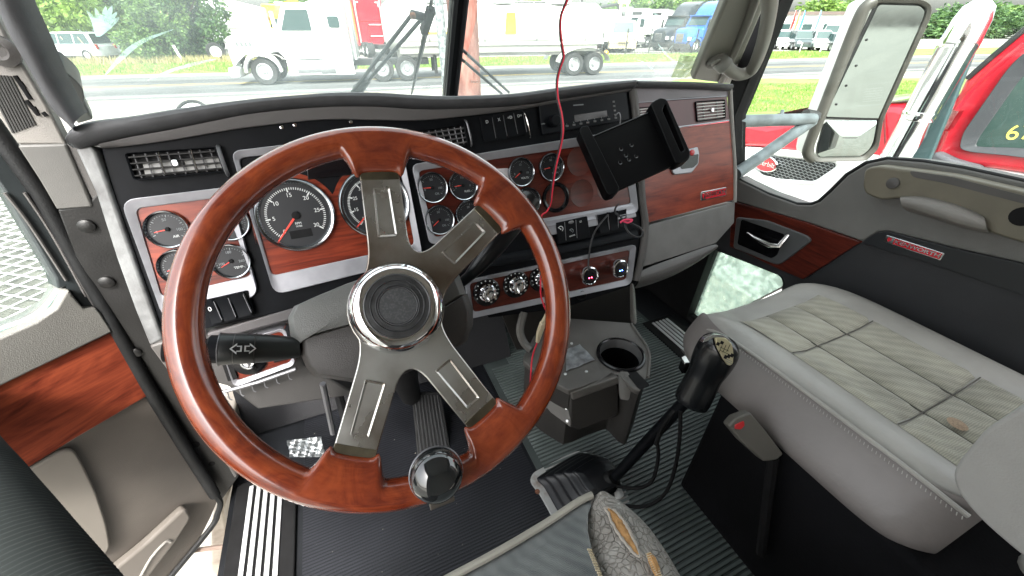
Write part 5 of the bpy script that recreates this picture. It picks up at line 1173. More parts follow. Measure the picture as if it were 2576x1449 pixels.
add('mat_sheet', wbox(.31, 1.05, -.2, 1.14, FLZ+.0005, FLZ+.004), mat('floor_mat_green_base', (.055, .068, .066), .55, var=.3, vs=6), flo)
bm = bmesh.new(); y = .22
while y < 1.05:
    prism([(-.30, -.0022), (.30, -.0022), (.30, .0022), (-.30, .0022)], 0, .0012, bm); bmesh.ops.translate(bm, vec=(0, y, 0), verts=bm.verts[-8:]); y += .0075
fm2 = add('mat_ribs', bm, mat('floor_mat_black_rib', (.015, .016, .020), .42, spec=.4, var=.3, vs=5), flo, smooth=False); fm2.location = (0, 0, EYE+FLZ+.0005); fm2['kind'] = 'stuff'
random.seed(9); bm = bmesh.new()
for _ in range(110):
    x_, y_ = random.uniform(-.28, .95), random.uniform(.15, .95); r_ = random.uniform(.0008, .0028)
    p_ = [bm.verts.new((x_+random.uniform(-r_, r_), y_+random.uniform(-r_, r_), EYE+FLZ+.006+random.uniform(0, r_))) for _ in range(4)]
    for t_ in ((0, 1, 2), (0, 1, 3), (1, 2, 3), (0, 2, 3)): bm.faces.new([p_[i] for i in t_])
tag(add('grit', bm, mat('grit_pale', (.30, .28, .24), .9), smooth=False), kind='stuff')
struct('firewall', wbox(-.48, 1.20, 1.16, 1.20, FLZ, -.34), BLKM)
# slanted toe board and engine tunnel
struct('toe_board', loft([[rel(x, 1.16, -.72), rel(x, .98, FLZ+.01)] for x in (-.46, .42)]), mat('toe_carpet', (.016, .016, .018), .9, bump=.6, bs=300))
# dash top shelf behind the pad, up to the glass
struct('cowl_shelf', loft([[rel(-.43, .84, -.15), rel(-.43, 1.24, -.27)], [rel(1.03, .84, -.15), rel(1.03, 1.24, -.27)]]), PADM)
# roof, rear wall, side walls behind the doors: out of the picture, they shade the cab
HL = mat('headliner', (.42, .40, .37), .8)
struct('cab_roof', wbox(-.5, 1.22, -1.0, .55, .62, .66), HL)
struct('cab_header', wbox(-.5, 1.22, .53, .58, .27, .66), HL)
struct('cab_side_header', wbox(1.20, 1.24, -.36, .56, .34, .62), HL); struct('cab_side_header', wbox(-.54, -.50, -.42, .56, .34, .62), HL)
struct('cab_rear_wall', wbox(-.5, 1.22, -1.04, -1.0, FLZ, .66), HL)
struct('cab_side_wall', wbox(1.20, 1.24, -1.0, -.35, FLZ, .62), HL)
struct('cab_side_wall', wbox(-.54, -.50, -1.0, -.42, FLZ, .62), HL)
# windshield
WSF = Frame(rel(.3, 1.08, -.14), (1, 0, 0), (0, -.75, .66))
PW = WSF.pp
ws = empty('windshield', WSF.m, 'scratched two piece windshield over the dashboard', 'windshield')
for x0, x1 in ((-.75, -.012), (.018, .78)):
    add('windshield_pane', prism([(x0, -.16), (x1, -.16), (x1, .62), (x0, .62)], -.008, -.004), WSGL, ws, smooth=False)
SCR = mat('wiper_scratch', (.75, .9, .86), .8)
def glass_streak(pts, w_, m, par=ws, FR=WSF, c=-.0030):
    p = [V(FR.p(u, v, c)) for u, v in pts]; p = cr([(*q.to_2d(), 0) for q in p], 6); n = len(p)
    L_, R2 = [], []
    for i, q in enumerate(p):
        t = (p[min(i+1, n-1)]-p[max(i-1, 0)]).normalized(); nn = V((-t.y, t.x, 0)); k = w_*sin(pi*(i+.35)/(n-.3))
        L_.append(q+nn*k); R2.append(q-nn*k)
    return add('wiper_scratch', loft([[(a.x, a.y, c), (b.x, b.y, c)] for a, b in zip(L_, R2)]), m, par, smooth=False)
def haze_mat(name, col, fac):
    m = bpy.data.materials.new(name); m.use_nodes = True; N, L = m.node_tree.nodes, m.node_tree.links; N.clear()
    o = N.new('ShaderNodeOutputMaterial'); t = N.new('ShaderNodeBsdfTransparent'); d = N.new('ShaderNodeBsdfTranslucent'); d.inputs[0].default_value = (*col, 1)
    tc = N.new('ShaderNodeTexCoord'); n = N.new('ShaderNodeTexNoise'); n.inputs['Scale'].default_value = 60; n.inputs['Detail'].default_value = 6; L.new(tc.outputs['Object'], n.inputs['Vector'])
    mr = N.new('ShaderNodeMapRange'); mr.inputs['From Min'].default_value = .3; mr.inputs['From Max'].default_value = .7; mr.inputs['To Min'].default_value = fac*.35; mr.inputs['To Max'].default_value = fac
    L.new(n.outputs['Fac'], mr.inputs[0]); mx = N.new('ShaderNodeMixShader'); L.new(mr.outputs[0], mx.inputs[0]); L.new(t.outputs[0], mx.inputs[1]); L.new(d.outputs[0], mx.inputs[2]); L.new(mx.outputs[0], o.inputs[0])
    return m
HZ = haze_mat('scratch_haze', (.7, .9, .84), .42); HZ2 = haze_mat('splat_haze', (.7, .92, .86), .5)
glass_streak([(262, 192), (300, 150), (350, 108), (436, 74)], .0040, HZ); glass_streak([(370, 203), (430, 178), (500, 158), (548, 148)], .0040, HZ)
glass_streak([(1608, 196), (1650, 160), (1685, 122), (1708, 100)], .0012, HZ); glass_streak([(1655, 110), (1690, 150), (1732, 165)], .0028, HZ); glass_streak([(1632, 22), (1655, 40), (1664, 48)], .002, HZ)
glass_streak([(1590, 145), (1625, 160), (1658, 188)], .0016, HZ)
for (x_, y_) in ((218, 26), (226, 42), (240, 20), (252, 34), (266, 16), (282, 14), (294, 30), (300, 44)): glass_streak([(x_, y_), ((x_+250)/2+3, (y_+92)/2-6), (246+(x_-255)*.10, 92)], .0034, HZ2)
for u in (1070, 1193):
    a, b = WSF.p(u, 218 if u < 1100 else 206, -.003); text('DOT', .010, T(a, b, -.003, 0) @ Matrix.Diagonal((-1, 1, 1, 1)), mat('glass_print', (.25, .28, .28), .7), ws, 'glass_print')
add('paper_sticker', prism(P_ := PW([(1712, 139), (1757, 143), (1745, 196), (1688, 196)], -.003), -.0035, -.0030), haze_mat('aged_sticker', (.34, .37, .25), 1.0), ws)
# centre post, with two raised beads
post = empty('windshield_centre_post', WSF.m, 'black rubber sealed centre post dividing the windshield', 'window post')
pb = [WSF.p(1119, 222, .0), WSF.p(1152, 222, .0)]; pt = [WSF.p(1137, 0, .0), WSF.p(1177, 0, .0)]
ext = lambda a, b, k: (a[0]+(b[0]-a[0])*k, a[1]+(b[1]-a[1])*k)
cor = [ext(pt[0], pb[0], 1.6), ext(pt[1], pb[1], 1.6), ext(pb[1], pt[1], 1.6), ext(pb[0], pt[0], 1.6)]
add('post_core', prism(cor, -.02, .004), RUB, post, bevel=.003)
for k in (.16, .84):
    p0 = V(cor[0]).lerp(V(cor[1]), k); p1 = V(cor[3]).lerp(V(cor[2]), k)
    add('seal_bead', tube([(*p0, .006), (*p1, .006)], .0055, 8), mat('seal_black', (.02, .02, .022), .35), post)
# wipers (outside)
WIP = mat('wiper_black', (.02, .022, .024), .45)
wip = empty('wiper', WSF.m, 'parked windshield wiper with double arm left of the centre post', 'wiper')
cW = -.045
W3 = lambda u, v, c=cW: (*WSF.p(u, v, c), c)
for A_, B_ in (((886, 232), (1034, 39)), ((898, 236), (1060, 48))): add('wiper_arm', tube([W3(*A_), W3(*B_)], .0042, 8), WIP, wip)
add('wiper_link', tube([W3(1034, 35), W3(1064, 42)], .0085, 10), WIP, wip)
add('link_bolt', lathe([(.006, 0), (.006, .006), (.004, .008), (0, .008)], 12), mat('rust', (.16, .07, .04), .8, var=.3, vs=200), wip, mtx=Matrix.Translation(V(W3(1038, 36, cW+.008))))
add('wiper_blade', tube([W3(1087, -6), W3(1075, 60), W3(1062, 120), W3(1048, 180), W3(1036, 235)], [.004, .0075, .0075, .006, .0035], 8, flat=.7), WIP, wip)
add('blade_clip', prism([(-.007, -.03), (.008, -.03), (.008, .03), (-.007, .03)], -.006, .010), BLKM, wip, mtx=Matrix.Translation(V(W3(1074, 50))) @ Matrix.Rotation(-.18, 4, 'Z'))
add('arm_foot', tube([W3(900, 226, cW-.004), W3(925, 202, cW)], [.014, .008], 10), WIP, wip)
wip2 = empty('wiper', WSF.m, 'parked wiper arms right of the centre post, over the rusty column', 'wiper')
for A_, B_ in (((1130, 95), (1280, 232)), ((1128, 120), (1262, 236))): add('wiper_arm', tube([W3(*A_), W3(*B_)], .0040, 8), WIP, wip2)
# ---- right A pillar and grab handle
pil = empty('pillar_trim', WSF.m, 'pale olive grey trim on the right windshield pillar', 'pillar trim')
PILM = mat('pillar_trim_plastic', (.20, .20, .17), .55, var=.04, vs=8, bump=.25, bs=900)
add('trim_face', prism(PW([(1741, 202), (1826, 0), (1915, -220), (2080, -240), (1930, 5), (1838, 214)], .03), .0, .03), PILM, pil, bevel=.008, seg=3)
add('trim_rib', tube([(*WSF.p(u, v, .03), .034) for u, v in ((1812, 205), (1838, 150), (1880, 50), (1905, -20))], .010, 10), PILM, pil)
hnd = empty('grab_handle', WSF.m, 'thick looped grab handle bolted to the right pillar', 'grab handle')
gp = cr([(*WSF.p(u, v, c), c) for u, v, c in ((1806, 152, .030), (1822, 164, .062), (1846, 183, .082), (1868, 187, .088), (1893, 172, .088), (1915, 120, .085), (1930, 60, .083), (1937, 0, .080), (1930, -60, .07))], 6)
HM = mat('handle_vinyl', (.185, .182, .16), .5, bump=.3, bs=700)
add('handle_bar', tube(gp, [.022]*8+[.0165]*(len(gp)-8), 16), HM, hnd)
add('handle_boss', lathe([(.030, -.004), (.029, .010), (.022, .016), (0, .018)], 24), HM, hnd, mtx=Matrix.Translation(V((*WSF.p(1803, 152, .032), .030))))
add('bolt_cap', lathe([(.013, 0), (.013, .0035), (.011, .0045), (0, .0045)], 24), HM, hnd, mtx=Matrix.Translation(V((*WSF.p(1800, 156, .05), .05))))

# ================================================================== PASSENGER DOOR  (plane x = 1.2, facing the driver)
PD = Frame(rel(1.20, .5, -.4), (0, -1, 0), (0, 0, 1))
Q = PD.pp
door = empty('passenger_door', PD.m, 'closed passenger door, grey and black with red wood trim and a red badge', 'door')
CH = mat('charcoal_door', (.030, .031, .034), .6, spec=.35, var=.08, vs=10, bump=.35, bs=800)
sill = [(1848, 446), (1868, 458), (1932, 489), (2005, 515), (2040, 516), (2062, 508), (2092, 481), (2132, 441), (2180, 412), (2232, 401), (2320, 408), (2420, 424), (2576, 458), (2900, 535)]
wt = [(1850, 508), (1932, 531), (2030, 560), (2169, 607)]
up_poly = sill + [(2900, 780), (2576, 664), (2399, 624), (2232, 582), (2209, 584), (2169, 608), (2030, 560), (1932, 531), (1846, 505)]
add('upper_panel', prism(Q(up_poly), -.06, .0), mat('door_grey', (.145, .143, .135), .52, var=.11, vs=6, bump=.5, bs=800), door, bevel=.005, seg=3)
add('lower_panel', prism(Q([(1780, 505), (1846, 505), (2169, 611), (2365, 668), (2576, 740), (2900, 860), (2900, 1500), (1900, 1300), (1740, 900), (1960, 745), (1968, 705), (1950, 690), (1795, 626), (1760, 600)]), -.06, -.004), CH, door, bevel=.003)
add('kick_panel', prism(Q([(1700, 480), (1780, 505), (1795, 626), (1730, 790), (1768, 822), (1850, 860), (1900, 1300), (1500, 1000), (1600, 600)]), -.05, -.01), BLKM, door)
add('gloss_band', prism(rp(Q([(2169, 610), (2209, 584), (2236, 581), (2399, 623), (2576, 662), (2900, 770), (2900, 840), (2576, 741), (2365, 668)]), .004), -.02, .006), mat('gloss_charcoal', (.018, .020, .023), .3), door, bevel=.002)
add('wood_trim', prism(rp(Q([(1843, 506), (1932, 531), (2030, 560), (2168, 608), (2022, 702), (1956, 674), (1885, 640), (1838, 620)]), .004), -.02, .005), WOODD, door, bevel=.002)
hr = empty('door_handle', Matrix()); hr.parent = door; hr.matrix_local = T(0, 0)
add('handle_surround', prism(rp(Q([(1858, 545), (1935, 553), (2038, 592), (2048, 604), (1972, 662), (1956, 664), (1850, 622)]), .010), .004, .012), mat('surround_grey', (.085, .088, .09), .45), hr, bevel=.003)
add('handle_recess', prism(rp(Q([(1872, 550), (1982, 588), (1962, 640), (1948, 648), (1862, 612)]), .008), .0121, .0135), BLKG, hr)
add('handle_lever', tube([(*PD.p(u, v, .03), c) for u, v, c in ((1874, 588, .018), (1900, 598, .034), (1940, 616, .036), (1962, 618, .034), (1976, 592, .018))], [.006, .008, .009, .008, .006], 10, flat=.7), CHRW, hr)
badge(door, [(2231, 591), (2376, 636), (2369, 656), (2223, 607)], PD, .0065, nm='door_badge', lab='red KENWORTH badge')
# armrest with pull pocket
ARM = OLIVE
add('armrest', prism(rp(Q([(2196, 420), (2230, 412), (2420, 436), (2900, 545), (2900, 690), (2576, 598), (2500, 575), (2440, 540), (2290, 490), (2240, 500), (2190, 480)]), .02), 0, .035), ARM, door, bevel=.012, seg=4)
add('pull_grip', loft([[(*PD.p(u, v, .05), c) for u, v, c in row] for row in (
   [(2258, 500, .03), (2262, 492, .05), (2270, 520, .055), (2266, 540, .02)], [(2300, 492, .034), (2320, 497, .062), (2320, 530, .068), (2310, 548, .02)],
   [(2400, 515, .034), (2420, 522, .064), (2430, 568, .072), (2420, 588, .02)], [(2470, 548, .034), (2480, 552, .055), (2490, 580, .06), (2478, 596, .02)])]), GREY, door, sub=2)
a, b = PD.p(2246, 461, .037); add('screw_cap', lathe([(.0125, .034), (.0125, .0385), (.011, .0395), (0, .0395)], 20), GREYD, door, mtx=T(a, b))
a, b = PD.p(2572, 545, .037); add('window_switch_hole', lathe([(.018, .034), (.018, .0365), (0, .0365)], 20), BLKM, door, mtx=T(a, b))
add('pull_pocket', prism(rp(Q([(2310, 424), (2420, 440), (2576, 480), (2700, 512), (2700, 530), (2576, 500), (2400, 455), (2318, 440)]), .008), .0351, .0362), GREYD, door)
add('sill_seal', tube([(*PD.p(u, v, -.01), -.008) for u, v in [(x, y_-2) for x, y_ in sill]], .0055, 8), RUB, door)
# side window glass and frame
add('window_pane', prism(Q([(1848, 440), (1850, 300), (1965, 0), (2100, -260), (3000, -260), (2900, 530), (2232, 399), (2180, 410), (2092, 479), (2040, 514), (1932, 487)]), -.035, -.031), WINGL, door, smooth=False)
add('window_frame', prism(Q([(1836, 214), (1925, 0), (1960, -90), (2010, -90), (1966, 0), (1877, 226), (1850, 292), (1848, 446), (1838, 446)]), -.05, .004), BLKM, door, bevel=.003)
# small lower look-out window
pw = empty('lookout_window', Matrix()); pw.parent = door; pw.matrix_local = T(0, 0); pw['label'] = 'small frosted window low in the door'
pq = rp(Q([(1794, 631), (1958, 697), (1964, 720), (1768, 822), (1732, 796)]), [.008, .014, .01, .012, .014], 4)
add('frosted_pane', prism(pq, -.04, -.030), glass_mat('frosted_pane', (.8, .9, .85), dirt_haze=.62, dirt_haze_col=(.66, .80, .72), dscale=45), pw, smooth=False)
cen = V((sum(p[0] for p in pq)/len(pq), sum(p[1] for p in pq)/len(pq)))
pqo = [((p[0]-cen.x)*1.06+cen.x, (p[1]-cen.y)*1.06+cen.y) for p in pq]
add('pane_seal', ring(pqo, pq, -.045, .004, -.02), RUB, pw, bevel=.001)
# door sill treads
def tread(name, x0, x1, y0, y1, n, zz, lab):
    t_ = empty(name, Matrix.Translation(rel(0, 0, zz)), lab, 'sill plate')
    add('tread_base', box(x0-.03, x1+.03, y0-.05, y1+.02, -.03, 0), BLKM, t_, bevel=.003)
    for k in range(n):
        x = x0+(x1-x0)*(k+.5)/n; wd = (x1-x0)/n*.29
        add('tread_strip', box(x-wd, x+wd, y0, y1, 0, .004), ALU, t_, bevel=.0008)
    return t_
tread('sill_plate', 1.035, 1.125, .50, .92, 5, FLZ+.012, 'passenger side sill plate with bright tread strips')
tread('sill_plate', -.435, -.345, .48, .80, 5, FLZ+.010, 'driver side sill plate with bright tread strips beside the open door')

# ================================================================== DRIVER DOOR (open), jamb and left pillar
LD = Frame(rel(-.465, .80, -.6), (.764, .645, 0), (0, 0, 1))
Lq = LD.pp
dd = empty('driver_door', LD.m, 'driver door standing open, grey with broad red wood band', 'door')
DG = mat('door_inner_grey', (.15, .147, .135), .5, var=.13, vs=5, bump=.45, bs=800)
DGD = mat('door_inner_brown', (.105, .092, .08), .45, var=.2, vs=5, bump=.3, bs=800)
add('upper_trim', prism(Lq([(-500, 1020), (0, 842), (83, 806), (133, 773), (158, 730), (166, 724), (176, 740), (203, 772), (233, 770), (245, 782), (276, 830), (0, 962), (-500, 1200)]), -.05, .012), DG, dd, bevel=.006, seg=3)
WL = wood_mat('wood_veneer_door', (.09, .016, .009), (.20, .040, .020), (.34, .075, .034), axis=(2.0, 8, 8), dist=1.4, scale=2.6)
add('wood_band', prism(Lq([(-400, 1150), (0, 960), (274, 828), (300, 862), (370, 992), (187, 1099), (63, 1176), (-400, 1420)]), -.04, .006), WL, dd, bevel=.002)
add('lower_trim', prism(Lq([(370, 990), (549, 1258), (532, 1300), (495, 1372), (400, 1480), (250, 1650), (-400, 1800), (-400, 1410), (63, 1174), (187, 1097)]), -.06, 0), DGD, dd, bevel=.004)
add('pale_pad', prism(rp(Lq([(-100, 1260), (63, 1177), (172, 1115), (196, 1150), (235, 1230), (262, 1310), (272, 1370), (248, 1400), (-100, 1500)]), .02), 0, .012), mat('pale_beige', (.21, .19, .165), .5, var=.05, vs=8), dd, bevel=.006, seg=4)
add('map_pocket', prism(rp(Lq([(262, 1430), (350, 1360), (455, 1264), (470, 1290), (430, 1352), (300, 1520), (240, 1560)]), .012), 0, .022), mat('pocket_brown', (.14, .125, .11), .42), dd, bevel=.006, seg=3)
add('pocket_lip', tube([(*LD.p(u, v, .02), .022) for u, v in cr([(352, 1449), (380, 1400), (415, 1362), (428, 1362)], 4)], .0035, 8), GREY, dd)
add('door_seal', tube([(*LD.p(u, v, .0), .002) for u, v in ((-30, 300), (100, 484), (188, 644), (277, 803), (367, 966), (460, 1118), (540, 1245))], .012, 10), RUB, dd)
add('door_seal', tube([(*LD.p(u, v, .0), .004) for u, v in cr([(540, 1245), (552, 1262), (545, 1290), (525, 1330), (400, 1480)], 4)], .007, 8), RUB, dd)
add('window_frame', prism(Lq([(-60, 330), (-30, 305), (90, 484), (180, 644), (268, 803), (243, 783), (205, 770), (166, 722), (147, 728), (140, 700), (13, 484), (-60, 380)]), -.04, .0), mat('sash_black', (.03, .036, .038), .4, var=.1, bump=.1, bs=600), dd, bevel=.003)
for k, pts in enumerate(([(10, 484), (70, 560), (165, 705)], [(60, 484), (130, 590), (215, 745)], [(80, 484), (160, 640), (245, 785)])):
    add('sash_bead', tube([(*LD.p(u, v, .0), .002) for u, v in cr(pts, 4)], .0022, 6), GREYD, dd)
gq = Lq([(-400, 480), (-60, 372), (14, 488), (143, 712), (146, 732), (112, 776), (67, 806), (0, 830), (-400, 960)])
add('window_pane', prism(gq, -.022, -.018), WINGL, dd, smooth=False)
add('glass_edge', tube([(*LD.p(u, v, -.015), -.013) for u, v in cr([(146, 728), (112, 774), (67, 804), (0, 828), (-200, 905)], 4)], .0045, 8), mat('glass_edge_aqua', (.45, .70, .66), .2), dd)
# jamb
JF = Frame(rel(-.45, .80, -.6), (1, 0, 0), (0, 0, 1)); Jq = JF.pp
jm = empty('door_jamb', JF.m, 'dark painted door jamb with bolts between the open door and the dashboard', 'door jamb')
JM = mat('jamb_paint', (.0065, .0062, .006), .5, var=.2, vs=14, bump=.2, bs=300, rvar=.1)
add('jamb_face', prism(Jq([(143, 527), (212, 518), (247, 483), (345, 760), (384, 866), (470, 975), (592, 1180), (600, 1200), (556, 1262), (367, 966), (277, 803), (188, 644)]), -.05, 0), JM, jm, bevel=.003)
add('jamb_side', prism(Jq([(380, 862), (420, 850), (445, 930), (560, 1100), (600, 1185), (592, 1195), (470, 985)]), -.05, .012), GREYD, jm, bevel=.004)
for u, v in ((220, 567), (270, 708), (340, 885), (352, 925)):
    a, b = JF.p(u, v); add('jamb_bolt', lathe([(.011, 0), (.011, .005), (.007, .008), (0, .008)], 16), JM, jm, mtx=T(a, b))
for u, v, r_ in ((490, 1118, .010), (533, 1166, .007)):
    a, b = JF.p(u, v); add('jamb_hole', lathe([(r_, .0), (r_, .0012), (0, .0012)], 16), BLKM, jm, mtx=T(a, b))
add('sill_post', prism(Jq([(520, 1195), (562, 1183), (588, 1220), (560, 1300), (585, 1480), (525, 1480), (528, 1330), (556, 1262)]), -.30, -.02), mat('tan_sill_paint', (.34, .30, .25), .55, col2=(.20, .16, .13), vs=22, ramp=(.45, .7), bump=.2, bs=200), jm, bevel=.006)
# left pillar trims
lp = empty('pillar_trim', JF.m, 'dark charcoal roll and grey panels on the left pillar above the open door', 'pillar trim')
rows = []
ra = cr([(-60, -60, 0), (0, 82, 0), (60, 186, 0), (117, 283, 0), (160, 322, 0), (178, 338, 0)], 5); rb = cr([(20, -90, 0), (56, 2, 0), (100, 95, 0), (136, 178, 0), (172, 248, 0), (198, 290, 0)], 5)
for a, b in zip(ra, rb):
    pa, pb2 = V((*JF.p(a.x, a.y, .03), 0)), V((*JF.p(b.x, b.y, .03), 0)); row = []
    for k in range(11):
        s = k/10; q = pa.lerp(pb2, s); q.z = .0+.034*math.sqrt(max(0, 1-(2*s-1)**2)); row.append(q)
    rows.append(row)
add('pillar_roll', loft(rows), PADM, lp)
add('grey_panel', prism(Jq([(-60, -20), (0, 60), (64, 175), (120, 270), (150, 330), (172, 372), (150, 364), (44, 364), (0, 300), (-60, 215)]), -.02, .0), GREY, lp, bevel=.003)
add('sail_panel', prism(rp(Jq([(44, 364), (168, 361), (212, 462), (236, 520), (145, 527), (100, 450)]), .004), -.02, .003), GREYL, lp, bevel=.003)
add('sail_side', prism(Jq([(168, 361), (182, 372), (200, 374), (250, 484), (240, 515), (212, 462)]), -.02, -.001), GREYD, lp)
# louvre bars in the grey panel
for k in range(9):
    u0, v0 = -42+k*8.4, 186+k*.6; add('louvre_bar', tube([(*JF.p(u0, v0, .0), .0005), (*JF.p(u0+76-k*1.5, v0+148-k*3, .0), .0005)], .0014, 6), mat('louvre_dark', (.05, .05, .048), .6), lp)
for (u0, v0, u1, v1) in ((38, 190, 78, 250), (66, 252, 98, 290), (50, 205, 62, 222), (108, 282, 118, 292), (84, 268, 92, 280)):
    add('louvre_bar', tube([(*JF.p(u0, v0, .0), .0), (*JF.p(u1, v1, .0), .0)], .0028, 6), BLKM, lp)
a, b = JF.p(6, 128, .0); add('trim_bolt', lathe([(.018, 0), (.018, .006), (.010, .010), (.006, .006), (0, .006)], 24), GREYD, lp, mtx=T(a, b))
# windshield side edge trim + corner pod, left
le = empty('pillar_trim', WSF.m, 'pale edge trim and rounded corner pod at the left end of the windshield', 'pillar trim')
EM = mat('edge_trim_green_grey', (.075, .09, .082), .5, var=.06, vs=10)
add('edge_strip', prism(PW([(54, -4), (84, -4), (120, 110), (150, 165), (205, 238), (236, 300), (195, 312), (165, 260), (130, 180), (95, 100)], .01), -.01, .012), EM, le, bevel=.005)
pod = [(140, 168), (160, 172), (185, 192), (205, 212), (212, 235), (205, 275), (196, 290), (175, 262), (145, 215)]
add('corner_pod', prism(rp(PW(pod, .03), .012), 0, .035), mat('pod_grey', (.06, .067, .065), .45), le, bevel=.012, seg=4)
# ================================================================== PASSENGER SEAT
LEA = mat('seat_leather', (.33, .32, .295), .42, var=.13, vs=7, bump=.35, bs=70, bdist=.003, rvar=.08)
LEAS = mat('seat_side_vinyl', (.185, .168, .160), .45, var=.10, vs=7, bump=.3, bs=60, bdist=.003)
def fabric(name, c1, c2, sc=330):
    m = bpy.data.materials.new(name); m.use_nodes = True; N, L = m.node_tree.nodes, m.node_tree.links; b = N['Principled BSDF']; b.inputs['Roughness'].default_value = .9
    b.inputs['Sheen Weight'].default_value = .2
    tc = N.new('ShaderNodeTexCoord'); wv = N.new('ShaderNodeTexWave'); wv.bands_direction = 'Y'; wv.inputs['Scale'].default_value = sc*.32; wv.inputs['Distortion'].default_value = 5; wv.inputs['Detail'].default_value = 2; wv.inputs['Detail Scale'].default_value = .8
    w2 = N.new('ShaderNodeTexWave'); w2.bands_direction = 'DIAGONAL'; w2.inputs['Scale'].default_value = sc*.06; w2.inputs['Distortion'].default_value = 3
    n = N.new('ShaderNodeTexNoise'); n.inputs['Scale'].default_value = 9; n.inputs['Detail'].default_value = 5
    for x in (wv, w2, n): L.new(tc.outputs['Object'], x.inputs[0])
    a = N.new('ShaderNodeMath'); a.operation = 'MULTIPLY_ADD'; a.inputs[1].default_value = .25; L.new(wv.outputs['Fac'], a.inputs[0])
    a2 = N.new('ShaderNodeMath'); a2.operation = 'MULTIPLY_ADD'; a2.inputs[1].default_value = .14; L.new(w2.outputs['Fac'], a2.inputs[0]); L.new(n.outputs['Fac'], a2.inputs[2]); L.new(a2.outputs[0], a.inputs[2])
    r = N.new('ShaderNodeValToRGB'); r.color_ramp.elements[0].position = .40; r.color_ramp.elements[1].position = .95
    r.color_ramp.elements[0].color = (*c1, 1); r.color_ramp.elements[1].color = (*c2, 1); L.new(a.outputs[0], r.inputs[0]); L.new(r.outputs[0], b.inputs['Base Color'])
    bp = N.new('ShaderNodeBump'); bp.inputs['Strength'].default_value = .6; bp.inputs['Distance'].default_value = .0015; L.new(a.outputs[0], bp.inputs['Height']); L.new(bp.outputs[0], b.inputs['Normal'])
    return m
FAB = fabric('seat_fabric', (.185, .18, .145), (.40, .385, .31))
SX0, SX1 = .642, 1.165
seat = empty('passenger_seat', Matrix.Translation(rel(.88, .15, FLZ)), 'grey leather passenger seat with quilted fabric centre and black base', 'seat')
S0 = V((.88, .15, FLZ))
L3 = lambda x, y, z: V((x, y, z))-S0
def ztop(x, y):
    """height of the cushion top"""
    z = -.582
    for c in (.725, 1.105): z += .030*math.exp(-((x-c)/.055)**2)
    if y > .36: z -= .85*((y-.36)**2)*(1.6)
    return z
rows = []
ys = [-.02, -.012, .01, .05, .12, .24, .34, .41, .46, .49, .508]
for i, y in enumerate(ys):
    inset = .0 if .04 < y < .40 else (.055*((y-.40)/.108)**2.2 if y > .2 else .05*((.04-y)/.06)**2)
    x0, x1 = SX0+inset, SX1-inset; row = []
    row.append(L3(x0+.03, y, -.676)); row.append(L3(x0+.006, y, -.670)); row.append(L3(x0-.002, y, -.652)); row.append(L3(x0+.018, y, -.616)); row.append(L3(x0+.040, y, -.588))
    for k in range(13):
        x = x0+.056+(x1-x0-.074)*k/12; e = min(1, min(k, 12-k)/1.5); row.append(L3(x, y, ztop(x, y)-.012*(1-e)**2))
    row.append(L3(x1-.002, y, -.615)); row.append(L3(x1+.006, y, -.65)); row.append(L3(x1-.006, y, -.67)); row.append(L3(x1-.03, y, -.676))
    rows.append(row)
last = [V((p.x, L3(0, .518, 0).y, L3(0, 0, -.645).z + (p.z-L3(0, 0, -.645).z)*.55)) for p in rows[-1]]
rows.append(last)
add('cushion', loft(rows, closed=True, cap=True), LEA, seat, sub=1, angle=70)
side_rows = []
for row in rows[0:-1]:
    p = row[:6]; q = [p[5].lerp(p[4], .0)+V((.0, 0, .001)), p[4], p[3], p[2], p[1]]
    side_rows.append([a+V((-.0035, 0, .0012)) for a in q])
add('side_panel', loft(side_rows), LEAS, seat, sub=2, angle=80)
xs = [.768, .862, .962, 1.052]; yb = [.435, .308, .118, -.01]
for i in range(3):
    for j in range(3):
        xa, xb, ya, yb_ = xs[i]+.0008, xs[i+1]-.0008, yb[j+1]+.001, yb[j]-.001; N_ = 10
        g = []
        for a in range(N_+1):
            row = []
            for b in range(N_+1):
                s, t = a/N_, b/N_; x = xa+(xb-xa)*s; y = ya+(yb_-ya)*t
                pf = 1-max(abs(2*s-1)**6, abs(2*t-1)**9)
                row.append(L3(x, y, ztop(x, y)+.0005+.0105*pf))
            g.append(row)
        add('fabric_panel', loft(g), FAB, seat, angle=80)
_q = gz(2412, 1063, EYE-.568); a = L3(_q.x, _q.y, ztop(_q.x, _q.y)+.0115); add('rust_stain', lathe([(.014, -.001), (.010, .0004), (0, .0006)], 14), mat('stain_brown', (.30, .22, .15), .9, var=.2, vs=300), seat, mtx=Matrix.Translation(a))
SEAM = mat('seat_seam', (.11, .105, .09), .9)
for xx_s in xs[1:3]: add('seam_thread', tube([L3(xx_s, yy, ztop(xx_s, yy)+.0018) for yy in (.43, .36, .3, .2, .1, 0, -.01)], .0013, 5), SEAM, seat)
for yy_s in yb[1:3]: add('seam_thread', tube([L3(xx, yy_s, ztop(xx, yy_s)+.0026) for xx in (.772, .82, .88, .94, 1.0, 1.048)], .0012, 5), SEAM, seat)
add('piping', tube(cr([L3(.700, .490, -.628), L3(.695, .44, -.584), L3(.692, .34, -.566), L3(.692, .1, -.564), L3(.700, -.01, -.575)], 5), .0038, 8), LEA, seat)
add('piping', tube(cr([L3(.672, .485, -.672), L3(.656, .40, -.673), L3(.652, .30, -.673), L3(.654, .06, -.673)], 5), .0018, 6), GREYD, seat)
bm = bmesh.new()
for k in range(72):
    y = .42-.006*k; tube([L3(.684, y, -.5675), L3(.6805, y-.002, -.5705)], .0007, 4, bm)
add('stitching', bm, LEA, seat)['kind'] = 'stuff'
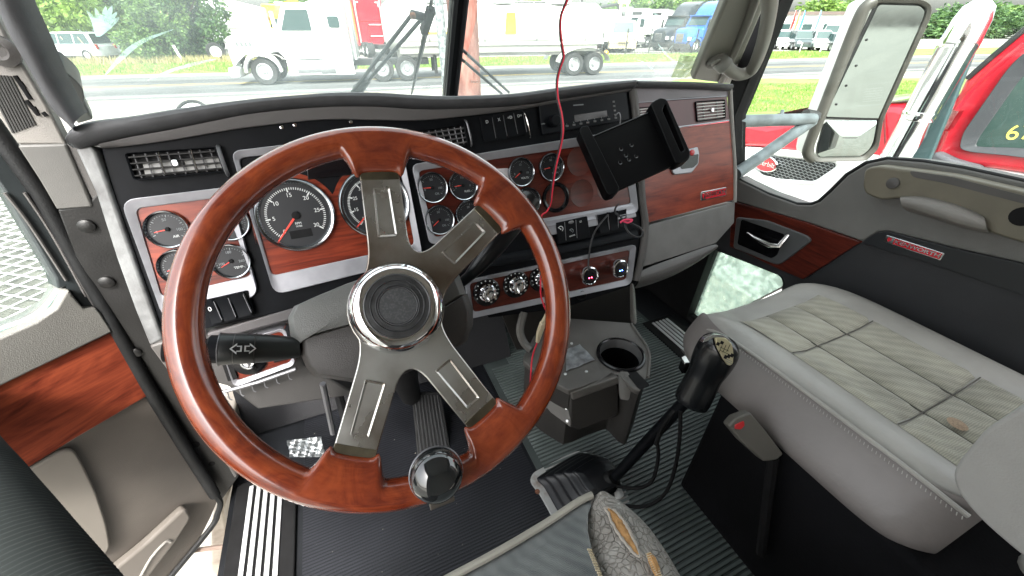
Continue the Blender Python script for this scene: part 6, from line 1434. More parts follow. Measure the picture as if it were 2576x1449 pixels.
add('seat_base', box(.650-.88, 1.10-.88, -.35-.15, .345-.15, .0, .385), mat('base_black_carpet', (.0045, .0045, .0055), .9, spec=.15, var=.4, vs=4, bump=.4, bs=250), seat, bevel=.012)
rows = []
for z_, i_ in ((-.62, .03), (-.58, .0), (-.3, -.01), (0, .0), (.12, .03), (.17, .09)):
    rows.append([L3(x, y, z_) for x, y in ((SX0+.02+i_, -.08), (SX0+.05+i_, -.055), (.78, -.075), (1.02, -.075), (1.12-i_, -.055), (1.15-i_, -.08), (1.14-i_, -.19), (.9, -.21), (SX0+.03+i_, -.19))])
add('backrest', loft(rows, closed=True, cap=True), LEA, seat, sub=2)
# inboard armrest slab, seen at the lower right corner
AR = Frame(rel(.52, 0, -.45), (0, -1, 0), (0, 0, 1))
ar = add('armrest', prism(rp(AR.pp([(2590, 1012), (2479, 1078), (2407, 1166), (2394, 1196), (2409, 1243), (2465, 1309), (2565, 1396), (2800, 1560), (2900, 1300)]), .012), -.07, 0), mat('armrest_vinyl', (.33, .325, .31), .5, var=.04, bump=.3, bs=500), None, bevel=.014, seg=4)
ar.matrix_world = AR.m; ar.parent = seat; ar.matrix_parent_inverse = seat.matrix_world.inverted()
# belt buckle
BK = Frame(at(1905, 1100, .715), RT*.80+UP*(-.60), RT*.60+UP*.80)
bk = empty('seat_belt_buckle', BK.m, 'grey seat belt buckle with red button beside the passenger seat', 'seat belt buckle')
bq = BK.pp([(1833, 1072), (1850, 1052), (1888, 1038), (1920, 1075), (1972, 1143), (1955, 1158), (1922, 1162), (1866, 1112)])
add('buckle_body', prism(rp(bq, .004), -.022, 0), mat('buckle_grey', (.10, .095, .082), .5, bump=.2, bs=700), bk, bevel=.003)
add('release_button', prism(rp(BK.pp([(1848, 1068), (1870, 1058), (1872, 1070), (1862, 1080), (1847, 1078)]), .002), 0, .002), RED, bk, bevel=.0008)
add('buckle_stalk', tube([BK.l(at(1945, 1150, .725)), BK.l(rel(.63, .12, -.93))], .010, 8), BLKM, bk)

# ================================================================== DRIVER SEAT (front edge, lower centre)
ds = empty('driver_seat', Matrix.Translation(rel(0, 0, FLZ)), 'worn driver seat with cracked grey bolster and a torn seam showing foam', 'seat')
D0 = V((0, 0, FLZ)); LD3 = lambda x, y, z: V((x, y, z))-D0
def zd(x, y): return -.600 + .016*math.exp(-((x-.225)/.05)**2) - .9*max(0, y-.19)**2*4
DSF = fabric('driver_fabric', (.055, .065, .068), (.17, .185, .18), 520)
# cracked leather
CL = bpy.data.materials.new('cracked_leather'); CL.use_nodes = True; N, L = CL.node_tree.nodes, CL.node_tree.links; b = N['Principled BSDF']; b.inputs['Roughness'].default_value = .55
tc = N.new('ShaderNodeTexCoord'); nz = N.new('ShaderNodeTexNoise'); nz.inputs['Scale'].default_value = 14; nz.inputs['Detail'].default_value = 3; L.new(tc.outputs['Object'], nz.inputs['Vector'])
mxv = N.new('ShaderNodeMix'); mxv.data_type = 'VECTOR'; mxv.inputs[0].default_value = .06; L.new(tc.outputs['Object'], mxv.inputs[4]); L.new(nz.outputs['Color'], mxv.inputs[5])
vo = N.new('ShaderNodeTexVoronoi'); vo.feature = 'DISTANCE_TO_EDGE'; vo.inputs['Scale'].default_value = 135; L.new(mxv.outputs[1], vo.inputs['Vector'])
rr = N.new('ShaderNodeValToRGB'); e = rr.color_ramp.elements; e[0].position = 0; e[0].color = (.15, .135, .115, 1); e[1].position = .07; e[1].color = (.30, .285, .26, 1); q = e.new(.025); q.color = (.24, .225, .20, 1)
L.new(vo.outputs['Distance'], rr.inputs[0])
n3 = N.new('ShaderNodeTexNoise'); n3.inputs['Scale'].default_value = 24; L.new(tc.outputs['Object'], n3.inputs['Vector'])
r3 = N.new('ShaderNodeValToRGB'); r3.color_ramp.elements[0].position = .52; r3.color_ramp.elements[1].position = .68; L.new(n3.outputs['Fac'], r3.inputs[0])
mxc = N.new('ShaderNodeMix'); mxc.data_type = 'RGBA'; mxc.inputs[7].default_value = (.46, .45, .42, 1); L.new(r3.outputs[0], mxc.inputs[0]); L.new(rr.outputs[0], mxc.inputs[6]); L.new(mxc.outputs[2], b.inputs['Base Color'])
bp = N.new('ShaderNodeBump'); bp.inputs['Strength'].default_value = .8; bp.inputs['Distance'].default_value = .0015; mr = N.new('ShaderNodeMapRange'); mr.inputs['From Max'].default_value = .12; L.new(vo.outputs['Distance'], mr.inputs[0]); L.new(mr.outputs[0], bp.inputs['Height']); L.new(bp.outputs[0], b.inputs['Normal'])
dg = Matrix.Translation(rel(0, 0, -.6))
def zpt(u, v, h=-.6): q = gz(u, v, h+EYE); return (q.x, q.y)
seam = [zpt(u, v) for u, v in ((1497, 1252), (1480, 1286), (1472, 1333), (1479, 1383), (1502, 1449), (1530, 1520))]
# fabric field
rows = []
edge_f = cr([(*zpt(u, v), 0) for u, v in ((1040, 1502), (1130, 1452), (1250, 1387), (1360, 1322), (1440, 1277), (1490, 1252))], 6)
def seam_x(y):
    for a, b in zip(seam, seam[1:]):
        if b[1] <= y <= a[1]: return a[0]+(b[0]-a[0])*(a[1]-y)/max(1e-6, a[1]-b[1])
    return seam[0][0] if y > seam[0][1] else seam[-1][0]
for p in edge_f:
    row = []
    for k in range(13):
        s = (k/12)**1.5; y = p.y-.36*s; row.append(LD3(min(p.x, seam_x(y)), y, zd(p.x, y)+(-.012*(1-s/.06) if s < .06 else .002)))
    rows.append([LD3(p.x, p.y+.004, -.66), LD3(p.x, p.y+.006, -.622)]+row)
add('fabric_field', loft(rows), DSF, ds, angle=80)
add('front_piping', tube([LD3(p.x, p.y+.002, zd(p.x, p.y)-.004) for p in edge_f], .0055, 8), mat('piping_tan', (.30, .29, .25), .6, bump=.3, bs=400), ds)
# bolster
outer = [zpt(u, v, -.605) for u, v in ((1497, 1249), (1522, 1244), (1552, 1250), (1592, 1274), (1640, 1322), (1686, 1388), (1722, 1449), (1775, 1530), (1815, 1600))]
oc = cr([(*p, 0) for p in outer], 6); ic = cr([(*p, 0) for p in ([seam[0]] + seam[:] + [zpt(1570, 1600)])], 6)
def samp(L_, t): x = t*(len(L_)-1); i = min(int(x), len(L_)-2); return L_[i].lerp(L_[i+1], x-i)
rows = []
for k in range(41):
    t = k/40; a = samp(ic, t); c = samp(oc, t); row = []
    for j in range(13):
        s = j/12; q = a.lerp(c, s); z = -.6+.013*sin(pi*min(1, s*1.05))**.6*min(1, t*6+.25) - .030*max(0, s-.72)**2*12*.5
        row.append(LD3(q.x, q.y, z-.002))
    row += [LD3(c.x+.004, c.y+.004, -.64), LD3(c.x+.002, c.y+.002, -.70)]
    rows.append(row)
add('bolster', loft(rows), CL, ds, angle=80)
add('bolster_seam', tube([LD3(p[0], p[1], -.597) for p in [V(q) for q in seam]], .0022, 6), mat('seam_dark', (.06, .055, .05), .8), ds)
def on_b(u, v, dz=0.0):
    q = gz(u, v, EYE-.583+dz); return LD3(q.x, q.y, -.583+dz)
tearL = [(1521, 1277), (1530, 1292), (1541, 1318), (1556, 1344), (1575, 1368), (1592, 1390), (1611, 1404)]; tearR = [(1521, 1277), (1543, 1283), (1562, 1302), (1576, 1320), (1590, 1348), (1603, 1378), (1612, 1404)]
FO = mat('seat_foam', (.40, .22, .085), .9, var=.25, vs=90, bump=.6, bs=300)
tl, tr_ = cr([(*p, 0) for p in tearL], 4), cr([(*p, 0) for p in tearR], 4)
g = []
for a, c in zip(tl, tr_):
    A, B = on_b(a.x, a.y), on_b(c.x, c.y); g.append([A, A.lerp(B, .3)+V((0, 0, .0022)), A.lerp(B, .6)+V((0, 0, .0030)), B])
add('foam_tear', loft(g), FO, ds, angle=80)
random.seed(4)
def lip(path, name='torn_edge'):
    pts = [on_b(p.x+random.uniform(-1.2, 1.2), p.y+random.uniform(-1.2, 1.2), .001) for p in path]
    return add(name, tube(pts, [.0016+random.random()*.0014 for _ in pts], 6), mat('torn_lip', (.34, .31, .27), .8), ds)
lip(tl); lip(tr_)
g = [(1632, 1392), (1640, 1408), (1650, 1432), (1656, 1450)]
add('foam_tear', tube([on_b(u, v, .0) for u, v in g], [.003, .006, .006, .004], 6), FO, ds)
bm = bmesh.new()
for k in range(12):
    u, v = 1628+k*2.6, 1392+k*5.2; tube([on_b(u-4, v+2, .004), on_b(u+9, v-3, .004)], .0007, 4, bm)
for k in range(12):
    u, v = 1478+k*2.6, 1382+k*6.5; tube([on_b(u+random.uniform(-1, 1), v, .003), on_b(u+11, v+2, .001)], .0012, 4, bm)
add('loose_stitching', bm, mat('thread_cream', (.50, .42, .28), .8), ds)['kind'] = 'stuff'
add('cushion_underside', box(-.26, .24, -.3, .16, .30, .395), BLKM, ds)
add('seat_base', box(-.22, .20, -.3, .05, 0, .30), BLKM, ds)
# dark ribbed cushion at the very lower left, close to the lens
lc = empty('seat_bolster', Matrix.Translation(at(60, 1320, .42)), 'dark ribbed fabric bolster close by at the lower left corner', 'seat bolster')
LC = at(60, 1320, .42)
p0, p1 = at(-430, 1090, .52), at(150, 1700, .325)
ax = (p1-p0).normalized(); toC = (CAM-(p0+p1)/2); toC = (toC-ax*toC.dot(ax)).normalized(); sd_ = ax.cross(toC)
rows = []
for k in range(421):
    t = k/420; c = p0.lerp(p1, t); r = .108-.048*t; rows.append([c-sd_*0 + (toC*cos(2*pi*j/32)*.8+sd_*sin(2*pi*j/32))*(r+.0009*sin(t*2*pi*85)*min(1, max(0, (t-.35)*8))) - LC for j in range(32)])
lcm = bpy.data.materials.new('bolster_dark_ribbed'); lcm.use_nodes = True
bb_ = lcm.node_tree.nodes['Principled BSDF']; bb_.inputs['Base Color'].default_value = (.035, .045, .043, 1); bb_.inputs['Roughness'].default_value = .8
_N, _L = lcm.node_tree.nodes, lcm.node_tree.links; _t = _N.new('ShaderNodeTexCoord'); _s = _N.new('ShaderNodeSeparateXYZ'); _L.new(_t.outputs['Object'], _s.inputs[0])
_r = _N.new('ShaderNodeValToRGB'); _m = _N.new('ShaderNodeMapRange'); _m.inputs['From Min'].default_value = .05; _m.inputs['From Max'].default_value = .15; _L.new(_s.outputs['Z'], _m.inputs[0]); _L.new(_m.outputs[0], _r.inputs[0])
_r.color_ramp.elements[0].color = (.014, .019, .018, 1); _r.color_ramp.elements[1].color = (.10, .08, .055, 1); _L.new(_r.outputs[0], bb_.inputs['Base Color'])  # lens glow over the upper part put into the colour as a tan ramp
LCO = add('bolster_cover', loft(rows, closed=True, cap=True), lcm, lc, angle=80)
LC_DIR = (sd_, toC)

# ================================================================== CONSOLE WITH CUP HOLDER
CT = Frame(rel(.51, .52, -.66), (1, 0, 0), (0, 1, 0))
con = empty('cup_holder_console', CT.m, 'taupe plastic console with round cup holder and riveted bin under the dashboard', 'console')
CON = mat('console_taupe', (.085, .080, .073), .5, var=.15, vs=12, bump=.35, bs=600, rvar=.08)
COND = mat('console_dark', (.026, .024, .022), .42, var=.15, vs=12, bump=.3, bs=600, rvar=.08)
outl = CT.pp([(1312, 905), (1345, 840), (1430, 800), (1590, 812), (1615, 845), (1636, 884), (1634, 930), (1612, 985), (1590, 975), (1556, 942), (1500, 958), (1436, 985), (1370, 950)])
outl = rp(outl, .008, 3)
cc = V(CT.p(1561, 893))
def radial(poly, c, n):
    out = []
    for i in range(n):
        a = 2*pi*i/n; d = V((cos(a), sin(a))); best = None
        for j in range(len(poly)):
            p, q = V(poly[j]).to_2d(), V(poly[(j+1) % len(poly)]).to_2d(); e_ = q-p; den = d.x*e_.y-d.y*e_.x
            if abs(den) < 1e-12: continue
            w_ = p-c; t = (w_.x*e_.y-w_.y*e_.x)/den; s = (w_.x*d.y-w_.y*d.x)/den
            if t > 0 and -1e-6 <= s <= 1+1e-6 and (best is None or t > best): best = t
        out.append(tuple(c+d*(best or .05)))
    return out
N_ = 96; CR_ = .052
ro_ = radial(outl, cc, N_); ri_ = [tuple(cc+V((cos(2*pi*i/N_), sin(2*pi*i/N_)))*CR_) for i in range(N_)]
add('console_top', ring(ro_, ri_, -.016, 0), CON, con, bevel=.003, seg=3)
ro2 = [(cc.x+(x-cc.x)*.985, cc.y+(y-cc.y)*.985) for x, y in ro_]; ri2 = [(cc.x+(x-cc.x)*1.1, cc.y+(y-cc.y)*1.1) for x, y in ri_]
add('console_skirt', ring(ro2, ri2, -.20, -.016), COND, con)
cup = add('cup_holder', lathe([(.0585, .000), (.0575, .005), (.0535, .0065), (.0505, .004), (.0490, -.01), (.0440, -.085), (.0, -.086)], 48, cap=False), BLKG, con, mtx=T(cc.x, cc.y))
add('cup_rim', lathe([(.050, .0055), (.0488, -.006), (.0475, -.02)], 48, cap=False), mat('cup_rim_grey', (.10, .10, .10), .4), cup)
nq = CT.p(1598, 948); add('cup_slot', prism(rp([(nq[0]-.016, nq[1]-.035), (nq[0]+.014, nq[1]-.035), (nq[0]+.012, nq[1]+.022), (nq[0]-.012, nq[1]+.022)], .008), .0004, .0012), BLKM, con)
add('slot_lip', tube(cr([(*CT.p(u, v), .0005) for u, v in ((1630, 950), (1634, 905), (1628, 875), (1606, 842), (1588, 815))], 4), .0038, 10), CON, con)
add('cup_spout', loft([[(*CT.p(u, v), z) for u, v, z in row] for row in ([(1553, 940, 0), (1570, 930, .007), (1588, 946, 0)], [(1558, 955, -.006), (1574, 950, .004), (1590, 962, -.006)], [(1562, 985, -.03), (1576, 985, -.024), (1590, 990, -.03)])]), CON, con, sub=2)
# bin with rivets
BN = CT.pp([(1434, 986), (1553, 944), (1562, 958), (1448, 1002)])
binF = Frame(at(1495, 1010, .88), (cos(.12), -sin(.12), 0), (0, .25, .97))
Bq = binF.pp
add_bin = add('front_bin', prism(rp(Bq([(1434, 985), (1552, 944), (1557, 958), (1556, 1046), (1458, 1084), (1436, 1075)]), .006), -.07, 0), COND, None, bevel=.005, seg=3)
add_bin.matrix_world = binF.m; add_bin.parent = con; add_bin.matrix_parent_inverse = con.matrix_world.inverted()
lid = add('bin_lid', prism(rp(Bq([(1434, 985), (1552, 944), (1555, 962), (1438, 1004)]), .004), -.07, .006), CON, None, bevel=.004, seg=3)
lid.matrix_world = binF.m; lid.parent = con; lid.matrix_parent_inverse = con.matrix_world.inverted()
sdF = Frame(at(1400, 990, .9), RT*.8+FW*(-.45)+UP*(-.1), UP+FW*.1)
sp_ = add('side_plate', prism(sdF.pp([(1330, 905), (1372, 948), (1434, 986), (1436, 1076), (1384, 1038), (1345, 985), (1322, 930)]), -.02, 0), CON, None, bevel=.002)
sp_.matrix_world = sdF.m; sp_.parent = con; sp_.matrix_parent_inverse = con.matrix_world.inverted()
rv = mat('rivet_aluminium', (.7, .72, .72), .35, metal=.8)
def put(o, mw, par): o.parent = par; o.matrix_world = mw; o.matrix_parent_inverse = Matrix(); o.matrix_local = par.matrix_world.inverted() @ mw
for u, v in ((1426, 1003), (1425, 1027), (1427, 1059)):
    a, b = sdF.p(u, v); put(add('rivet', lathe([(.0035, 0), (.0030, .0018), (0, .0024)], 10), rv), sdF.m @ T(a, b), con)
for u, v in ((1438, 864), (1475, 935), (1422, 941), (1537, 924)):
    a, b = CT.p(u, v); add('rivet', lathe([(.0038, 0), (.0032, .0018), (0, .0025)], 10), rv, con, mtx=T(a, b))
# crumpled metal patch
random.seed(2)
pc = [V(CT.p(u, v)) for u, v in ((1424, 882), (1458, 869), (1497, 908), (1424, 936))]
g = []
for i in range(8):
    row = []
    for j in range(8):
        s, t = i/7, j/7; q = (pc[0]*(1-s)+pc[1]*s)*(1-t)+(pc[3]*(1-s)+pc[2]*s)*t; row.append((q.x, q.y, .002+random.uniform(0, .0035)))
    g.append(row)
add('foil_patch', loft(g), mat('crumpled_foil', (.33, .35, .36), .38, metal=.8, var=.3, vs=60), con, angle=60)
# back fins up to the dashboard
BKF = Frame(rel(.45, .74, -.6), (1, 0, 0), (0, 0, 1)); Kq = BKF.pp
bp_ = add('back_panel', prism(Kq([(1262, 790), (1590, 708), (1596, 830), (1600, 870), (1300, 880)]), -.02, -.0), COND); put(bp_, BKF.m, con)
fn = add('side_fin', loft([[CT.l(at(1583, 714, .93)), CT.l(at(1590, 712, .90)), CT.l(at(1597, 716, .93))], [CT.l(at(1586, 780, .93)), CT.l(at(1593, 778, .89)), CT.l(at(1600, 782, .93))],
      [CT.l(at(1584, 808, .94)), CT.l(at(1594, 814, .90)), CT.l(at(1603, 818, .94))]]), CON, con, sub=2)
add('left_fin', tube(cr([CT.l(at(1318, 785, .93)), CT.l(at(1308, 830, .93)), CT.l(at(1318, 862, .93)), CT.l(at(1338, 880, .92))], 4), .010, 8), CON, con)

# ================================================================== GEAR LEVER
gl = empty('gear_lever', Matrix.Translation(rel(.44, .39, FLZ)), 'black gear lever with pale shift pattern plate and rubber boot', 'gear lever')
G0 = rel(.44, .39, FLZ); g3 = lambda p: V(p)-G0
GB = mat('gear_black', (.006, .007, .008), .26, coat=.25, spec=.4)
base, mid, top_ = at(1536, 1212, 1.00), at(1700, 1035, .84), at(1745, 985, .80)
add('lever_shaft', tube([g3(base), g3(at(1620, 1120, .92)), g3(mid), g3(top_)], [.0125, .0135, .0130, .0130], 14), BLK, gl)
add('air_line', tube(cr([g3(at(u, v, t)) for u, v, t in ((1706, 1028, .832), (1690, 1040, .835), (1665, 1078, .86), (1650, 1118, .88))], 5), .0055, 8), BLKM, gl)
# grip: skirt, neck, head
ax_ = (at(1812, 868, .72)-at(1740, 1008, .78)).normalized()
h0, h1 = at(1738, 1012, .785), at(1806, 880, .725)
Lh = (h1-h0).length
GM = Frame(h0, ax_.cross(CAM-h0), CAM-h0)      # helper axes
zz_ = ax_; yy_ = (CAM-h0); yy_ = (yy_-zz_*yy_.dot(zz_)).normalized(); xx_ = yy_.cross(zz_)
HMx = Matrix(((xx_.x, yy_.x, zz_.x, h0.x), (xx_.y, yy_.y, zz_.y, h0.y), (xx_.z, yy_.z, zz_.z, h0.z), (0, 0, 0, 1)))
lm = gl.matrix_world.inverted() @ HMx
rows = []
for z, rx, ry, off in ((-.004, .026, .020, 0), (-.002, .0300, .0240, 0), (.012, .0310, .0250, 0), (.035, .0300, .0245, 0), (.052, .0295, .0245, 0), (.066, .0285, .0240, 0), (.080, .0295, .0250, .001), (.10, .0330, .0275, .003), (.125, .0345, .0285, .005), (.145, .0330, .0280, .006), (.158, .0270, .0240, .006), (.166, .0150, .0140, .006)):
    k_ = Lh/.135
    rows.append([(rx*1.10*cos(2*pi*i/28), off+ry*sin(2*pi*i/28), z*k_) for i in range(28)])
add('shift_grip', loft(rows, closed=True, cap=True), GB, gl, mtx=lm, sub=1, angle=80)
# pattern plate on the side that faces up and right
PF = Frame(at(1822, 880, .668), RT*.93+UP*(-.30), UP*.93+RT*.30)
pq2 = PF.pp([(1799, 848), (1826, 850), (1842, 866), (1846, 892), (1844, 916), (1834, 921), (1822, 905), (1806, 875)])
plm = mat('plate_gold', (.55, .50, .32), .3, metal=.5)
o_ = add('pattern_plate', prism(rp(pq2, .004), -.006, 0), plm, bevel=.001); put(o_, PF.m, gl)
o_ = add('pattern_plate_lower', prism(rp(pq2, .004), -.012, -.006), BLKG); put(o_, PF.m, gl)
def ptext(s, u, v, sz, m=BLKM, rot=0):
    a, b = PF.p(u, v); o = add('plate_print', text_mesh(s, sz, .0003, m), m); put(o, PF.m @ T(a, b, .0003, rot), gl)
def pbox(u, v, w_, h_, rot=-.12, m=BLKM, c=.0003):
    a_, b_ = PF.p(u, v); o = add('plate_print', box(-w_/2, w_/2, -h_/2, h_/2, 0, .0004), m); put(o, PF.m @ T(a_, b_, c, rot), gl)
for u, v in ((1806, 865), (1816, 862)): pbox(u, v, .0055, .0055)
for u, v in ((1826, 898), (1834, 896), (1842, 894)): pbox(u-1, v, .0052, .0065)
pbox(1822, 878, .017, .0008); pbox(1824, 887, .020, .0008)
for u in (1812, 1822, 1832): pbox(u, 877-(u-1822)*.12, .0008, .014)
for v in (906, 911): pbox(1833, v, .012, .0009, m=DIM)
cap_q = PF.pp([(1768, 862), (1776, 850), (1795, 842), (1818, 842), (1836, 852), (1840, 860), (1826, 851), (1798, 849), (1780, 858)])
o_ = add('silver_cap', prism(rp(cap_q, .002), -.014, -.001), CHRW, bevel=.0012); put(o_, PF.m, gl)
# range selector on the front, boot
bz = FLZ+.012
fp = lambda u, v, h=bz: g3(gz(u, v, EYE+h))
plate = [fp(u, v) for u, v in ((1332, 1208), (1340, 1186), (1440, 1134), (1462, 1130), (1535, 1150), (1590, 1260), (1480, 1350), (1425, 1330), (1400, 1318), (1358, 1240))]
pc_ = [(p.x, p.y) for p in plate]
add('boot_plate', prism(rp(pc_, .02), plate[0].z-.010, plate[0].z-.006), mat('boot_plate_paint', (.42, .43, .42), .5, metal=.2, col2=(.25, .2, .17), vs=30, ramp=(.55, .75)), gl, bevel=.001)
for u, v in ((1352, 1234), (1400, 1312)): p = fp(u, v); add('plate_hole', lathe([(.007, -.006), (.007, -.0045), (0, -.0045)], 12), mat('rust', (.16, .07, .04), .8), gl, mtx=Matrix.Translation(p))
b0 = [fp(u, v) for u, v in ((1352, 1205), (1366, 1190), (1440, 1146), (1470, 1140), (1530, 1165), (1560, 1240), (1480, 1310), (1430, 1305), (1408, 1290), (1370, 1225))]
tp = g3(at(1530, 1205, 1.00)); tpc = V((tp.x-.01, tp.y, 0))
cen_ = V((sum(p.x for p in b0)/len(b0), sum(p.y for p in b0)/len(b0), 0))
base2 = cr([(p.x, p.y, 0) for p in b0], 4, closed=True)
rows = []; NB = 26
for k in range(NB+1):
    t = k/NB; s = (1-t*.62) + (.045*sin(t*2*pi*5.0) if t < .92 else 0); c = cen_.lerp(tpc, t**1.2*.75)
    rows.append([V((c.x+(p.x-cen_.x)*s, c.y+(p.y-cen_.y)*s, plate[0].z-.006+t*.085+.02*t*sin(pi*t))) for p in base2])
add('rubber_boot', loft(rows, closed=True, cap=True), mat('boot_rubber', (.009, .010, .012), .36, spec=.4, bump=.15, bs=400), gl, angle=60)
add('boot_collar', tube([g3(at(1505, 1222, 1.03)), g3(at(1545, 1200, .985))], [.030, .018], 16), RUB, gl)
hose = [[(1652, 1110, .885), (1656, 1150, .90), (1640, 1210, .93), (1600, 1228, .96), (1545, 1222, .99)], [(1712, 1032, .82), (1710, 1100, .85), (1700, 1170, .88), (1680, 1230, .91), (1650, 1262, .93), (1610, 1275, .95), (1560, 1270, .97)]]
for h in hose: add('air_line', tube(cr([g3(at(*p)) for p in h], 6), .0042, 8), BLKM, gl)
# bright clip on the floor beside the lever, white scrap by the boot
rb = empty('tread_clip', Matrix.Translation(at(1735, 905, 1.02)), 'small bright metal clip between the gear knob and the sill plate', 'clip')
add('clip_top', prism(rp([(-.030, -.010), (.010, -.022), (.032, -.004), (.012, .014), (-.022, .012)], .004), 0, .008), CHRW, rb, bevel=.002)
add('clip_body', prism(rp([(-.028, -.012), (.010, -.024), (.030, -.006), (.010, .012), (-.022, .010)], .004), -.03, 0), BLKG, rb, bevel=.002)
sc_ = empty('paper_scrap', Matrix.Translation(gz(1550, 1238, EYE+FLZ+.03)), 'small white scrap on the floor behind the gear boot', 'scrap')
add('scrap_sheet', loft([[(-.015, -.02, 0), (0, -.022, .012), (.015, -.018, .004)], [(-.012, .02, .004), (.004, .022, .02), (.018, .016, .006)]]), mat('scrap_white', (.6, .6, .58), .7), sc_, sub=2)

# ================================================================== TABLET HOLDER
TH = Frame(at(1588, 385, .80), RT*.925+UP*.36+FW*.10, UP*.93-RT*.36+FW*.12)
th = empty('tablet_holder', TH.m, 'empty black tablet holder tilted in front of the dashboard', 'tablet holder')
THM = mat('holder_black', (.0018, .0018, .0022), .42, spec=.12, bump=.1, bs=900); Tq = TH.pp
add('back_plate', prism(rp(Tq([(1482, 347), (1632, 284), (1692, 408), (1690, 418), (1556, 478), (1540, 460)]), .003), -.010, 0), THM, th, bevel=.0012)
def cheek(pts, nm): return add(nm, prism(rp(Tq(pts), .004), -.014, .018), THM, th, bevel=.0025, seg=3)
cheek([(1452, 340), (1458, 330), (1474, 327), (1552, 482), (1546, 494), (1528, 500), (1520, 494)], 'left_jaw')
o_ = rp(Tq([(1628, 272), (1652, 258), (1668, 262), (1727, 394), (1724, 410), (1700, 422), (1690, 420)]), .006, 4); i_ = rp(Tq([(1658, 290), (1662, 277), (1667, 277), (1711, 385), (1709, 390), (1704, 392), (1700, 388)]), .002, 4)
add('right_jaw', ring(o_, i_, -.014, .018), THM, th, bevel=.0025, seg=3)
for u0, v0, u1, v1 in ((1474, 340, 1540, 484), (1487, 350, 1552, 480), (1640, 285, 1692, 402)):
    add('edge_bead', tube([(*TH.p(u0, v0, .0), .003), (*TH.p(u1, v1, .0), .003)], .0016, 6), BLKG, th)
add('top_lip', tube([(*TH.p(1484, 347), .001), (*TH.p(1632, 284), .001)], .0016, 6), BLKG, th)
for u, v in ((1562, 376), (1588, 366), (1560, 410), (1582, 402), (1600, 394), (1574, 392)):
    a, b = TH.p(u, v); add('screw_hole', lathe([(.0042, 0), (.0042, .0012), (.003, .0004), (0, .0004)], 12), BLKG, th, mtx=T(a, b))
add('ball_arm', tube([(0, 0, -.01), (0, 0, -.05), (0, .0, -.08), (0, .0, -.12)], [.018, .012, .012, .018], 12), BLKM, th)
hk = cr([(*TH.p(1560, 312), .0), (*TH.p(1558, 300), .008), (*TH.p(1554, 291), .010), (*TH.p(1548, 293), .008)], 4); add('wire_hook', tube(hk, .0012, 6), SILVD, th)

# ================================================================== CABLES
def cable(name, pts, r, m, lab, cat='cable', extra=None):
    P3_ = [at(*p) for p in pts]; o = P3_[-1]
    e = empty(name, Matrix.Translation(o), lab, cat); path = cr([p-o for p in P3_], 8)
    add('wire', tube(path, r, 8), m, e); return e, path
REDW = mat('wire_red', (.62, .015, .04), .4); BLKW = mat('wire_black', (.02, .02, .022), .45)
rw = [(1440, -40, .70), (1428, 0, .71), (1413, 40, .72), (1411, 80, .73), (1416, 120, .74), (1419, 145, .745), (1409, 175, .75), (1403, 205, .755), (1404, 245, .755), (1414, 290, .755), (1417, 330, .755), (1411, 370, .76), (1399, 420, .76), (1391, 470, .765), (1386, 510, .77), (1376, 532, .775), (1362, 546, .78), (1359, 600, .78), (1361, 660, .78), (1360, 715, .78), (1361, 745, .785), (1370, 772, .79), (1378, 792, .80)]
e_, path = cable('power_wire', rw, .0016, REDW, 'red and black twin wire hanging down in front of the gauges')
n_ = len(path); side = [(-.0022 if i/n_ < .55 else -.0005) for i in range(n_)]
add('wire_black_core', tube([p+RT*(-.0026)*(1 if (i/n_) < .62 else .5) for i, p in enumerate(path)][:int(n_*.66)], .0015, 6), BLKW, e_)
CONN = mat('connector_cream', (.55, .47, .33), .45)
o = at(1352, 860, .84)
pc2 = [at(1376, 792, .80)-o, at(1366, 812, .81)-o, at(1358, 835, .825)-o, at(1352, 860, .84)-o]
cn = empty('wire_connector', Matrix.Translation(o), 'cream plastic in-line connector on the red wire by the console', 'connector')
add('connector_shell', tube([pc2[0], pc2[1], pc2[1]*.98+pc2[2]*.02, pc2[2], pc2[3]], [.0055, .0055, .0075, .0075, .0045], 6), CONN, cn)
cable('power_wire', [(1352, 860, .84), (1340, 895, .86), (1336, 930, .87), (1334, 960, .88), (1332, 1000, .90)], .0018, REDW, 'lower red wire running down the left side of the console')
ce, _ = cable('charging_cable', [(1556, 515, .83), (1549, 522, .82), (1548, 535, .81), (1560, 545, .80), (1573, 556, .79), (1592, 564, .79), (1612, 575, .79), (1617, 590, .79), (1605, 597, .79), (1585, 588, .79), (1574, 572, .79), (1572, 556, .79)], .0020, BLKW, 'coiled black charging cable with pink tie hanging by the rocker switches')
cable('charging_cable', [(1530, 540, .86), (1515, 556, .85), (1498, 580, .845), (1487, 610, .85), (1481, 650, .86), (1480, 680, .865)], .0020, BLKW, 'thin black cable from the rocker switches down to the charger plug')
tie = cable('cable_tie', [(1560, 560, .785), (1572, 553, .783), (1590, 553, .785), (1580, 560, .785), (1567, 556, .785)], .0020, mat('tie_pink', (.75, .06, .14), .5), 'pink twist tie round the coiled black cable', 'tie')

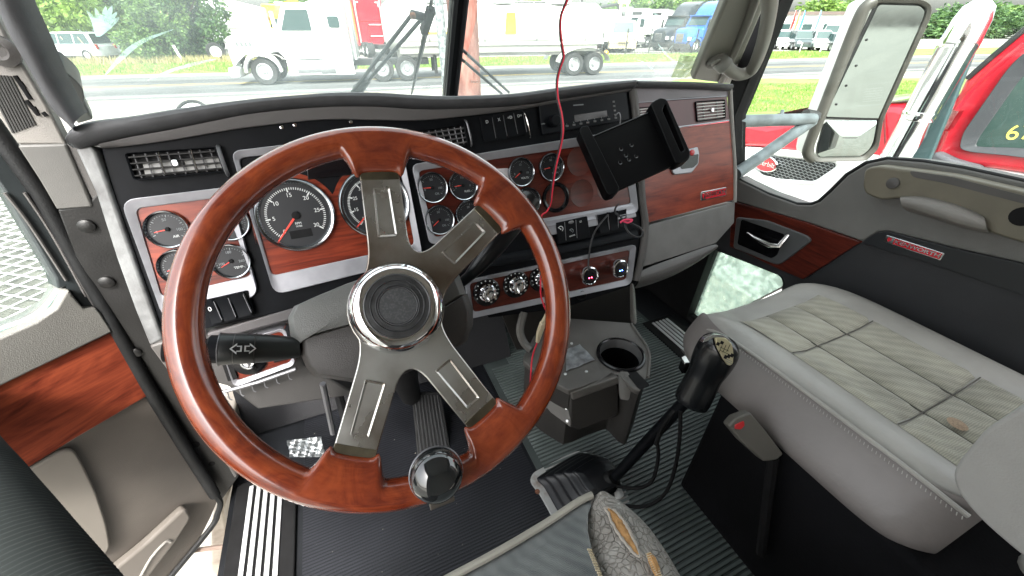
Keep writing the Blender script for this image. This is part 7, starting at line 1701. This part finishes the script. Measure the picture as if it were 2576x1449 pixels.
# ================================================================== PEDALS
pd = empty('accelerator_pedal', Matrix.Translation(rel(.13, .80, FLZ)), 'long black ribbed accelerator pedal seen between the wheel spokes', 'pedal')
pA = [hit(u, v, rel(0, .85, -.95), V((0, -.55, .83))) for u, v in ((1034, 985), (1108, 985), (1136, 1140), (1050, 1148))]
pc0 = rel(.13, .80, FLZ); pv = [p-pc0 for p in pA]
ex_ = (pv[1]-pv[0]).normalized(); ey_ = (pv[0]-pv[3]).normalized(); nz_ = ex_.cross(ey_)
g = bmesh.new(); lo_ = [g.verts.new(p-nz_*.015) for p in pv]; hi_ = [g.verts.new(p) for p in pv]
g.faces.new(hi_); g.faces.new(lo_[::-1])
for i in range(4): g.faces.new((lo_[i], lo_[(i+1) % 4], hi_[(i+1) % 4], hi_[i]))
add('pedal_pad', g, RUB, pd, bevel=.003)
for k in range(8):
    s = .12+.76*k/7; a = pv[0].lerp(pv[1], s); b = pv[3].lerp(pv[2], s)
    add('pedal_rib', tube([a.lerp(b, .06)+nz_*.001, a.lerp(b, .94)+nz_*.001], .0028, 6), mat('rib_black', (.035, .036, .038), .45), pd)
pd2 = empty('brake_pedal', Matrix.Translation(rel(-.16, .80, FLZ)), 'brake pedal wrapped in a shiny crumpled cover behind the left rim', 'pedal')
random.seed(6)
qv = [hit(u, v, rel(0, .80, -.93), V((0, -.6, .8)))-rel(-.16, .80, FLZ) for u, v in ((722, 1108), (808, 1098), (818, 1150), (760, 1172), (730, 1150))]
qv4 = [qv[0], qv[1], qv[2], qv[4]]
gg = []
for i in range(17):
    row = []
    for j in range(13):
        s, t = i/16, j/12; q = (qv4[0]*(1-s)+qv4[1]*s)*(1-t)+(qv4[3]*(1-s)+qv4[2]*s)*t
        row.append(q+V((random.uniform(-.1, .1), -.55, .8))*(.004*sin(i*1.9+j*.7)+.003*sin(j*2.3-i*.9)+random.uniform(0, .003)))
    gg.append(row)
add('foil_cover', loft(gg), mat('crumpled_foil', (.6, .63, .65), .32, metal=.9), pd2, angle=70)
add('pedal_arm', tube([V((0, .02, .10)), V((0, .18, .35))], .012, 8), BLKM, pd2)
